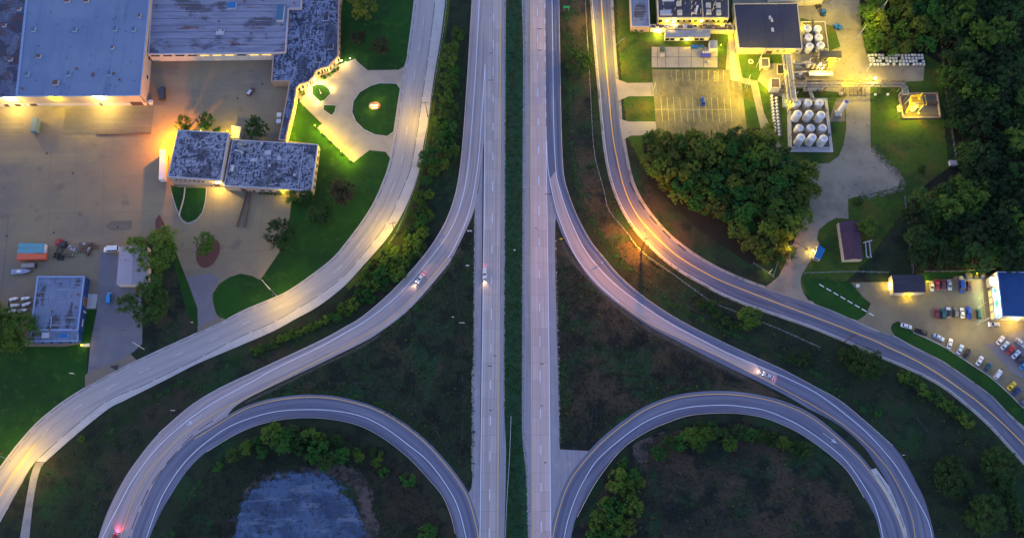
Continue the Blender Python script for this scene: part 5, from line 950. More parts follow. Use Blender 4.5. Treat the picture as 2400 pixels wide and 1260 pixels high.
def car(u, v, ang, kind, col, label, lights=False, group=None, cat=None, two=None, scale=1.0):
    """ang: heading in the picture plane, degrees, 0 = right, 90 = up"""
    b, c, wb, L, tyre, rim, h1, t1, bed = car_type(kind); p = P(u, v, .6)
    q = P(u+10*math.cos(math.radians(ang)), v-10*math.sin(math.radians(ang)), .6); d = q-p; rz = math.atan2(d.y, d.x)
    zb_ = .09
    t = thing({'sedan': 'parked_car', 'suv': 'parked_suv', 'pickup': 'pickup_truck', 'van': 'van'}[kind] if not lights else 'moving_car', (p.x, p.y, zb_), label, cat or {'sedan': 'car', 'suv': 'suv', 'pickup': 'pickup', 'van': 'van'}[kind], group, rz)
    t.scale = (scale,)*3
    for k_ in (col, two):
        if k_ and k_ not in PM: PM[k_] = paint(PAINT[k_])
    bo = obj('body', b, t); setmat(bo, PM[col])
    r = obj('roof', c['roof'], t); setmat(r, PM[two or col])
    obj('windscreen', c['windscreen'], t); obj('rear_window', c['rear_window'], t); [obj('side_window', s, t) for s in c['side_window']]
    if bed: o = obj('bed_side', bed, t); setmat(o, PM[col])
    for x in (-wb, wb):
        for s in (-1, 1): w_ = obj('wheel', tyre, t, (x, s*.82, .34)); obj('rim', rim, w_)
    for s in (-1, 1):
        o = obj('headlight', h1, t, (L-.06, s*.62, .68)); setmat(o, MT['head_on' if lights else 'lens_off'])
        o = obj('tail_light', t1, t, (-L+.02, s*.62, .80 if kind != 'pickup' else .9)); setmat(o, MT['tail_on' if lights else 'tail_off'])
    return t
# dealer's lot: north row
car(2183.5, 671, 274, 'sedan', 'cream', 'cream sedan parked next to the black-roofed garage'); car(2196, 666.5, 274, 'sedan', 'red', 'bright red car parked between cream sedan and maroon car'); car(2210.5, 667.5, 274, 'sedan', 'maroon', 'dark maroon car parked between the red and the pale one')
car(2225, 668, 274, 'sedan', 'silver', 'pale silver sedan parked beside the dark maroon car'); car(2253, 672.5, 276, 'van', 'blue', 'bright blue van parked in the row below the fence', scale=1.05); car(2270, 671, 276, 'suv', 'brown', 'brownish red car parked right beside the bright blue van')
# middle row
car(2195, 734, 94, 'sedan', 'maroon', 'dark maroon sedan at the west end of the middle row'); car(2209.5, 735, 94, 'suv', 'teal', 'dark teal car parked beside the maroon sedan in the middle row'); car(2223, 732, 94, 'suv', 'bluewhite', 'pale car with a black roof in the middle row', two='black')
car(2239.5, 732.5, 94, 'suv', 'grey', 'dark grey SUV in the middle row beside the black-roofed pale car'); car(2254.5, 733, 94, 'sedan', 'white', 'white sedan in the middle row beside the blue pickup'); car(2270, 733, 94, 'pickup', 'blue', 'blue pickup with black bed in the middle row'); car(2293, 735, 94, 'suv', 'green', 'dark green SUV standing apart at the hall end of the middle row')
# along the grass bank
car(2124, 764, -14, 'sedan', 'white', 'white sedan nose to the lot mouth, first along the bank'); car(2159, 778, -14, 'pickup', 'black', 'black pickup parked along the grass bank'); car(2200.5, 790.5, -28, 'sedan', 'bluewhite', 'pale blue-white sedan lying along the kerb after the black pickup')
for u, v, a, k, c, l in ((2226, 805, 74, 'sedan', 'white', 'white sedan facing up the lot after the pale blue-white one'), (2250, 818.5, 62, 'sedan', 'bluewhite', 'pale sedan on the bank just before the small black car'), (2266, 826.5, 55, 'sedan', 'black', 'black car on the bank squeezed beside a pale sedan'), (2296, 845, 58, 'sedan', 'white', 'white sedan with bluish hood next to the teal car'), (2313.5, 860, 57, 'sedan', 'teal', 'dark teal sedan on the bank between two white cars'), (2338.5, 877, 53, 'suv', 'white', 'large white SUV on the bank below the asphalt patch'), (2371, 904, 43, 'sedan', 'yellow', 'bright yellow sports car on the bank'), (2383, 917, 43, 'sedan', 'navy', 'dark navy car next to the bright yellow one'), (2397, 940, 50, 'sedan', 'grey', 'grey car at the far south end of the bank')):
    car(u, v, a, k, c, l)
# asphalt patch
for u, v, a, k, c, l in ((2344.5, 797, 50, 'sedan', 'white', 'white car at the corner of the dark asphalt'), (2355, 809, 46, 'sedan', 'bluewhite', 'pale blue-white car second on the dark asphalt'), (2369, 819.5, 45, 'sedan', 'red', 'red car between two pale cars on the dark asphalt'), (2381, 830, 45, 'sedan', 'bluewhite', 'pale car between the red and the black one on the asphalt'), (2391, 841, 46, 'sedan', 'dark', 'black car on the dark asphalt beside a pale one'), (2399, 855, 48, 'sedan', 'skyblue', 'sky blue car last in the row on the dark asphalt'), (2391, 803, -43, 'suv', 'silver', 'silver SUV facing away from the row on the dark asphalt')):
    car(u, v, a, k, c, l)
car(2329, 760, 180, 'sedan', 'silver', 'silver car with lit lamps stopped below the blue hall', lights=True, cat='car')
# elsewhere
car(1647.7, 238, 97, 'sedan', 'blue', 'lone blue sedan in the big parking lot'); car(382, 221, 92, 'van', 'dark', 'long dark van parked beside the blue-white warehouse', scale=1.45)
car(588, 216, 52, 'suv', 'maroon', 'dark red SUV with silver roof standing askew in the court', two='silver'); car(257, 698.5, 91, 'van', 'skyblue', 'bright blue van on the asphalt driveway of the workshop')
t = car(262, 585, 183, 'van', 'white', 'white delivery van next to the white corrugated shed', scale=1.25)
# cars out on the roads with their lamps lit
def road_car(u, v, ang, kind, col, label, red=False):
    t = car(u, v, ang, kind, col, label, lights=True, cat='car')
    for nm, x, tgt, e, colr, sz in (('headlight_beam', 2.5, 1, 2600, (1, .62, .34), 80), ('tail_light_glow', -2.6, -1, 2200 if red else 120, (1, .05, .12), 120)):
        l = bpy.data.lights.new(nm, 'SPOT'); l.energy = e*LIGHT; l.color = colr; l.spot_size = math.radians(sz); l.spot_blend = .8; l.shadow_soft_size = .3
        o = bpy.data.objects.new(nm, l); link(o, t); o.location = (x, 0, .8)
        dv = Vector((tgt, 0, -.12 if tgt > 0 else -.25)); o.rotation_euler = dv.to_track_quat('-Z', 'Y').to_euler()
road_car(266, 1264, 247, 'sedan', 'red', 'red car braking at the foot of the left ramp', True)
road_car(1136, 640, 270, 'suv', 'white', 'white SUV driving in the outer lane south of the gore')
road_car(985, 652, 232, 'sedan', 'white', 'white car driving round the left ramp bend'); road_car(1800, 880, 155, 'sedan', 'silver', 'silver car driving along the right ramp')
# ---- trailers, containers, lorry, boats
def box_trailer(a, b, wd, h, mat, name, label, cat, floor=1.1, group=None, wheels=True, ribs=0, doors=None):
    """a,b: px of the two roof-end centres at height h"""
    pa, pb = P(*a, h), P(*b, h); d = pb-pa; L = d.length; rz = math.atan2(d.y, d.x); c = (pa+pb)/2
    t = thing(name, (c.x, c.y, .06), label, cat, group, rz); ORG[t] = Vector((0, 0, 0))
    m = M(); m.box((0, 0, (h+floor)/2), (L, wd, h-floor-.06)); bo = m.build('box', mat, t)
    m = M(); m.box((0, 0, h-.02), (L+.04, wd+.04, .1)); m.build('roof', mat, t)
    if ribs:
        rb = M(); rb.box((0, 0, 0), (.12, wd+.1, h-floor-.2)); rm = rb.mesh('rib', mat)
        for i in range(ribs): obj('rib', rm, bo, (-L/2+L*(i+.5)/ribs, 0, (h+floor)/2))
    m = M(); m.box((L/2+.03, -wd/4, (h+floor)/2), (.06, wd/2-.08, h-floor-.25)); m.build('door', doors or mat, t); m = M(); m.box((L/2+.03, wd/4, (h+floor)/2), (.06, wd/2-.08, h-floor-.25)); m.build('door', doors or mat, t)
    if wheels:
        m = M(); m.box((0, 0, floor-.15), (L*.96, wd*.5, .2)); m.build('chassis', MT['chassis'], t)
        wm = M(); wm.cyl((0, -.28, 0), (0, .28, 0), .5, n=14); wme = wm.mesh('wheel', MT['tyre'])
        for x in (L*.30, L*.30+1.25):
            for s in (-1, 1): obj('wheel', wme, t, (x, s*(wd/2-.3), .5))
        m = M(); [m.cyl((-L*.28, s*.7, .05), (-L*.28, s*.7, floor), .08) for s in (-1, 1)]; m.build('landing_gear', MT['chassis'], t)
    return t
WM = mk('white_trailer_paint', (.62, .60, .57), [((.5, .47, .43), 'noise', I3, .5, .5, .68, .5)], rough=.5)
box_trailer((379, 420), (381.5, 350), 2.6, 4.0, WM, 'semi_trailer', 'long white box trailer parked beside the tall office block', 'trailer')
CT = mk('teal_container', (.10, .26, .30), [((.08, .19, .22), 'noise', I3, .6, .5, .68, .6)], rough=.6, rand=.06); CO = mk('orange_container', (.58, .11, .05), [((.45, .09, .045), 'noise', I3, .5, .5, .68, .5)], rough=.6)
box_trailer((43, 575.5), (104, 576.5), 2.4, 2.9, CT, 'shipping_container', 'teal shipping container, the one farther from the orange one', 'container', .15, wheels=False, ribs=14, doors=MT['tote'])
box_trailer((41, 587), (103, 588.5), 2.4, 2.9, CT, 'shipping_container', 'teal shipping container touching the orange one', 'container', .15, wheels=False, ribs=14, doors=MT['tote'])
box_trailer((40, 601), (106, 599.5), 2.7, 2.9, CO, 'covered_trailer', 'orange covered trailer beside the teal containers', 'trailer', .8, ribs=7)
CG = mk('grey_container', (.10, .16, .17), [((.16, .22, .22), 'noise', (.2, 3, 1), .7, .5, .62, .7)], rough=.6)
box_trailer((77, 307), (81.5, 276), 2.6, 3.4, CG, 'roll_off_container', 'grey-green banded container standing by the warehouse', 'container', .3, wheels=False, ribs=6)
box_trailer((50, 622), (79, 620.5), 1.9, 1.9, mk('tan_cover', (.26, .23, .21), rough=.7), 'utility_trailer', 'small tan covered trailer next to the grey boat', 'trailer', .6)
def boat(u, v, ang, L, wd, mat, label, name='boat', group=None, up=True):
    p = P(u, v, .6); q = P(u+10*math.cos(math.radians(ang)), v-10*math.sin(math.radians(ang)), .6); d = q-p
    t = thing(name, (p.x, p.y, .06), label, 'boat', group, math.atan2(d.y, d.x)); ORG[t] = Vector((0, 0, 0)); m = M()
    st = [(-.5, .9, .35, 1.1), (-.2, 1, .3, 1.12), (.15, .95, .32, 1.15), (.35, .6, .45, 1.2), (.5, .06, .75, 1.25)]
    for x, k, zb, zt in st: m.v += [(x*L, 0, zb), (x*L, -wd/2*k, zt), (x*L, 0, zt+.16), (x*L, wd/2*k, zt)]
    for i in range(4):
        for k in range(4): a, b = 4*i+k, 4*i+(k+1) % 4; m.f.append((a, b, b+4, a+4))
    m.f += [(3, 2, 1, 0), (16, 17, 18, 19)]; m.build('hull', mat, t)
    c = M(); c.box((-.1*L, 0, 1.25), (.25*L, wd*.55, .25), top=.8); c.build('console', MT['tote'], t)
    c = M(); c.beam((-.5*L, -.4, .25), (.6*L, 0, .3), .1, .1); c.beam((-.5*L, .4, .25), (.6*L, 0, .3), .1, .1); c.build('trailer_frame', MT['steel_dark'], t)
    wm = M(); wm.cyl((0, -.1, 0), (0, .1, 0), .3, n=12); wme = wm.mesh('wheel', MT['tyre']); [obj('wheel', wme, t, (-.2*L, s*wd*.4, .3)) for s in (-1, 1)]
GB = mk('boat_cover', (.24, .27, .36), [((.18, .2, .28), 'noise', I3, 1, .5, .66, .5)], rough=.7)
boat(51, 636.5, 3, 8.6, 2.4, GB, 'grey covered boat on a trailer beside the tan one')
for u, v, a in ((34, 701, 12), (62, 699.5, 8), (37, 716, 5), (64, 713, 18), (32, 729, 5), (55, 728, 10)): boat(u, v, a, 4.0, 1.4, MT['tote'], 'small white runabout in the rows beside the workshop', 'small_boat', 'small boats beside the workshop')
# lorry chassis and scrap row
def lorry(u, v, ang, col, label, L=8):
    p = P(u, v, .8); q = P(u+10*math.cos(math.radians(ang)), v-10*math.sin(math.radians(ang)), .8); d = q-p
    t = thing('flatbed_lorry', (p.x, p.y, .06), label, 'lorry', None, math.atan2(d.y, d.x)); ORG[t] = Vector((0, 0, 0))
    m = M(); m.box((L/2-1.1, 0, 1.75), (2.0, 2.3, 2.2), top=.9); cb = m.build('cab', paint(col), t); m = M(); m.box((L/2-.05, 0, 2.1), (.12, 1.8, .8)); m.build('windscreen', MT['carglass'], cb)
    m = M(); m.box((L/2+.35, 0, 1.1), (1.2, 1.7, 1.1), top=.92); m.build('hood', paint(col), t)
    m = M(); [m.beam((-L/2, s*.45, .95), (L/2-.5, s*.45, .95), .14, .25) for s in (-1, 1)]; [m.beam((-L/2+k*1.2, -.5, .95), (-L/2+k*1.2, .5, .95), .1, .15) for k in range(6)]; m.build('chassis', MT['chassis'], t)
    wm = M(); wm.cyl((0, -.28, 0), (0, .28, 0), .5, n=12); wme = wm.mesh('wheel', MT['tyre'])
    for x in (-L/2+.7, -L/2+2.0, L/2-.6):
        for s in (-1, 1): obj('wheel', wme, t, (x, s*.95, .5))
lorry(146, 590, 72, (.03, .03, .035), 'black flatbed lorry parked askew beyond the containers'); lorry(136, 585, 75, (.34, .03, .035), 'red-cabbed lorry chassis beside the black flatbed')
def scrap(u, v, ang, L, W, label, seed, name='machinery_frame', col=('steel_dark', 'rust', 'galv')):
    r = random.Random(seed); p = P(u, v, .4); q = P(u+10*math.cos(math.radians(ang)), v-10*math.sin(math.radians(ang)), .4); d = q-p
    t = thing(name, (p.x, p.y, .06), label, 'machinery', None, math.atan2(d.y, d.x)); ORG[t] = Vector((0, 0, 0)); m = M()
    for s in (-1, 1): m.beam((-L/2, s*W/2, .6), (L/2, s*W/2, .6), .14, .2)
    for k in range(int(L/1.1)+1): m.beam((-L/2+k*1.1, -W/2, .6), (-L/2+k*1.1, W/2, .6), .1, .14)
    for k in range(4): m.box((-L/2+L*(k/3), (-1)**k*W/2, .28), (.2, .2, .56))
    m.build('frame', MT[col[0]], t)
    for k in range(4):
        b = M(); b.box((r.uniform(-L/2, L/2), r.uniform(-W/3, W/3), .95), (r.uniform(.4, 1.3), r.uniform(.4, 1.0), r.uniform(.4, .7)), r.uniform(0, 3), .85); b.build('load', MT[r.choice(col)], t)
scrap(172, 583, -20, 4.5, 2.0, 'pale broken machine beside the black flatbed lorry', 1, col=('galv', 'tote', 'galv')); scrap(196, 586, 2, 6.5, 2.2, 'dark flat trailer frame in the scrap row', 2); scrap(220, 580, 3, 4.5, 1.8, 'rusty red plough frame at the end of the scrap row', 3, col=('rust', 'steel_dark', 'rust')); scrap(205, 573, 1, 7, 1.0, 'long dark steel rail bundle along the yard edge', 4); scrap(207, 595, 30, 2, 1.5, 'small brown machine in front of the flat trailer frame', 5, col=('steel_brown', 'rust', 'tote')); scrap(163, 599, 5, 4, 1.6, 'grey machine frame between black lorry and flat trailer', 6)
# scattered court goods
def crate(u, v, d, mat, label, name='crate', cat='crate', rz=0, z=.08, group=None, lid=None):
    p = P(u, v, d[2]); t = thing(name, (p.x, p.y, z), label, cat, group, rz); ORG[t] = Vector((0, 0, 0))
    m = M(); m.box((0, 0, d[2]/2+.06), (d[0], d[1], d[2]-.1)); bo = m.build('box', mat, t)
    m = M(); m.box((0, 0, d[2]+.04), (d[0]+.08, d[1]+.08, .08)); m.build('lid', lid or mat, t)
    m = M(); [m.box((x*d[0]/2.4, 0, .03), (.12, d[1], .06)) for x in (-1, 0, 1)]; m.build('skid', MT['pallet'], t); return t
BL = mk('blue_tarp', (.015, .10, .34), rough=.5); PU = mk('violet_blue_paint', (.07, .06, .30), rough=.5); WH_ = MT['tote']; GN = mk('green_bin', (.06, .10, .07), rough=.6)
crate(1625, 109, (1.6, 1.4, 1.2), BL, 'small blue bin nearer the canopy door path', 'storage_bin', 'bin'); crate(1633, 109, (1.8, 1.4, 1.3), BL, 'larger blue bin in front of the lit canopy', 'storage_bin', 'bin'); crate(1646, 108, (1.6, 1.2, .9), MT['skylight'], 'teal bin next to the larger blue bin', 'storage_bin', 'bin')
for i in range(4): crate(1649+4.2*i, 122.5, (.35, 1.3, 1.0), WH_, 'white upright panel in the rack above the violet skip', 'panel', 'panel', group='white panels above the violet skip')
crate(1655, 129.5, (4.6, 1.7, 1.2), PU, 'long violet-blue skip on the slab court', 'skip', 'skip'); crate(1552, 113, (2.2, 2.2, 1.5), GN, 'dark green skip at the corner of the slab court', 'skip', 'skip'); crate(1553, 129, (1.9, 1.4, 1.0), MT['wall_yellow'], 'cream box on the slab court below the green skip', 'crate', 'crate')
scrap(1668, 147, 0, 3.6, 1.0, 'pile of pale pipes and bars on the slab court', 9, 'pipe_pile', ('wall_yellow', 'galv', 'wall_yellow'))
for u, v in ((1961, 60), (1969, 63)): crate(u, v, (2.0, 2.0, 1.5), BL, 'bright blue skip beside the tank pad road', 'skip', 'skip', .6, .05, 'blue skips by the plant road')
lorry(1923, 22, 300, (.02, .07, .22), 'blue lorry cab parked below the yard store', 7)
crate(654, 269, (2, 2, 1.8), WH_, 'white cooling unit beside the narrow link roof, north one', 'cooling_unit', 'cooling unit'); crate(653, 284, (2, 2, 1.8), WH_, 'white cooling unit beside the narrow link roof, south one', 'cooling_unit', 'cooling unit')
crate(2236, 381, (3.6, 2.4, 1.8), MT['corr_white'], 'small pale box hut at the edge of the dense wood', 'box_hut', 'hut'); crate(2011, 669, (1.2, 1.2, .8), WH_, 'white box on the grass near the garage', 'box', 'box')
crate(2241, 651, (2, 1.4, .9), MT['pallet'], 'wooden crate pile near the blue van', 'crate', 'crate', .3); crate(2253, 651, (1.6, 1.6, 1.1), MT['wall_yellow'], 'cream crate behind the blue van', 'crate', 'crate', .1)
for i, (u, c) in enumerate(((2272, BL), (2290, MT['steel_dark']), (2302, BL))): crate(u, 645.5, (3.0, 2.2, 1.3), c, ('blue skip of scrap at the fence end of the lot', 'black scrap skip between two blue skips', 'blue skip nearest the blue hall')[i], 'skip', 'skip', lid=MT['steel_dark'])
crate(352, 238, (1.6, 1.6, 1.8), WH_, 'white tank box at the corner of the blue-white warehouse', 'tank_box', 'tank')
for i in range(8):
    a, b = P(1920+16.6*i, 666+9.6*i), P(1931+16.6*i, 672.4+9.6*i); m = M(); m.beam(a+Vector((0, 0, .16)), b+Vector((0, 0, .16)), .3, .22)
    tag(m.build('timber_barrier', MT['white_line']), 'white painted timber in the dashed row across the lawn', 'barrier', 'white timbers on the lawn')
# ================================================================== PLANT EQUIPMENT
def tank(u, v, r, h, label, legs=True, group=None, hang=0):
    p = P(u, v, h); t = thing('storage_tank', (p.x, p.y, .08), label, 'tank', group); ORG[t] = Vector((0, 0, 0)); z0 = .9 if legs else .05
    m = M(); m.lathe((0, 0, 0), [(r*.6, z0), (r, z0+.25), (r, h-.75)], 20); m.build('shell', MT['tank'], t, smooth=False)
    m = M(); m.lathe((0, 0, 0), [(r+.04, h-.78), (r*.96, h-.52), (r*.82, h-.3), (r*.55, h-.12), (r*.2, h-.02)], 20); d = m.build('dome', MT['tank'], t, smooth=True)
    m = M(); m.cyl((0, 0, h-.1), (0, 0, h+.18), .28, n=10); m.cyl((r*.5, r*.2, h-.3), (r*.5, r*.2, h+.25), .1); m.build('hatch', MT['galv'], d)
    m = M(); [m.beam((math.cos(a)*.5*r*1.2, math.sin(a)*.5*r*1.2, h-.02), (math.cos(a)*r*.1, math.sin(a)*r*.1, h+.12), .07, .05) for a in (.5, 2.1, 3.6, 5.2)]; m.build('top_strut', MT['steel_brown'], d)
    if legs:
        for k in range(4):
            a = .785+k*1.571; m = M(); m.beam((math.cos(a)*r*.9, math.sin(a)*r*.9, 0), (math.cos(a)*r*.9, math.sin(a)*r*.9, 1.3), .18, .18); m.build('leg', MT['galv'], t)
    m = M(); [m.beam((r+.12, s*.2, .2), (r+.12, s*.2, h-.4), .05, .05) for s in (-1, 1)]; [m.beam((r+.12, -.2, .5+k*.4), (r+.12, .2, .5+k*.4), .04, .04) for k in range(int((h-1)/.4))]; m.build('ladder', MT['steel_brown'], t)
    return t
def bund(poly, label, wall, floor, hh=.8, wd=.5, mat='pave', fmat='patch', name='containment_pad'):
    pts = [P(u, v, 0) for u, v in poly]; c = sum(pts, Vector())/len(pts); t = thing(name, (c.x, c.y, 0), label, 'pad')
    m = M(); m.prism([p[:2] for p in pts], .02, .12); m.build('slab', MT[mat], t)
    inn = [p.lerp(c, wall) for p in pts]; m = M(); m.prism([p[:2] for p in inn], .1, .14); m.build('floor', MT[fmat], t)
    for i in range(len(inn)):
        a, b = inn[i], inn[(i+1) % len(inn)]; m = M(); m.beam(a+Vector((0, 0, .1+hh/2)), b+Vector((0, 0, .1+hh/2)), wd, hh+.004*i); m.build('bund_wall', MT[mat], t)
    return t
bund([(1843.5, 230.5), (1938.5, 230.5), (1953, 357), (1847, 356)], 'concrete bund holding the twelve white tanks', .14, 0)
bund([(1874.5, 50.5), (1934, 50.5), (1943, 119), (1882, 119)], 'concrete bund holding the six white tanks by the dark hall', .07, 0, .6, .4)
# (twelve tanks: two short rows, two tall rows)
rows = [(239.5, 4.0, 'short', ((1868.7, 1), (1895, 2), (1922, 3)), 'nearest the pipe rack end'), (265, 6.6, 'tall', ((1871, 1), (1898, 2), (1926, 3)), 'in the second row of the bund'), (298, 4.2, 'short', ((1875, 1), (1901.5, 2), (1929, 3)), 'in the third row of the bund'), (320.5, 7.2, 'tall', ((1878.5, 1), (1905, 2), (1931.5, 3)), 'nearest the outer end of the bund')]
nm = {1: 'west', 2: 'middle', 3: 'east'}
for v, h, s, us, wh in rows:
    for u, k in us: tank(u, v+(2.5 if k == 3 and s == 'tall' else 0), 1.95, h, '%s white domed tank, %s one of the row %s' % (s, nm[k], wh), s == 'tall')
for v0, z, a, b, lb in ((258, 3.6, 1851, 1938, 'brown catwalk between the first two tank rows'), (315, 3.6, 1855, 1946, 'brown catwalk between the last two tank rows')):
    A, Bp = P(a, v0, z), P(b, v0+1, z); t = thing('catwalk', (A.x, A.y, .1), lb, 'catwalk')
    m = M(); m.beam(A, Bp, 1.1, .1); m.build('deck', MT['steel_brown'], t)
    for s in (-1, 1):
        m = M(); o = Vector((0, s*.55, 1.0)); m.beam(A+o, Bp+o, .07, .07); m.beam(A+o*.55+Vector((0, s*.25, 0)), Bp+o*.55+Vector((0, s*.25, 0)), .05, .05); m.build('handrail', MT['steel_brown'], t)
    for k in range(7):
        q = A.lerp(Bp, k/6); m = M(); m.beam((q.x, q.y, .1), (q.x, q.y, z-.05), .16, .16); m.build('post', MT['steel_brown'], t)
for k, (u, v, n_) in enumerate(((1894, 64.5, 'north-west'), (1917.5, 65.5, 'north-east'), (1897, 85.5, 'middle west'), (1920.5, 85.5, 'middle east'), (1899, 106.5, 'south-west'), (1925, 104, 'south-east'))): tank(u, v, 1.9, 4.8, 'white flat-domed tank, %s of the six by the dark hall' % n_, False)
m = M(); a, b = P(1905, 46, 3.2), P(1909, 122, 3.2); t = thing('tank_walkway', (a.x, a.y, .1), 'dark walkway between the two columns of six tanks', 'catwalk'); m.beam(a, b, .9, .1); m.build('deck', MT['steel_dark'], t)
for k in range(8): q = a.lerp(b, k/7); mm = M(); mm.beam((q.x, q.y, .1), (q.x, q.y, 3.15), .14, .14); mm.build('post', MT['steel_dark'], t)
# exhaust stack
p = P(1964, 266); t = thing('exhaust_stack', (p.x, p.y, .05), 'tall white cylindrical stack leaning over the plant road', 'stack'); ORG[t] = Vector((0, 0, 0))
m = M(); m.lathe((0, 0, 0), [(1.25, .3), (1.25, 10.6), (1.12, 11.0)], 20); m.build('shell', MT['tank'], t); m = M(); m.lathe((0, 0, 0), [(1.1, 10.95), (1.0, 11.1), (.3, 11.15)], 20); m.build('cap', MT['roof_shop'], t)
m = M(); m.box((0, 0, .15), (3.2, 3.2, .3)); m.build('base', MT['pave'], t); m = M(); m.cyl((-1.5, -.4, .2), (-1.5, -.4, 3), .12); m.cyl((-1.5, -.4, 3), (-1.2, 0, 3.3), .12); m.build('side_pipe', MT['tote'], t)
sheet('stack_dark_patch', [(1949, 262), (1960, 232), (1980, 229), (1980, 285), (1944, 286)], .068, MT['patch'])  # dark trapezoid patch on the ground round the stack
# tote rows
tm = M(); tm.box((0, 0, .68), (1.0, 1.0, .95), top=.97); tm.cyl((0, 0, 1.15), (0, 0, 1.25), .14); TT = tm.mesh('bottle', MT['tote'])
pm = M(); [pm.box((x, 0, .1), (.14, 1.2, .2)) for x in (-.5, 0, .5)]; pm.box((0, 0, .2), (1.2, 1.2, .06)); PMh = pm.mesh('pallet', MT['pallet'])
cg = M()
for z in (.3, .7, 1.12):
    for s in (-1, 1): cg.beam((-.56, s*.56, z), (.56, s*.56, z), .05, .05); cg.beam((s*.56, -.56, z), (s*.56, .56, z), .05, .05)
for x, y in ((-.56, -.56), (.56, -.56), (.56, .56), (-.56, .56), (0, .56), (0, -.56), (.56, 0), (-.56, 0)): cg.beam((x, y, .2), (x, y, 1.16), .05, .05)
CGm = cg.mesh('cage', MT['galv'])
def tote(u, v, label, group, z=.06, rz=0):
    p = P(u, v, 1.0); t = thing('bulk_tote', (p.x, p.y, z), label, 'tote', group, rz); obj('bottle', TT, t); obj('pallet', PMh, t); obj('cage', CGm, t)
for j in range(4):
    for i in range(17):
        if random.random() < .9: tote(2037.5+7.7*i+1.5*j+random.uniform(-.7, .7), 129.5+7*j+random.uniform(-.6, .6), 'white caged tote in the block of rows under the wood', 'totes stored under the wood', .06, random.uniform(-.08, .08))
# double line of white domed vessels
vm = M(); vm.lathe((0, 0, 0), [(.45, .25), (.62, .5), (.62, 1.3), (.5, 1.6), (.2, 1.75)], 14); VM = vm.mesh('shell', MT['tank']); lm = M(); [lm.beam((math.cos(a)*.5, math.sin(a)*.5, 0), (math.cos(a)*.5, math.sin(a)*.5, .5), .08, .08) for a in (.8, 2.4, 3.9, 5.5)]; LMh = lm.mesh('stand', MT['steel_dark'])
for c_, (a, b) in enumerate((((1809.5, 224), (1817.5, 306)), ((1819.5, 229), (1827, 316)))):
    for i in range(12):
        p = P(a[0]+(b[0]-a[0])*i/11, a[1]+(b[1]-a[1])*i/11, 1.5); t = thing('pressure_vessel', (p.x, p.y, .06), 'small white domed vessel in the %s line below the pump house' % ('west', 'east')[c_], 'vessel', 'vessel lines below the pump house'); obj('shell', VM, t); obj('stand', LMh, t)
m = M(); a, b = P(1813, 215), P(1823, 318); m.beam(a+Vector((0, 0, .09)), b+Vector((0, 0, .09)), 4.2, .1); o = m.build('vessel_plinth', MT['patch']); o['kind'] = 'structure'
def pipe_run(name, label, pts, r, mat):
    q = [P(u, v, z) for u, v, z in pts]; t = thing(name, (q[0].x, q[0].y, .05), label, 'pipework'); m = M()
    for a, b in zip(q, q[1:]): m.cyl(a, b, r, n=8)
    m.build('pipe', MT[mat], t); return t
for k in range(2): pipe_run('filter_vessel', ('green filter pipes beside the vessel lines, west one', 'green filter pipes beside the vessel lines, east one')[k], [(1836+4*k, 222, 2.2), (1838+4*k, 252, 2.2)], .7, 'roof_shop')
# pipe rack
a, b = P(1843, 128, 4.2), P(1857, 240, 4.2); t = thing('pipe_rack', (a.x, a.y, .05), 'broad overhead pipe rack running from hall to tank bund', 'pipe rack')
side = Vector(((b-a).y, -(b-a).x, 0)).normalized()
for k in range(8):
    m = M(); o = side*(-2.0+k*.58); rr = (.28, .18, .24, .15, .3, .2, .16, .22)[k]; m.cyl(a+o+Vector((0, 0, rr)), b+o+Vector((0, 0, rr)), rr); m.build('pipe', MT[('wall_yellow', 'galv', 'metal_grey', 'wall_yellow', 'metal_grey', 'steel_brown', 'galv', 'wall_yellow')[k]], t)
for k in range(11):
    q = a.lerp(b, k/10); m = M(); m.beam(q-side*2.3, q+side*2.3, .22, .22); [m.beam(Vector((0, 0, .05-q.z))+q+side*s*2.2, q+side*s*2.2, .22, .22) for s in (-1, 1)]; m.build('support_frame', MT['steel_dark'], t)
# pipe bridge: a long trestle
a, b = P(1856, 194, 6.0), P(2127, 194, 6.0); t = thing('pipe_bridge', (a.x, a.y, .05), 'long lattice pipe bridge crossing the plant road', 'bridge')
n = 46; W = 1.3
for y, z in ((-W, 0), (W, 0), (-W, -2.0), (W, -2.0)): m = M(); m.beam(a+Vector((0, y, z)), b+Vector((0, y, z)), .16, .16); m.build('chord', MT['steel_brown'], t)
for i in range(n):
    p0, p1 = a.lerp(b, i/n), a.lerp(b, (i+1)/n); m = M(); s = 1 if i % 2 else -1
    m.beam(p0+Vector((0, -W*s, 0)), p1+Vector((0, W*s, 0)), .09, .09); m.beam(p0+Vector((0, W, 0 if s > 0 else -2)), p1+Vector((0, W, -2 if s > 0 else 0)), .09, .09); m.beam(p0+Vector((0, -W, 0 if s > 0 else -2)), p1+Vector((0, -W, -2 if s > 0 else 0)), .09, .09); m.beam(p0+Vector((0, -W, 0)), p0+Vector((0, W, 0)), .08, .08); m.build('lattice', MT['steel_brown'], t)
for k in range(4): m = M(); m.cyl(a+Vector((0, -.9+k*.6, -1.7)), b+Vector((0, -.9+k*.6, -1.7)), (.2, .14, .24, .16)[k]); m.build('pipe', MT[('galv', 'wall_yellow', 'metal_grey', 'galv')[k]], t)
for k in (0, .14, .30, .46, .62, .77, .9, 1):
    q = a.lerp(b, k)
    for s in (-1, 1):
        m = M(); [m.beam((q.x+e*1.0, q.y+s*2.2, .05), (q.x, q.y+s*W, 5.9 if k == .77 else 4.0), .2, .2) for e in (-1, 1)]; m.build('leg', MT['steel_brown'], t)
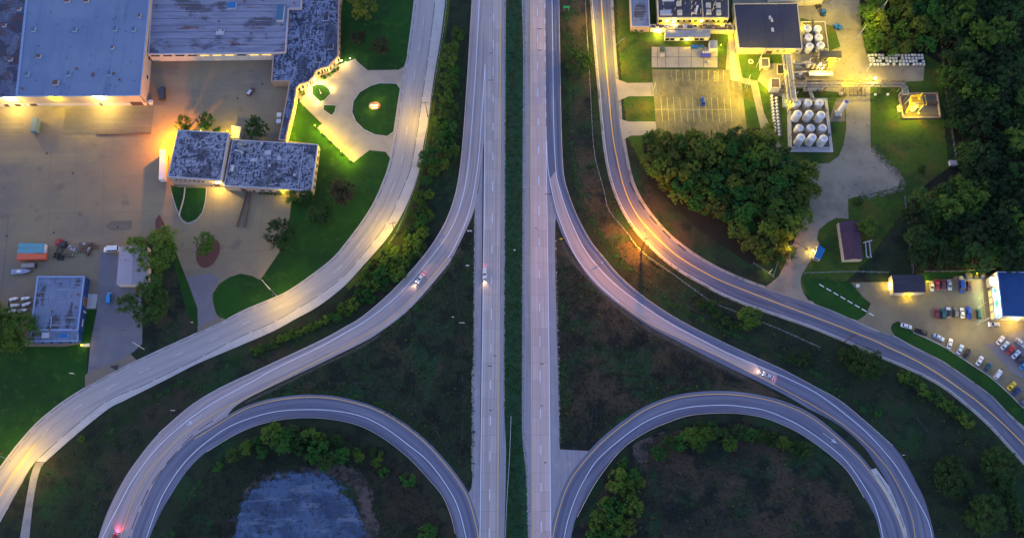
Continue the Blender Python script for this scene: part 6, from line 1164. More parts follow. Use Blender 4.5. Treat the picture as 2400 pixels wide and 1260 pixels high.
a2, b2 = P(2120, 202, 5.5), P(2123, 222, 5.5); t = thing('pipe_tower', (a2.x, a2.y, .05), 'short ladder-like pipe frame at the burner pit', 'pipe frame')
for s in (-1, 1): m = M(); m.beam(a2+Vector((s*1.4, 0, 0)), b2+Vector((s*1.4, 0, 0)), .16, .16); m.build('rail', MT['galv'], t)
for k in range(7): q = a2.lerp(b2, k/6); m = M(); m.beam(q-Vector((1.4, 0, 0)), q+Vector((1.4, 0, 0)), .12, .12); [m.beam((q.x+s*1.4, q.y, .05), q+Vector((s*1.4, 0, 0)), .12, .12) for s in (-1, 1) if k % 3 == 0]; m.build('rung', MT['galv'], t)
# low brown bars standing in for the pipe bridge's beam shadows on the yard
for k in range(6):
    pipe_run('beam_shadow_bar', 'low brown bar in place of a beam shadow beneath the pipe bridge', [(1982+9*k, 205, .35), (1983+9*k, 226, .35)], .12, 'steel_brown')['group'] = 'shadow bars under the bridge'
# process frame with the bright lamp
c = P(1916, 160); t = thing('steelwork_platform', (c.x, c.y, .05), 'yellow-lit steel process frame beside the works store', 'steel frame')
for i in range(4):
    for j in range(3):
        q = P(1895+12*i, 146+12*j); m = M(); m.beam((q.x, q.y, .05), (q.x, q.y, 5), .2, .2); m.build('column', MT['steel_dark'], t)
for j in range(3):
    for z in (2.6, 5): m = M(); m.beam(P(1895, 146+12*j, 0)+Vector((0, 0, z)), P(1931, 146+12*j, 0)+Vector((0, 0, z)), .2, .24); m.build('beam', MT['steel_dark'], t)
for i in range(4):
    for z in (2.5, 4.9): m = M(); m.beam(P(1895+12*i, 146)+Vector((0, 0, z)), P(1895+12*i, 170)+Vector((0, 0, z)), .2, .24); m.build('beam', MT['steel_dark'], t)
for k in range(5): m = M(); q = P(1899+8*k, 151+3*(k % 3), 2.8); m.lathe(q, [(.5, -2.5), (.8, -2), (.8, 1.2), (.4, 1.7)], 12); m.build('vessel', MT[('tank', 'wall_yellow', 'galv')[k % 3]], t)
for k, lb in enumerate(('yellow-lit horizontal drum below the process frame', 'pale horizontal drum beside the first below the frame')):
    a, b = P(1895+2*k, 170+5*k, 1.6), P(1950+k*2, 170+5*k, 1.6); t = thing('horizontal_drum', (a.x, a.y, .05), lb, 'drum'); m = M(); m.cyl(a, b, .8, n=14); m.build('shell', MT[('wall_yellow', 'tank')[k]], t)
    for q in (.2, .8): m = M(); pq = a.lerp(b, q); m.box((pq.x, pq.y, .55), (.3, 1.3, 1.0)); m.build('saddle', MT['pave'], t)
for k, (pts, lb) in enumerate((([(1862, 150, 1.2), (1890, 149, 1.2), (1892, 160, 1.2)], 'grey pipe looping from rack to process frame'), ([(1858, 170, 1.5), (1892, 168, 1.5)], 'yellow pipe bundle from rack to the drums'), ([(1862, 178, .9), (1885, 179, .9), (1890, 186, .9)], 'low curved pipe near the motor house'), ([(1896, 150, 4.2), (1900, 138, 4.2), (1905, 136, 4.2)], 'arched yellow pipe rising over the process frame'), ([(1899, 215, 2), (1905, 232, 2)], 'short duct from motor house to tank bund'), ([(1830, 198, 1), (1845, 198, 1)], 'thin pipe between pump house and pipe rack, north'), ([(1830, 212, 1), (1847, 212, 1)], 'thin pipe between pump house and pipe rack, south'))):
    pipe_run('process_pipe', lb, pts, (.35, .4, .3, .35, .8, .12, .12)[k], ('galv', 'wall_yellow', 'metal_grey', 'wall_yellow', 'metal_grey', 'tote', 'tote')[k])
r_ = random.Random(31)
for k in range(16):
    u, v = r_.uniform(1860, 1892), r_.uniform(140, 182); crate(u, v, (r_.uniform(.8, 2.0), r_.uniform(.8, 1.6), r_.uniform(.7, 2.0)), MT[r_.choice(('galv', 'wall_yellow', 'steel_brown', 'metal_grey'))], 'small pump skid among the pipes beside the rack', 'pump_skid', 'pump', r_.uniform(0, .3), .05, 'pump skids beside the rack')
for k in range(9):
    u, v = r_.uniform(1860, 1886), r_.uniform(196, 222); pipe_run('valve_riser', 'bent riser pipe in the grass beside the rack', [(u, v, .1), (u+1, v-1, r_.uniform(1.2, 2.5)), (u+r_.uniform(-8, 8), v+r_.uniform(-3, 6), r_.uniform(1, 2))], .12, r_.choice(('galv', 'steel_brown')))['group'] = 'riser pipes beside the rack'
bund([(1820, 152), (1843, 152), (1844, 176), (1821, 176)], 'dark square pit basin between flood hut and pipe rack', .08, 0, .7, .3, 'wall_yellow', 'tar', 'basin')
# ring and mast foot items
p = P(1759, 146); m = M()
for k in range(14): a0, a1 = k*.4488, (k+1)*.4488; m.cyl((p.x+1.0*math.cos(a0), p.y+1.0*math.sin(a0), .5), (p.x+1.0*math.cos(a1), p.y+1.0*math.sin(a1), .5), .28)
tag(m.build('ring_basin', MT['tote']), 'white ring-shaped basin near the floodlight mast', 'basin')
# burner pit with yellow frame
bund([(2105, 221.5), (2195, 220.5), (2203, 278), (2113.5, 279)], 'brown-walled pit on the lit grass with the yellow burner', .02, 0, 1.2, .5, 'wall_brick', 'patch', 'burner_pit')
def at(u, v, z): return P(u, v, z)
c = P(2136, 258); t = thing('burner_unit', (c.x, c.y, .15), 'yellow steel burner platform around a white vessel', 'burner')
m = M(); m.lathe((c.x, c.y, .15), [(1.0, 0), (1.5, .8), (1.5, 4.6), (1.0, 5.4), (.3, 5.7)], 18); m.build('vessel', MT['tank'], t)
for dx, dy in ((-2.6, -1.2), (2.6, -1.2), (2.6, 3.2), (-2.6, 3.2)): m = M(); m.beam((c.x+dx, c.y+dy, .15), (c.x+dx, c.y+dy, 6.6), .22, .22); m.build('leg', MT['tank'], t)
for z in (4.4, 6.4):
    m = M(); f = [(c.x-2.6, c.y-1.2), (c.x+2.6, c.y-1.2), (c.x+2.6, c.y+3.2), (c.x-2.6, c.y+3.2)]
    for k in range(4): m.beam((*f[k], z), (*f[(k+1) % 4], z), .3, .3)
    for k in range(5): m.beam((c.x-2.6, c.y+.2+k*.7, z), (c.x+2.6, c.y+.2+k*.7, z), .35, .12)
    m.build('platform', MT['yellow_steel'], t)
m = M(); q = [(c.x-3.4, c.y-2.2, 1.2), (c.x-3.4, c.y-1, 5.5), (c.x-2.6, c.y+3.6, 7), (c.x+.8, c.y+3.8, 7.2), (c.x+1.2, c.y+1.5, 6.9)]; [m.cyl(x, y, .42, n=10) for x, y in zip(q, q[1:])]; m.build('hot_duct', MT['yellow_steel'], t)
m = M(); m.cyl((c.x+1.4, c.y+3.2, 6.4), (c.x+1.4, c.y+3.2, 10), .3); [m.beam((c.x+1.4+math.cos(a)*1.1, c.y+3.2+math.sin(a)*1.1, 6.5), (c.x+1.4, c.y+3.2, 9.6), .12, .12) for a in (.6, 2.6, 4.7)]; m.build('flare_tip', MT['yellow_steel'], t)
m = M()
for z in (7.4,):
    f = [(c.x-2.8, c.y-1.4), (c.x+3.6, c.y-1.4), (c.x+3.6, c.y+3.4), (c.x-2.8, c.y+3.4)]; [m.beam((*f[k], z), (*f[(k+1) % 4], z), .12, .12) for k in range(4)]; [m.beam((*f[k], 6.4), (*f[k], z), .12, .12) for k in range(4)]
m.build('handrail', MT['yellow_steel'], t)
crate(2187, 240, (6.5, 1.4, 1.0), MT['steel_brown'], 'brown low box at the pit wall beside the burner', 'pit_box', 'box'); crate(2107, 251, (1.4, 1.0, 1.2), MT['wall_yellow'], 'cream control cabinet outside the burner pit, north one', 'control_cabinet', 'cabinet'); crate(2108, 259, (1.4, 1.0, 1.2), MT['wall_yellow'], 'cream control cabinet outside the burner pit, south one', 'control_cabinet', 'cabinet')
pipe_run('guy_strut', 'dark strut leaning out of the burner pit corner', [(2113, 262, 2.5), (2098, 277, .1)], .12, 'steel_dark')
for u, v in ((2052, 221), (2081, 221)): crate(u, v, (.9, .9, .9), MT['tote'], 'white footing block under the pipe bridge', 'footing_block', 'block', group='footing blocks of the bridge')
crate(1972, 219, (1.5, 1.3, 1.2), MT['wall_yellow'], 'cream cabinet above the dark patch by the exhaust stack', 'control_cabinet', 'cabinet')
# white pipe racks beside the maroon shed
for k in range(2): pipe_run('white_pipe_frame', ('white pipe frame beside the maroon shed, west leg', 'white pipe frame beside the maroon shed, east leg')[k], [(2028+9*k, 566, .5), (2031+10*k, 601, .5), (2037+6*k, 603, .5)], .3, 'bluewhite_pipe' if 'bluewhite_pipe' in MT else 'trim')
pipe_run('white_pipe_frame', 'white cross pipe of the frame beside the maroon shed', [(2022, 569, .9), (2044, 563, .9)], .25, 'trim')
# dock ramp walls
for pts, lb in (([(580, 449), (568, 492), (556, 532)], 'dark retaining wall along the dock ramp, west side'), ([(588, 450), (582, 492), (574, 533)], 'dark railing along the dock ramp, east side')):
    A = [P(u, v) for u, v in pts]; t = thing('dock_wall', tuple(A[0]), lb, 'wall'); m = M(); [m.beam(a+Vector((0, 0, .5)), b+Vector((0, 0, .5)), .35, 1.0) for a, b in zip(A, A[1:])]; m.build('wall', MT['steel_brown'], t)
    for k in range(8): q = A[0].lerp(A[-1], k/7); m = M(); m.beam(q+Vector((0, 0, .9)), q+Vector((0, 0, 1.7)), .08, .08); m.build('rail_post', MT['steel_dark'], t)
t = thing('yard_barrier', tuple(P(225, 315)), 'long low dark barrier along the paving patch', 'barrier'); m = M(); m.beam(P(226, 315, .35), P(354, 313, .35), .5, .6); m.build('rail', MT['steel_brown'], t)
for k in range(7): m = M(); q = P(228+20*k, 315-.3*k); m.box((q.x, q.y, .12), (.5, .9, .2)); m.build('foot', MT['steel_dark'], t)
# ================================================================== FENCES, GUARDRAILS, SIGNS, POLES
pst = M(); pst.beam((0, 0, 0), (0, 0, .78), .15, .15); PST = pst.mesh('post', MT['galv'])
def guardrail(line, label, off=.25, step=3.8):
    A = offset(crom(px(line), 1.2), off); t = thing('guardrail', (A[0].x, A[0].y, .02), label, 'guardrail'); m = M(); n = len(A)
    for i, p in enumerate(A):
        d = (A[min(i+1, n-1)]-A[max(i-1, 0)]).normalized(); s = Vector((-d.y, d.x, 0))
        for o, z in ((.00, .42), (.10, .50), (.02, .58), (.10, .66), (.0, .76), (-.10, .76), (-.10, .42)): q = p+s*o; m.v.append((q.x, q.y, z))
    for i in range(n-1):
        for k in range(7): a, b = 7*i+k, 7*i+(k+1) % 7; m.f.append((a, b, b+7, a+7))
    m.build('rail', MT['galv'], t); k = max(2, int(arc(A)[-1]/step))
    for q in resamp(A, k): obj('post', PST, t, (q.x-A[0].x, q.y-A[0].y, 0))
guardrail(rLo[:20], 'steel guardrail along the outer edge of the left ramp', .2)
guardrail(rRo[:20], 'steel guardrail along the outer edge of the right ramp', -.2)
guardrail(iLo[1:14], 'steel guardrail round the inside of the left loop', .3); guardrail(iRo[2:16], 'steel guardrail round the inside of the right loop', -.3)
guardrail([(1196, 975), (1193, 1060), (1187, 1160), (1182, 1265), (1180, 1300)], 'short steel guardrail in the median of the highway', .3)
fp = M(); fp.cyl((0, 0, 0), (0, 0, 1.7), .06, n=6); FP = fp.mesh('post', MT['galv'])
def fence(line, label, step=3.2, h=1.6, closed=False, name='wire_fence'):
    A = crom(px(line), 3); t = thing(name, (A[0].x, A[0].y, 0), label, 'fence'); L = arc(A)[-1]; k = max(2, int(L/step)); Q = resamp(A, k)
    for q in Q: obj('post', FP, t, (q.x-A[0].x, q.y-A[0].y, 0))
    for z in (.25, .65, 1.05, 1.6):
        m = M(); r = .055 if z > 1.5 else .015
        for a, b in zip(Q, Q[1:]): m.beam(a+Vector((0, 0, z)), b+Vector((0, 0, z)), r, r)
        m.build('top_rail' if z > 1.5 else 'wire', MT['galv'], t)
fence([(1370, -40), (1371, 0), (1382, 190), (1391, 349), (1403, 405), (1415, 448), (1426, 494), (1468, 546), (1503, 591), (1571, 640), (1600, 661), (1640, 690), (1664, 708), (1724, 732)], 'wire fence between the highway and the access road')
fence([(1786, 757), (1820, 770), (1856, 786), (1920, 815)], 'short wire fence below the access road past the roadside tree')
fence([(2218, -30), (2205, 60), (2208, 140), (2215, 220), (2230, 320), (2238, 370)], 'wire fence at the edge of the dense wood', name='boundary_fence'); fence([(1885, 641), (2000, 638), (2080, 640)], 'wire fence above the lawn between booth and garage'); fence([(2166, 637), (2240, 637), (2330, 632)], 'wire fence behind the dealer lot'); fence([(2118, 462), (2128, 540), (2138, 640)], 'wire fence along the west side of the wood'); fence([(2238, 362), (2304, 362), (2312, 415)], 'fence corner round the pale box hut')
fence([(1049, -30), (1044, 40), (1030, 130), (1013, 230), (1003, 300), (986, 395), (962, 470), (930, 545), (912, 572)], 'low fence along the pavement beside the thicket')
fence([(1765, 618), (1800, 642), (1812, 650)], 'short fence at the tip of the grove by the entrance'); fence([(1828, 598), (1812, 645)], 'light-coloured gate rail at the works entrance', name='gate_rail')
# utility and lamp poles
GOLD, YEL, ORA, WRM, WHT, GRN = (1, .62, .0), (1, .73, .0), (1, .33, .0), (1, .72, .16), (1, .86, .6), (.75, 1, .6)
LENS = {}
def lens(col, s=10):
    k = (col, s)
    if k not in LENS: LENS[k] = mk('lamp_lens', col, emit=(col, s), rough=.4)
    return LENS[k]
def light(parent, loc, e, col, size=.35, spot=None, aim=None):
    l = bpy.data.lights.new('lamp_light', 'SPOT' if spot else 'POINT'); l.energy = e*LIGHT; l.color = col; l.shadow_soft_size = size
    o = bpy.data.objects.new('lamp_light', l); link(o, parent); o.location = Vector(loc)-ORG.get(parent, Vector())
    if spot: l.spot_size = math.radians(spot); l.spot_blend = .7; o.rotation_euler = (Vector(aim)-Vector(loc)).to_track_quat('-Z', 'Y').to_euler()
def pole(base, h, label, mat='wood_pole', arm=None, e=0, col=YEL, cross=True, lampz=None, name='utility_pole', size=.4, spot=None):
    p = P(*base); t = thing(name, tuple(p), label, 'pole'); m = M(); m.cyl(p, p+Vector((0, 0, max(h, (lampz or 0)+2.5))), .24 if cross else .16, .16 if cross else .1, 8); m.build('shaft', MT[mat], t)
    if cross:
        m = M(); q = p+Vector((0, 0, h-.6)); m.beam(q-Vector((1.5, .2, 0)), q+Vector((1.5, .2, 0)), .18, .2); [m.cyl(q+Vector((x, x*.13, .05)), q+Vector((x, x*.13, .4)), .07) for x in (-1.4, -.6, .6, 1.4)]; m.build('crossarm', MT[mat], t)
    if arm:
        z = (lampz or h)+(2.5 if e > 4000 else 0); tip = P(arm[0], arm[1], z); a = p+Vector((0, 0, z-.3)); m = M(); m.cyl(a, tip, .07, .05); ao = m.build('arm', MT['galv'], t)
        m = M(); d = (tip-a).normalized(); m.box(tip+Vector((0, 0, .1)), (.8, .45, .2), math.atan2(d.y, d.x)); m.build('lamp_head', MT['metal_grey'], ao); m = M(); m.box(tip-Vector((0, 0, .03)), (.6, .35, .08), math.atan2(d.y, d.x)); m.build('lens', lens(col), ao)
        light(t, tip-Vector((0, 0, .35)), e*1.35, col, size, spot, tip-Vector((0, 0, 9)) if spot else None)
    return t
pole((1003, 275), 14, 'wooden utility pole with lamp beside the upper service road', arm=(975, 262), e=9000, col=GOLD, lampz=9)
pole((929, 551), 14.5, 'dark leaning-looking utility pole with lamp beside the service road bend', arm=(905, 535), e=14000, col=GOLD, lampz=9.5)
pole((633, 678), 13.4, 'pale metal lamp pole on the lawn above the service road', 'tank', arm=(648, 692), e=9000, col=GOLD, lampz=9.5, cross=False, name='lamp_pole')
pole((8, 1062), 11, 'lamp pole on the lawn corner at the lower left', arm=(22, 1078), e=14000, lampz=9, col=GOLD)
pole((338, 818), 12, 'thin white flagpole-like mast beside the workshop driveway', 'tank', cross=False, name='metal_mast')
pole((1503, 586), 14.5, 'wooden pole with orange lamp at the access road bend', arm=(1512, 540), e=62000, col=(1, .34, .0), lampz=8.5)
pole((1458, 121), 11, 'wooden pole with lamp beside the upper access road', arm=(1440, 108), e=20000, col=GOLD, lampz=9.5)
pole((1383, 36), 9, 'slim lamp post on the verge of the access road', arm=(1398, 40), e=14000, col=GOLD, lampz=8.5, cross=False, name='lamp_pole')
pole((1528, 222), 9, 'lamp post at the west edge of the parking lot', 'galv', arm=(1540, 222), e=11000, lampz=8.6, cross=False, name='lamp_pole')
pole((1772, 158), 12, 'floodlight mast beside the flood hut', 'galv', arm=(1778, 140), e=26000, lampz=11, cross=False, name='flood_mast')
pole((1745, 205), 9, 'lamp post at the east edge of the parking lot', 'galv', arm=(1750, 212), e=11000, lampz=8.5, cross=False, name='lamp_pole')
pole((2030, 168), 9, 'lamp post on the plant yard above the pipe bridge', 'galv', arm=(2016, 170), e=16000, lampz=8.5, cross=False, name='lamp_pole')
pole((2010, 90), 9, 'lamp post at the wood side of the plant yard', 'galv', arm=(2003, 92), e=9000, lampz=8.5, cross=False, name='lamp_pole')
pole((1945, 12), 9, 'lamp post below the yard store', 'galv', arm=(1950, 18), e=7000, lampz=8.5, cross=False, name='lamp_pole')
pole((2058, 36), 13, 'tall lamp mast standing among the trees above the totes', 'galv', arm=(2058, 26), e=9000, lampz=12.6, cross=False, name='flood_mast')
pole((1848, 590), 8, 'lamp post with amber light at the tip of the grove', arm=(1849, 578), e=4500, col=ORA, lampz=7, cross=False, name='lamp_pole')
pole((1802, 640), 3.2, 'short garden lamp beside the works entrance', 'galv', arm=(1803, 637), e=350, lampz=3, cross=False, name='lamp_pole')
pole((1977, 802), 12, 'wooden pole beside the access road opposite the lawn', cross=True)
pole((1715, 130), 8, 'lamp post beside the path west of the dark-roofed hall', 'galv', arm=(1720, 140), e=7000, lampz=7.8, cross=False, name='lamp_pole')
pole((2290, 760), 9, 'lamp post in the middle of the dealer lot', 'galv', arm=(2288, 752), e=5000, lampz=8.6, cross=False, name='lamp_pole', col=WRM)
def wall_lamp(uv, z, out, e, col, label, s=1.0, spot=None, off=.7, name='wall_lamp', sp=14):
    p = P(uv[0], uv[1], z); d = Vector((*out, 0)).normalized(); t = thing(name, tuple(p), label, 'lamp'); m = M(); m.beam(p-d*.3, p+d*off*.8, .12, .12); m.build('bracket', MT['steel_dark'], t)
    q = p+d*off; rz = math.atan2(d.y, d.x); m = M(); m.box(q+Vector((0, 0, .12)), (.4*s, .6*s, .16), rz); m.build('housing', MT['metal_grey'], t); m = M(); m.box(q-Vector((0, 0, .03)), (.36*s, .52*s, .14), rz); m.box(q+d*.23*s+Vector((0, 0, .06)), (.06, .5*s, .22), rz); m.build('lens', lens(col, sp), t)
    light(t, q+d*.25-Vector((0, 0, .3)), e, col, .25, spot, q+d*5-Vector((0, 0, 8)) if spot else None)
wall_lamp((20, 230), 8.2, (.1, -1), 22000, WRM, 'bright wall lamp at the joint of the two warehouse bays', 1.6); wall_lamp((232, 226.5), 8.2, (.1, -1), 22000, WRM, 'bright wall lamp on the front of the blue-white warehouse', 1.6)
wall_lamp((128, 228), 8.0, (.1, -1), 5000, YEL, 'dim wall lamp between the two bright ones on the warehouse', .8)
wall_lamp((408, 322), 7.0, (-1, .05), 68000, ORA, 'orange wall lamp facing the white trailer', 1.4, off=1.6); wall_lamp((510, 423), 5.4, (.1, -1), 9000, WRM, 'bright wall lamp over the dock lawn', 1.6)
wall_lamp((664, 448), 3.6, (.1, -1), 900, YEL, 'small wall lamp at the clipped shrub row', .8); wall_lamp((531, 311), 6.2, (.2, 1), 7000, YEL, 'wall lamp behind the tall office block', .8)
wall_lamp((470, 309), 5.5, (0, 1), 900, YEL, 'wall lamp lighting the tree behind the tall office block', .6)
wall_lamp((797, 140), 4.0, (.7, -.7), 1500, WRM, 'bright lamp at the corner of the zigzag front', 1.2); wall_lamp((770, 163), 3.6, (.5, -.8), 900, WRM, 'lamp in the middle of the zigzag front', .8); wall_lamp((733, 183), 3.6, (.7, -.7), 700, WRM, 'lamp on the lower step of the zigzag front', .8); wall_lamp((705, 208), 3.4, (.7, -.7), 600, WRM, 'lamp in the corner bed of the zigzag front', .8)
for k in range(4): wall_lamp((692-6*k, 240+24*k), 3.6, (1, -.2), 900, YEL, 'small lamp on the glazed link wall over the lawn', .5, group if False else None) if False else wall_lamp((692-6*k, 240+24*k), 3.6, (1, -.2), 2400, YEL, ('small lamp at the north end of the glazed link wall', 'second small lamp along the glazed link wall', 'third small lamp along the glazed link wall', 'small lamp at the south end of the glazed link wall')[k], .5)
wall_lamp((190, 804), 2.6, (.4, -1), 260, YEL, 'small lamp at the corner of the blue-walled workshop', .6)
wall_lamp((1578, 48), 4.6, (0, -1), 2200, WRM, 'very bright lamp on the process hall wall', 2.0); wall_lamp((1634, 50), 4.0, (0, -1), 1500, YEL, 'lamp over the pipes on the process hall wall', .9); wall_lamp((1562, 52), 3.6, (0, -1), 1000, YEL, 'lamp near the west end of the process hall wall', .9)
wall_lamp((1545, 72), 3.0, (-.2, -1), 3200, WRM, 'glaring lamp at the end of the lit canopy', 2.2); wall_lamp((1710, 74), 3.2, (0, -1), 1600, YEL, 'lamp over the annex door', .8); wall_lamp((1690, 46), 5, (0, -1), 1500, YEL, 'lamp at the east end of the process hall wall', .8)
wall_lamp((1612, 88), 2.8, (0, -1), 1300, YEL, 'lamp over the middle of the lit canopy front', .8); wall_lamp((1686, 105), 3, (1, -.3), 1400, YEL, 'lamp on the side of the small ribbed shed', .7)
wall_lamp((1740, 116), 4.2, (0, -1), 2600, YEL, 'lamp on the front of the dark-roofed hall, west end', 1.0); wall_lamp((1850, 116), 4.2, (0, -1), 2600, YEL, 'lamp on the front of the dark-roofed hall, east end', 1.0); wall_lamp((1880, 60), 4.2, (1, 0), 2600, YEL, 'lamp on the side of the dark-roofed hall over the tanks', .9)
wall_lamp((1922, 157), 5.6, (.2, -.2), 3200, WRM, 'dazzling lamp inside the process frame', 2.4); wall_lamp((1950, 137), 3.2, (.2, -1), 1500, YEL, 'lamp on the wall of the works store', .8); wall_lamp((1805, 195), 3.8, (-1, 0), 3200, YEL, 'lamp on the lit west wall of the pump house', .8)
wall_lamp((1986, 192), 5.6, (0, -1), 2600, YEL, 'lamp hung on the pipe bridge west of the road', 1.2); wall_lamp((2052, 187), 5.8, (0, 1), 7000, WRM, 'bright lamp hung on the pipe bridge over the yard', 1.6); wall_lamp((1850, 235), 4.4, (.3, -1), 2200, YEL, 'lamp at the tank end of the pipe rack', .8); wall_lamp((1848, 170), 4.8, (-1, 0), 2600, YEL, 'lamp halfway along the pipe rack', .8)
wall_lamp((2137, 247), 7.2, (.1, -1), 6500, YEL, 'bright lamp on the yellow burner platform', 1.6); wall_lamp((2150, 262), 4.5, (.6, -1), 1600, YEL, 'amber lamp low on the burner platform', .9); wall_lamp((2112, 248), 4.5, (-1, -.2), 1600, YEL, 'amber lamp on the west side of the burner', .9)
wall_lamp((1911, 588), 3.0, (-1, .2), 900, WRM, 'bright lamp on the blue-roofed gate booth', 1.3); wall_lamp((2131, 687), 3.0, (0, -1), 900, YEL, 'bright lamp over the garage doors', 1.2); wall_lamp((2088, 664), 3.2, (-1, 0), 1300, YEL, 'lamp over the lit side door of the garage', .9)
wall_lamp((2334, 656), 5.0, (-1, 0), 2800, WHT, 'white lamp at the north end of the blue hall front', 1.8); wall_lamp((2340, 690), 5.2, (-1, 0), 3200, GRN, 'greenish-white lamp in the middle of the blue hall front', 2.0); wall_lamp((2346, 726), 5.2, (-1, 0), 3200, GRN, 'greenish-white lamp at the south end of the blue hall front', 2.0); wall_lamp((2383, 743), 5.2, (0, -1), 3600, WRM, 'bright lamp on the south wall of the blue hall', 1.8)
wall_lamp((2170, 660), 3.4, (1, .2), 900, YEL, 'lamp on the east gable of the garage', .7); wall_lamp((2290, 636), 4.2, (0, -1), 1200, YEL, 'lamp on the fence behind the scrap skips', .7)
# small lights of the entrance court
def bollard(u, v, label, e, col=WRM, h=.8, group=None, aim=None):
    p = P(u, v); t = thing('bollard_light', (p.x, p.y, .05), label, 'bollard light', group); m = M(); m.cyl(p, p+Vector((0, 0, h)), .12, .1); m.build('post', MT['metal_grey'], t); m = M(); m.cyl(p+Vector((0, 0, h)), p+Vector((0, 0, h+.2)), .16, .14); m.build('lens', lens(col, 5), t); m = M(); m.cyl(p+Vector((0, 0, h+.2)), p+Vector((0, 0, h+.28)), .2, .1); m.build('cap', MT['metal_grey'], t)
    light(t, p+Vector((0, 0, h+.75)), e, col, .15, 130 if aim else None, P(*aim) if aim else None)
for u, v in ((757, 195), (776, 209), (727, 210), (728, 224), (744, 240), (742, 195)): bollard(u, v, 'small light on the rim of the octagonal lawn', 1700, group='lights round the octagonal lawn')
for u, v, e in ((741, 301, 900), (757, 317, 1500), (774, 333, 900), (789, 347, 700), (802, 362, 1700), (822, 379, 1400)): bollard(u, v, 'low floodlight on the grass edge of the entrance drive', e*3, YEL, 3.0, 'floodlights along the entrance drive')
for u, v in ((810, 148), (821, 139)): bollard(u, v, 'small white path light on the lawn above the walk', 240, WHT, .8, 'path lights above the walk')
p = P(752, 219); t = thing('flagpole', (p.x, p.y, .1), 'white flagpole in the middle of the octagonal lawn', 'flagpole'); m = M(); m.cyl(p, p+Vector((0, 0, 4)), .1, .06); m.build('shaft', MT['tank'], t); m = M(); m.cyl(p+Vector((0, 0, .1)), p+Vector((0, 0, .3)), .4); m.build('base', MT['pave'], t)
# lit sign on stones in the D-shaped lawn
p = P(878.5, 249); t = thing('lit_sign', (p.x, p.y, .12), 'glowing sign slab on a glow-tinted plinth in the D-shaped lawn', 'sign')
m = M(); el = [(p.x+2.7*math.cos(a*.35), p.y+2.1*math.sin(a*.35)) for a in range(18)]; m.prism(el, .1, .45); m.build('plinth', mk('plinth_glow_red', (.42, .15, .07), [((.3, .1, .05), 'noise', I3, 1.5, .5, .65, .6)]), t)  # orange-red glow of the sign put into the plinth colour
m = M(); m.box((p.x, p.y, 1.2), (3.8, .5, 1.5)); m.build('slab', MT['wall_yellow'], t); m = M(); m.box((p.x, p.y, 2.0), (4.0, .9, .12)); m.build('cap', MT['wall_brick'], t)
for s in (-1, 1): m = M(); m.box((p.x, p.y+s*.3, 1.25), (3.4, .08, 1.0)); m.build('lit_face', mk('sign_face', (.8, .78, .7), emit=((1, .66, .36), .22)), t)
for s in (-1, 1): m = M(); m.box((p.x, p.y+s*1.1, .55), (2.8, .25, .2)); m.build('light_trough', lens(WRM, .8), t); light(t, (p.x+s*1.5, p.y+s*2.4, 2.8), 1000, (1, .58, .10), .3)
rr = random.Random(8)
for k in range(9): m = M(); a = 2.6+k*.3; m.lathe((p.x+2.5*math.cos(a), p.y+1.9*math.sin(a), .3), [(.2, 0), (.4, .2), (.3, .45), (.1, .55)], 7); m.build('stone', MT['wall_brick'], t)
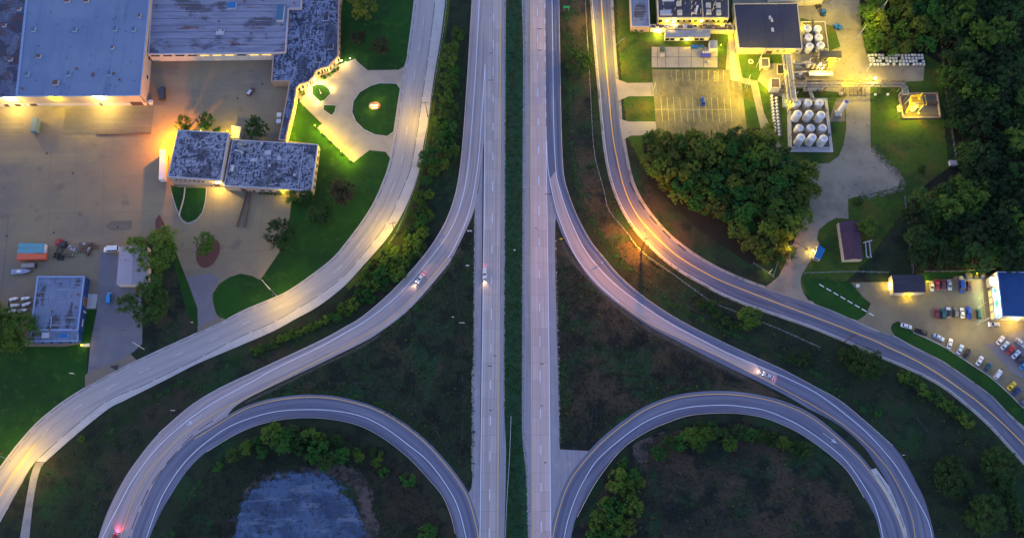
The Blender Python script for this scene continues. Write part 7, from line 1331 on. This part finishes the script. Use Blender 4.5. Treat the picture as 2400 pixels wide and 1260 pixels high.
# traffic signs
def sign(u, v, label, mat, w_=1.6, h_=1.0, top=2.6, dia=False, posts=1, name='traffic_sign'):
    p = P(u, v); t = thing(name, tuple(p), label, 'sign'); m = M(); [m.beam(p+Vector((x, 0, 0)), p+Vector((x, 0, top)), .1, .1) for x in ((0,) if posts == 1 else (-w_*.35, w_*.35))]; m.build('post', MT['galv'], t)
    m = M(); c = p+Vector((0, -.09, top))
    if dia: m.add([c+Vector((0, 0, h_)), c+Vector((w_/2, 0, 0)), c+Vector((0, 0, -h_)), c+Vector((-w_/2, 0, 0)), c+Vector((0, .06, h_)), c+Vector((w_/2, .06, 0)), c+Vector((0, .06, -h_)), c+Vector((-w_/2, .06, 0))], [(0, 1, 2, 3), (7, 6, 5, 4), (0, 4, 5, 1), (1, 5, 6, 2), (2, 6, 7, 3), (3, 7, 4, 0)])
    else: m.box(c, (w_, .07, h_))
    m.build('panel', mat, t)
WS = mk('white_sign', (.68, .68, .70), rough=.5); YS = mk('yellow_sign', (.75, .48, .03), rough=.5); GS = mk('green_sign', (.01, .22, .12), rough=.5)
sign(1101, 545, 'white two-post sign at the tip of the left gore', WS, 2.2, 1.0, 2.4, posts=2); sign(1096, 624, 'small white sign on the grass below the gore tip', WS, 1.4, 1.3, 1.4, posts=2); sign(1083, 758, 'white two-post sign low on the triangle field', WS, 2.4, .7, 1.8, posts=2); sign(1062, 744, 'small pale diamond marker in the triangle field', WS, 1.2, .7, 1.2, dia=True)
sign(1314, 564, 'yellow diamond sign at the tip of the right gore', YS, 1.9, 1.0, 2.4, dia=True); sign(1327, 26, 'green guide sign beside the upper highway', GS, 3.2, 1.6, 3.2, posts=2); sign(1206, 588, 'small white sign in the median', WS, 1.0, 1.0, 1.6)
sign(173, 876, 'white sign board on the lawn below the workshop', WS, 1.6, 1.4, 2.0, posts=2); sign(408, 962, 'white bent sign on the verge of the left ramp', WS, 1.8, .9, 1.5); sign(452, 756, 'small white sign at the driveway corner', WS, .9, .7, 1.2); sign(1410, 618, 'small pale sign behind the right guardrail', WS, .9, 1.1, 1.6); sign(2115, 1066, 'small pale marker at the end of the right guardrail', WS, .9, .9, 1.2)
# barrier arms at the booth
for k, (a, b) in enumerate((((1895, 584), (1862, 566)), ((1905, 604), (1876, 620)))):
    A, Bp = P(*a, 1.0), P(*b, 1.0); t = thing('barrier_gate', (A.x, A.y, .05), ('barrier arm across the entrance above the booth lamp', 'barrier arm across the entrance below the booth')[k], 'barrier'); m = M(); m.beam(A, Bp, .14, .12); m.build('arm', MT['steel_brown'], t); m = M(); m.box(A-Vector((0, 0, .5)), (.5, .5, 1.0)); m.build('cabinet', MT['yellow_steel'], t)
for i in range(6): crate(1800+6*(i % 2)+2.2*i, 338+5.5*i, (.8, .8, .5), MT['tote'], 'white boulder-like block beside the loop road of the plant', 'edge_block', 'block', i*.7, .04, 'blocks beside the plant loop road')
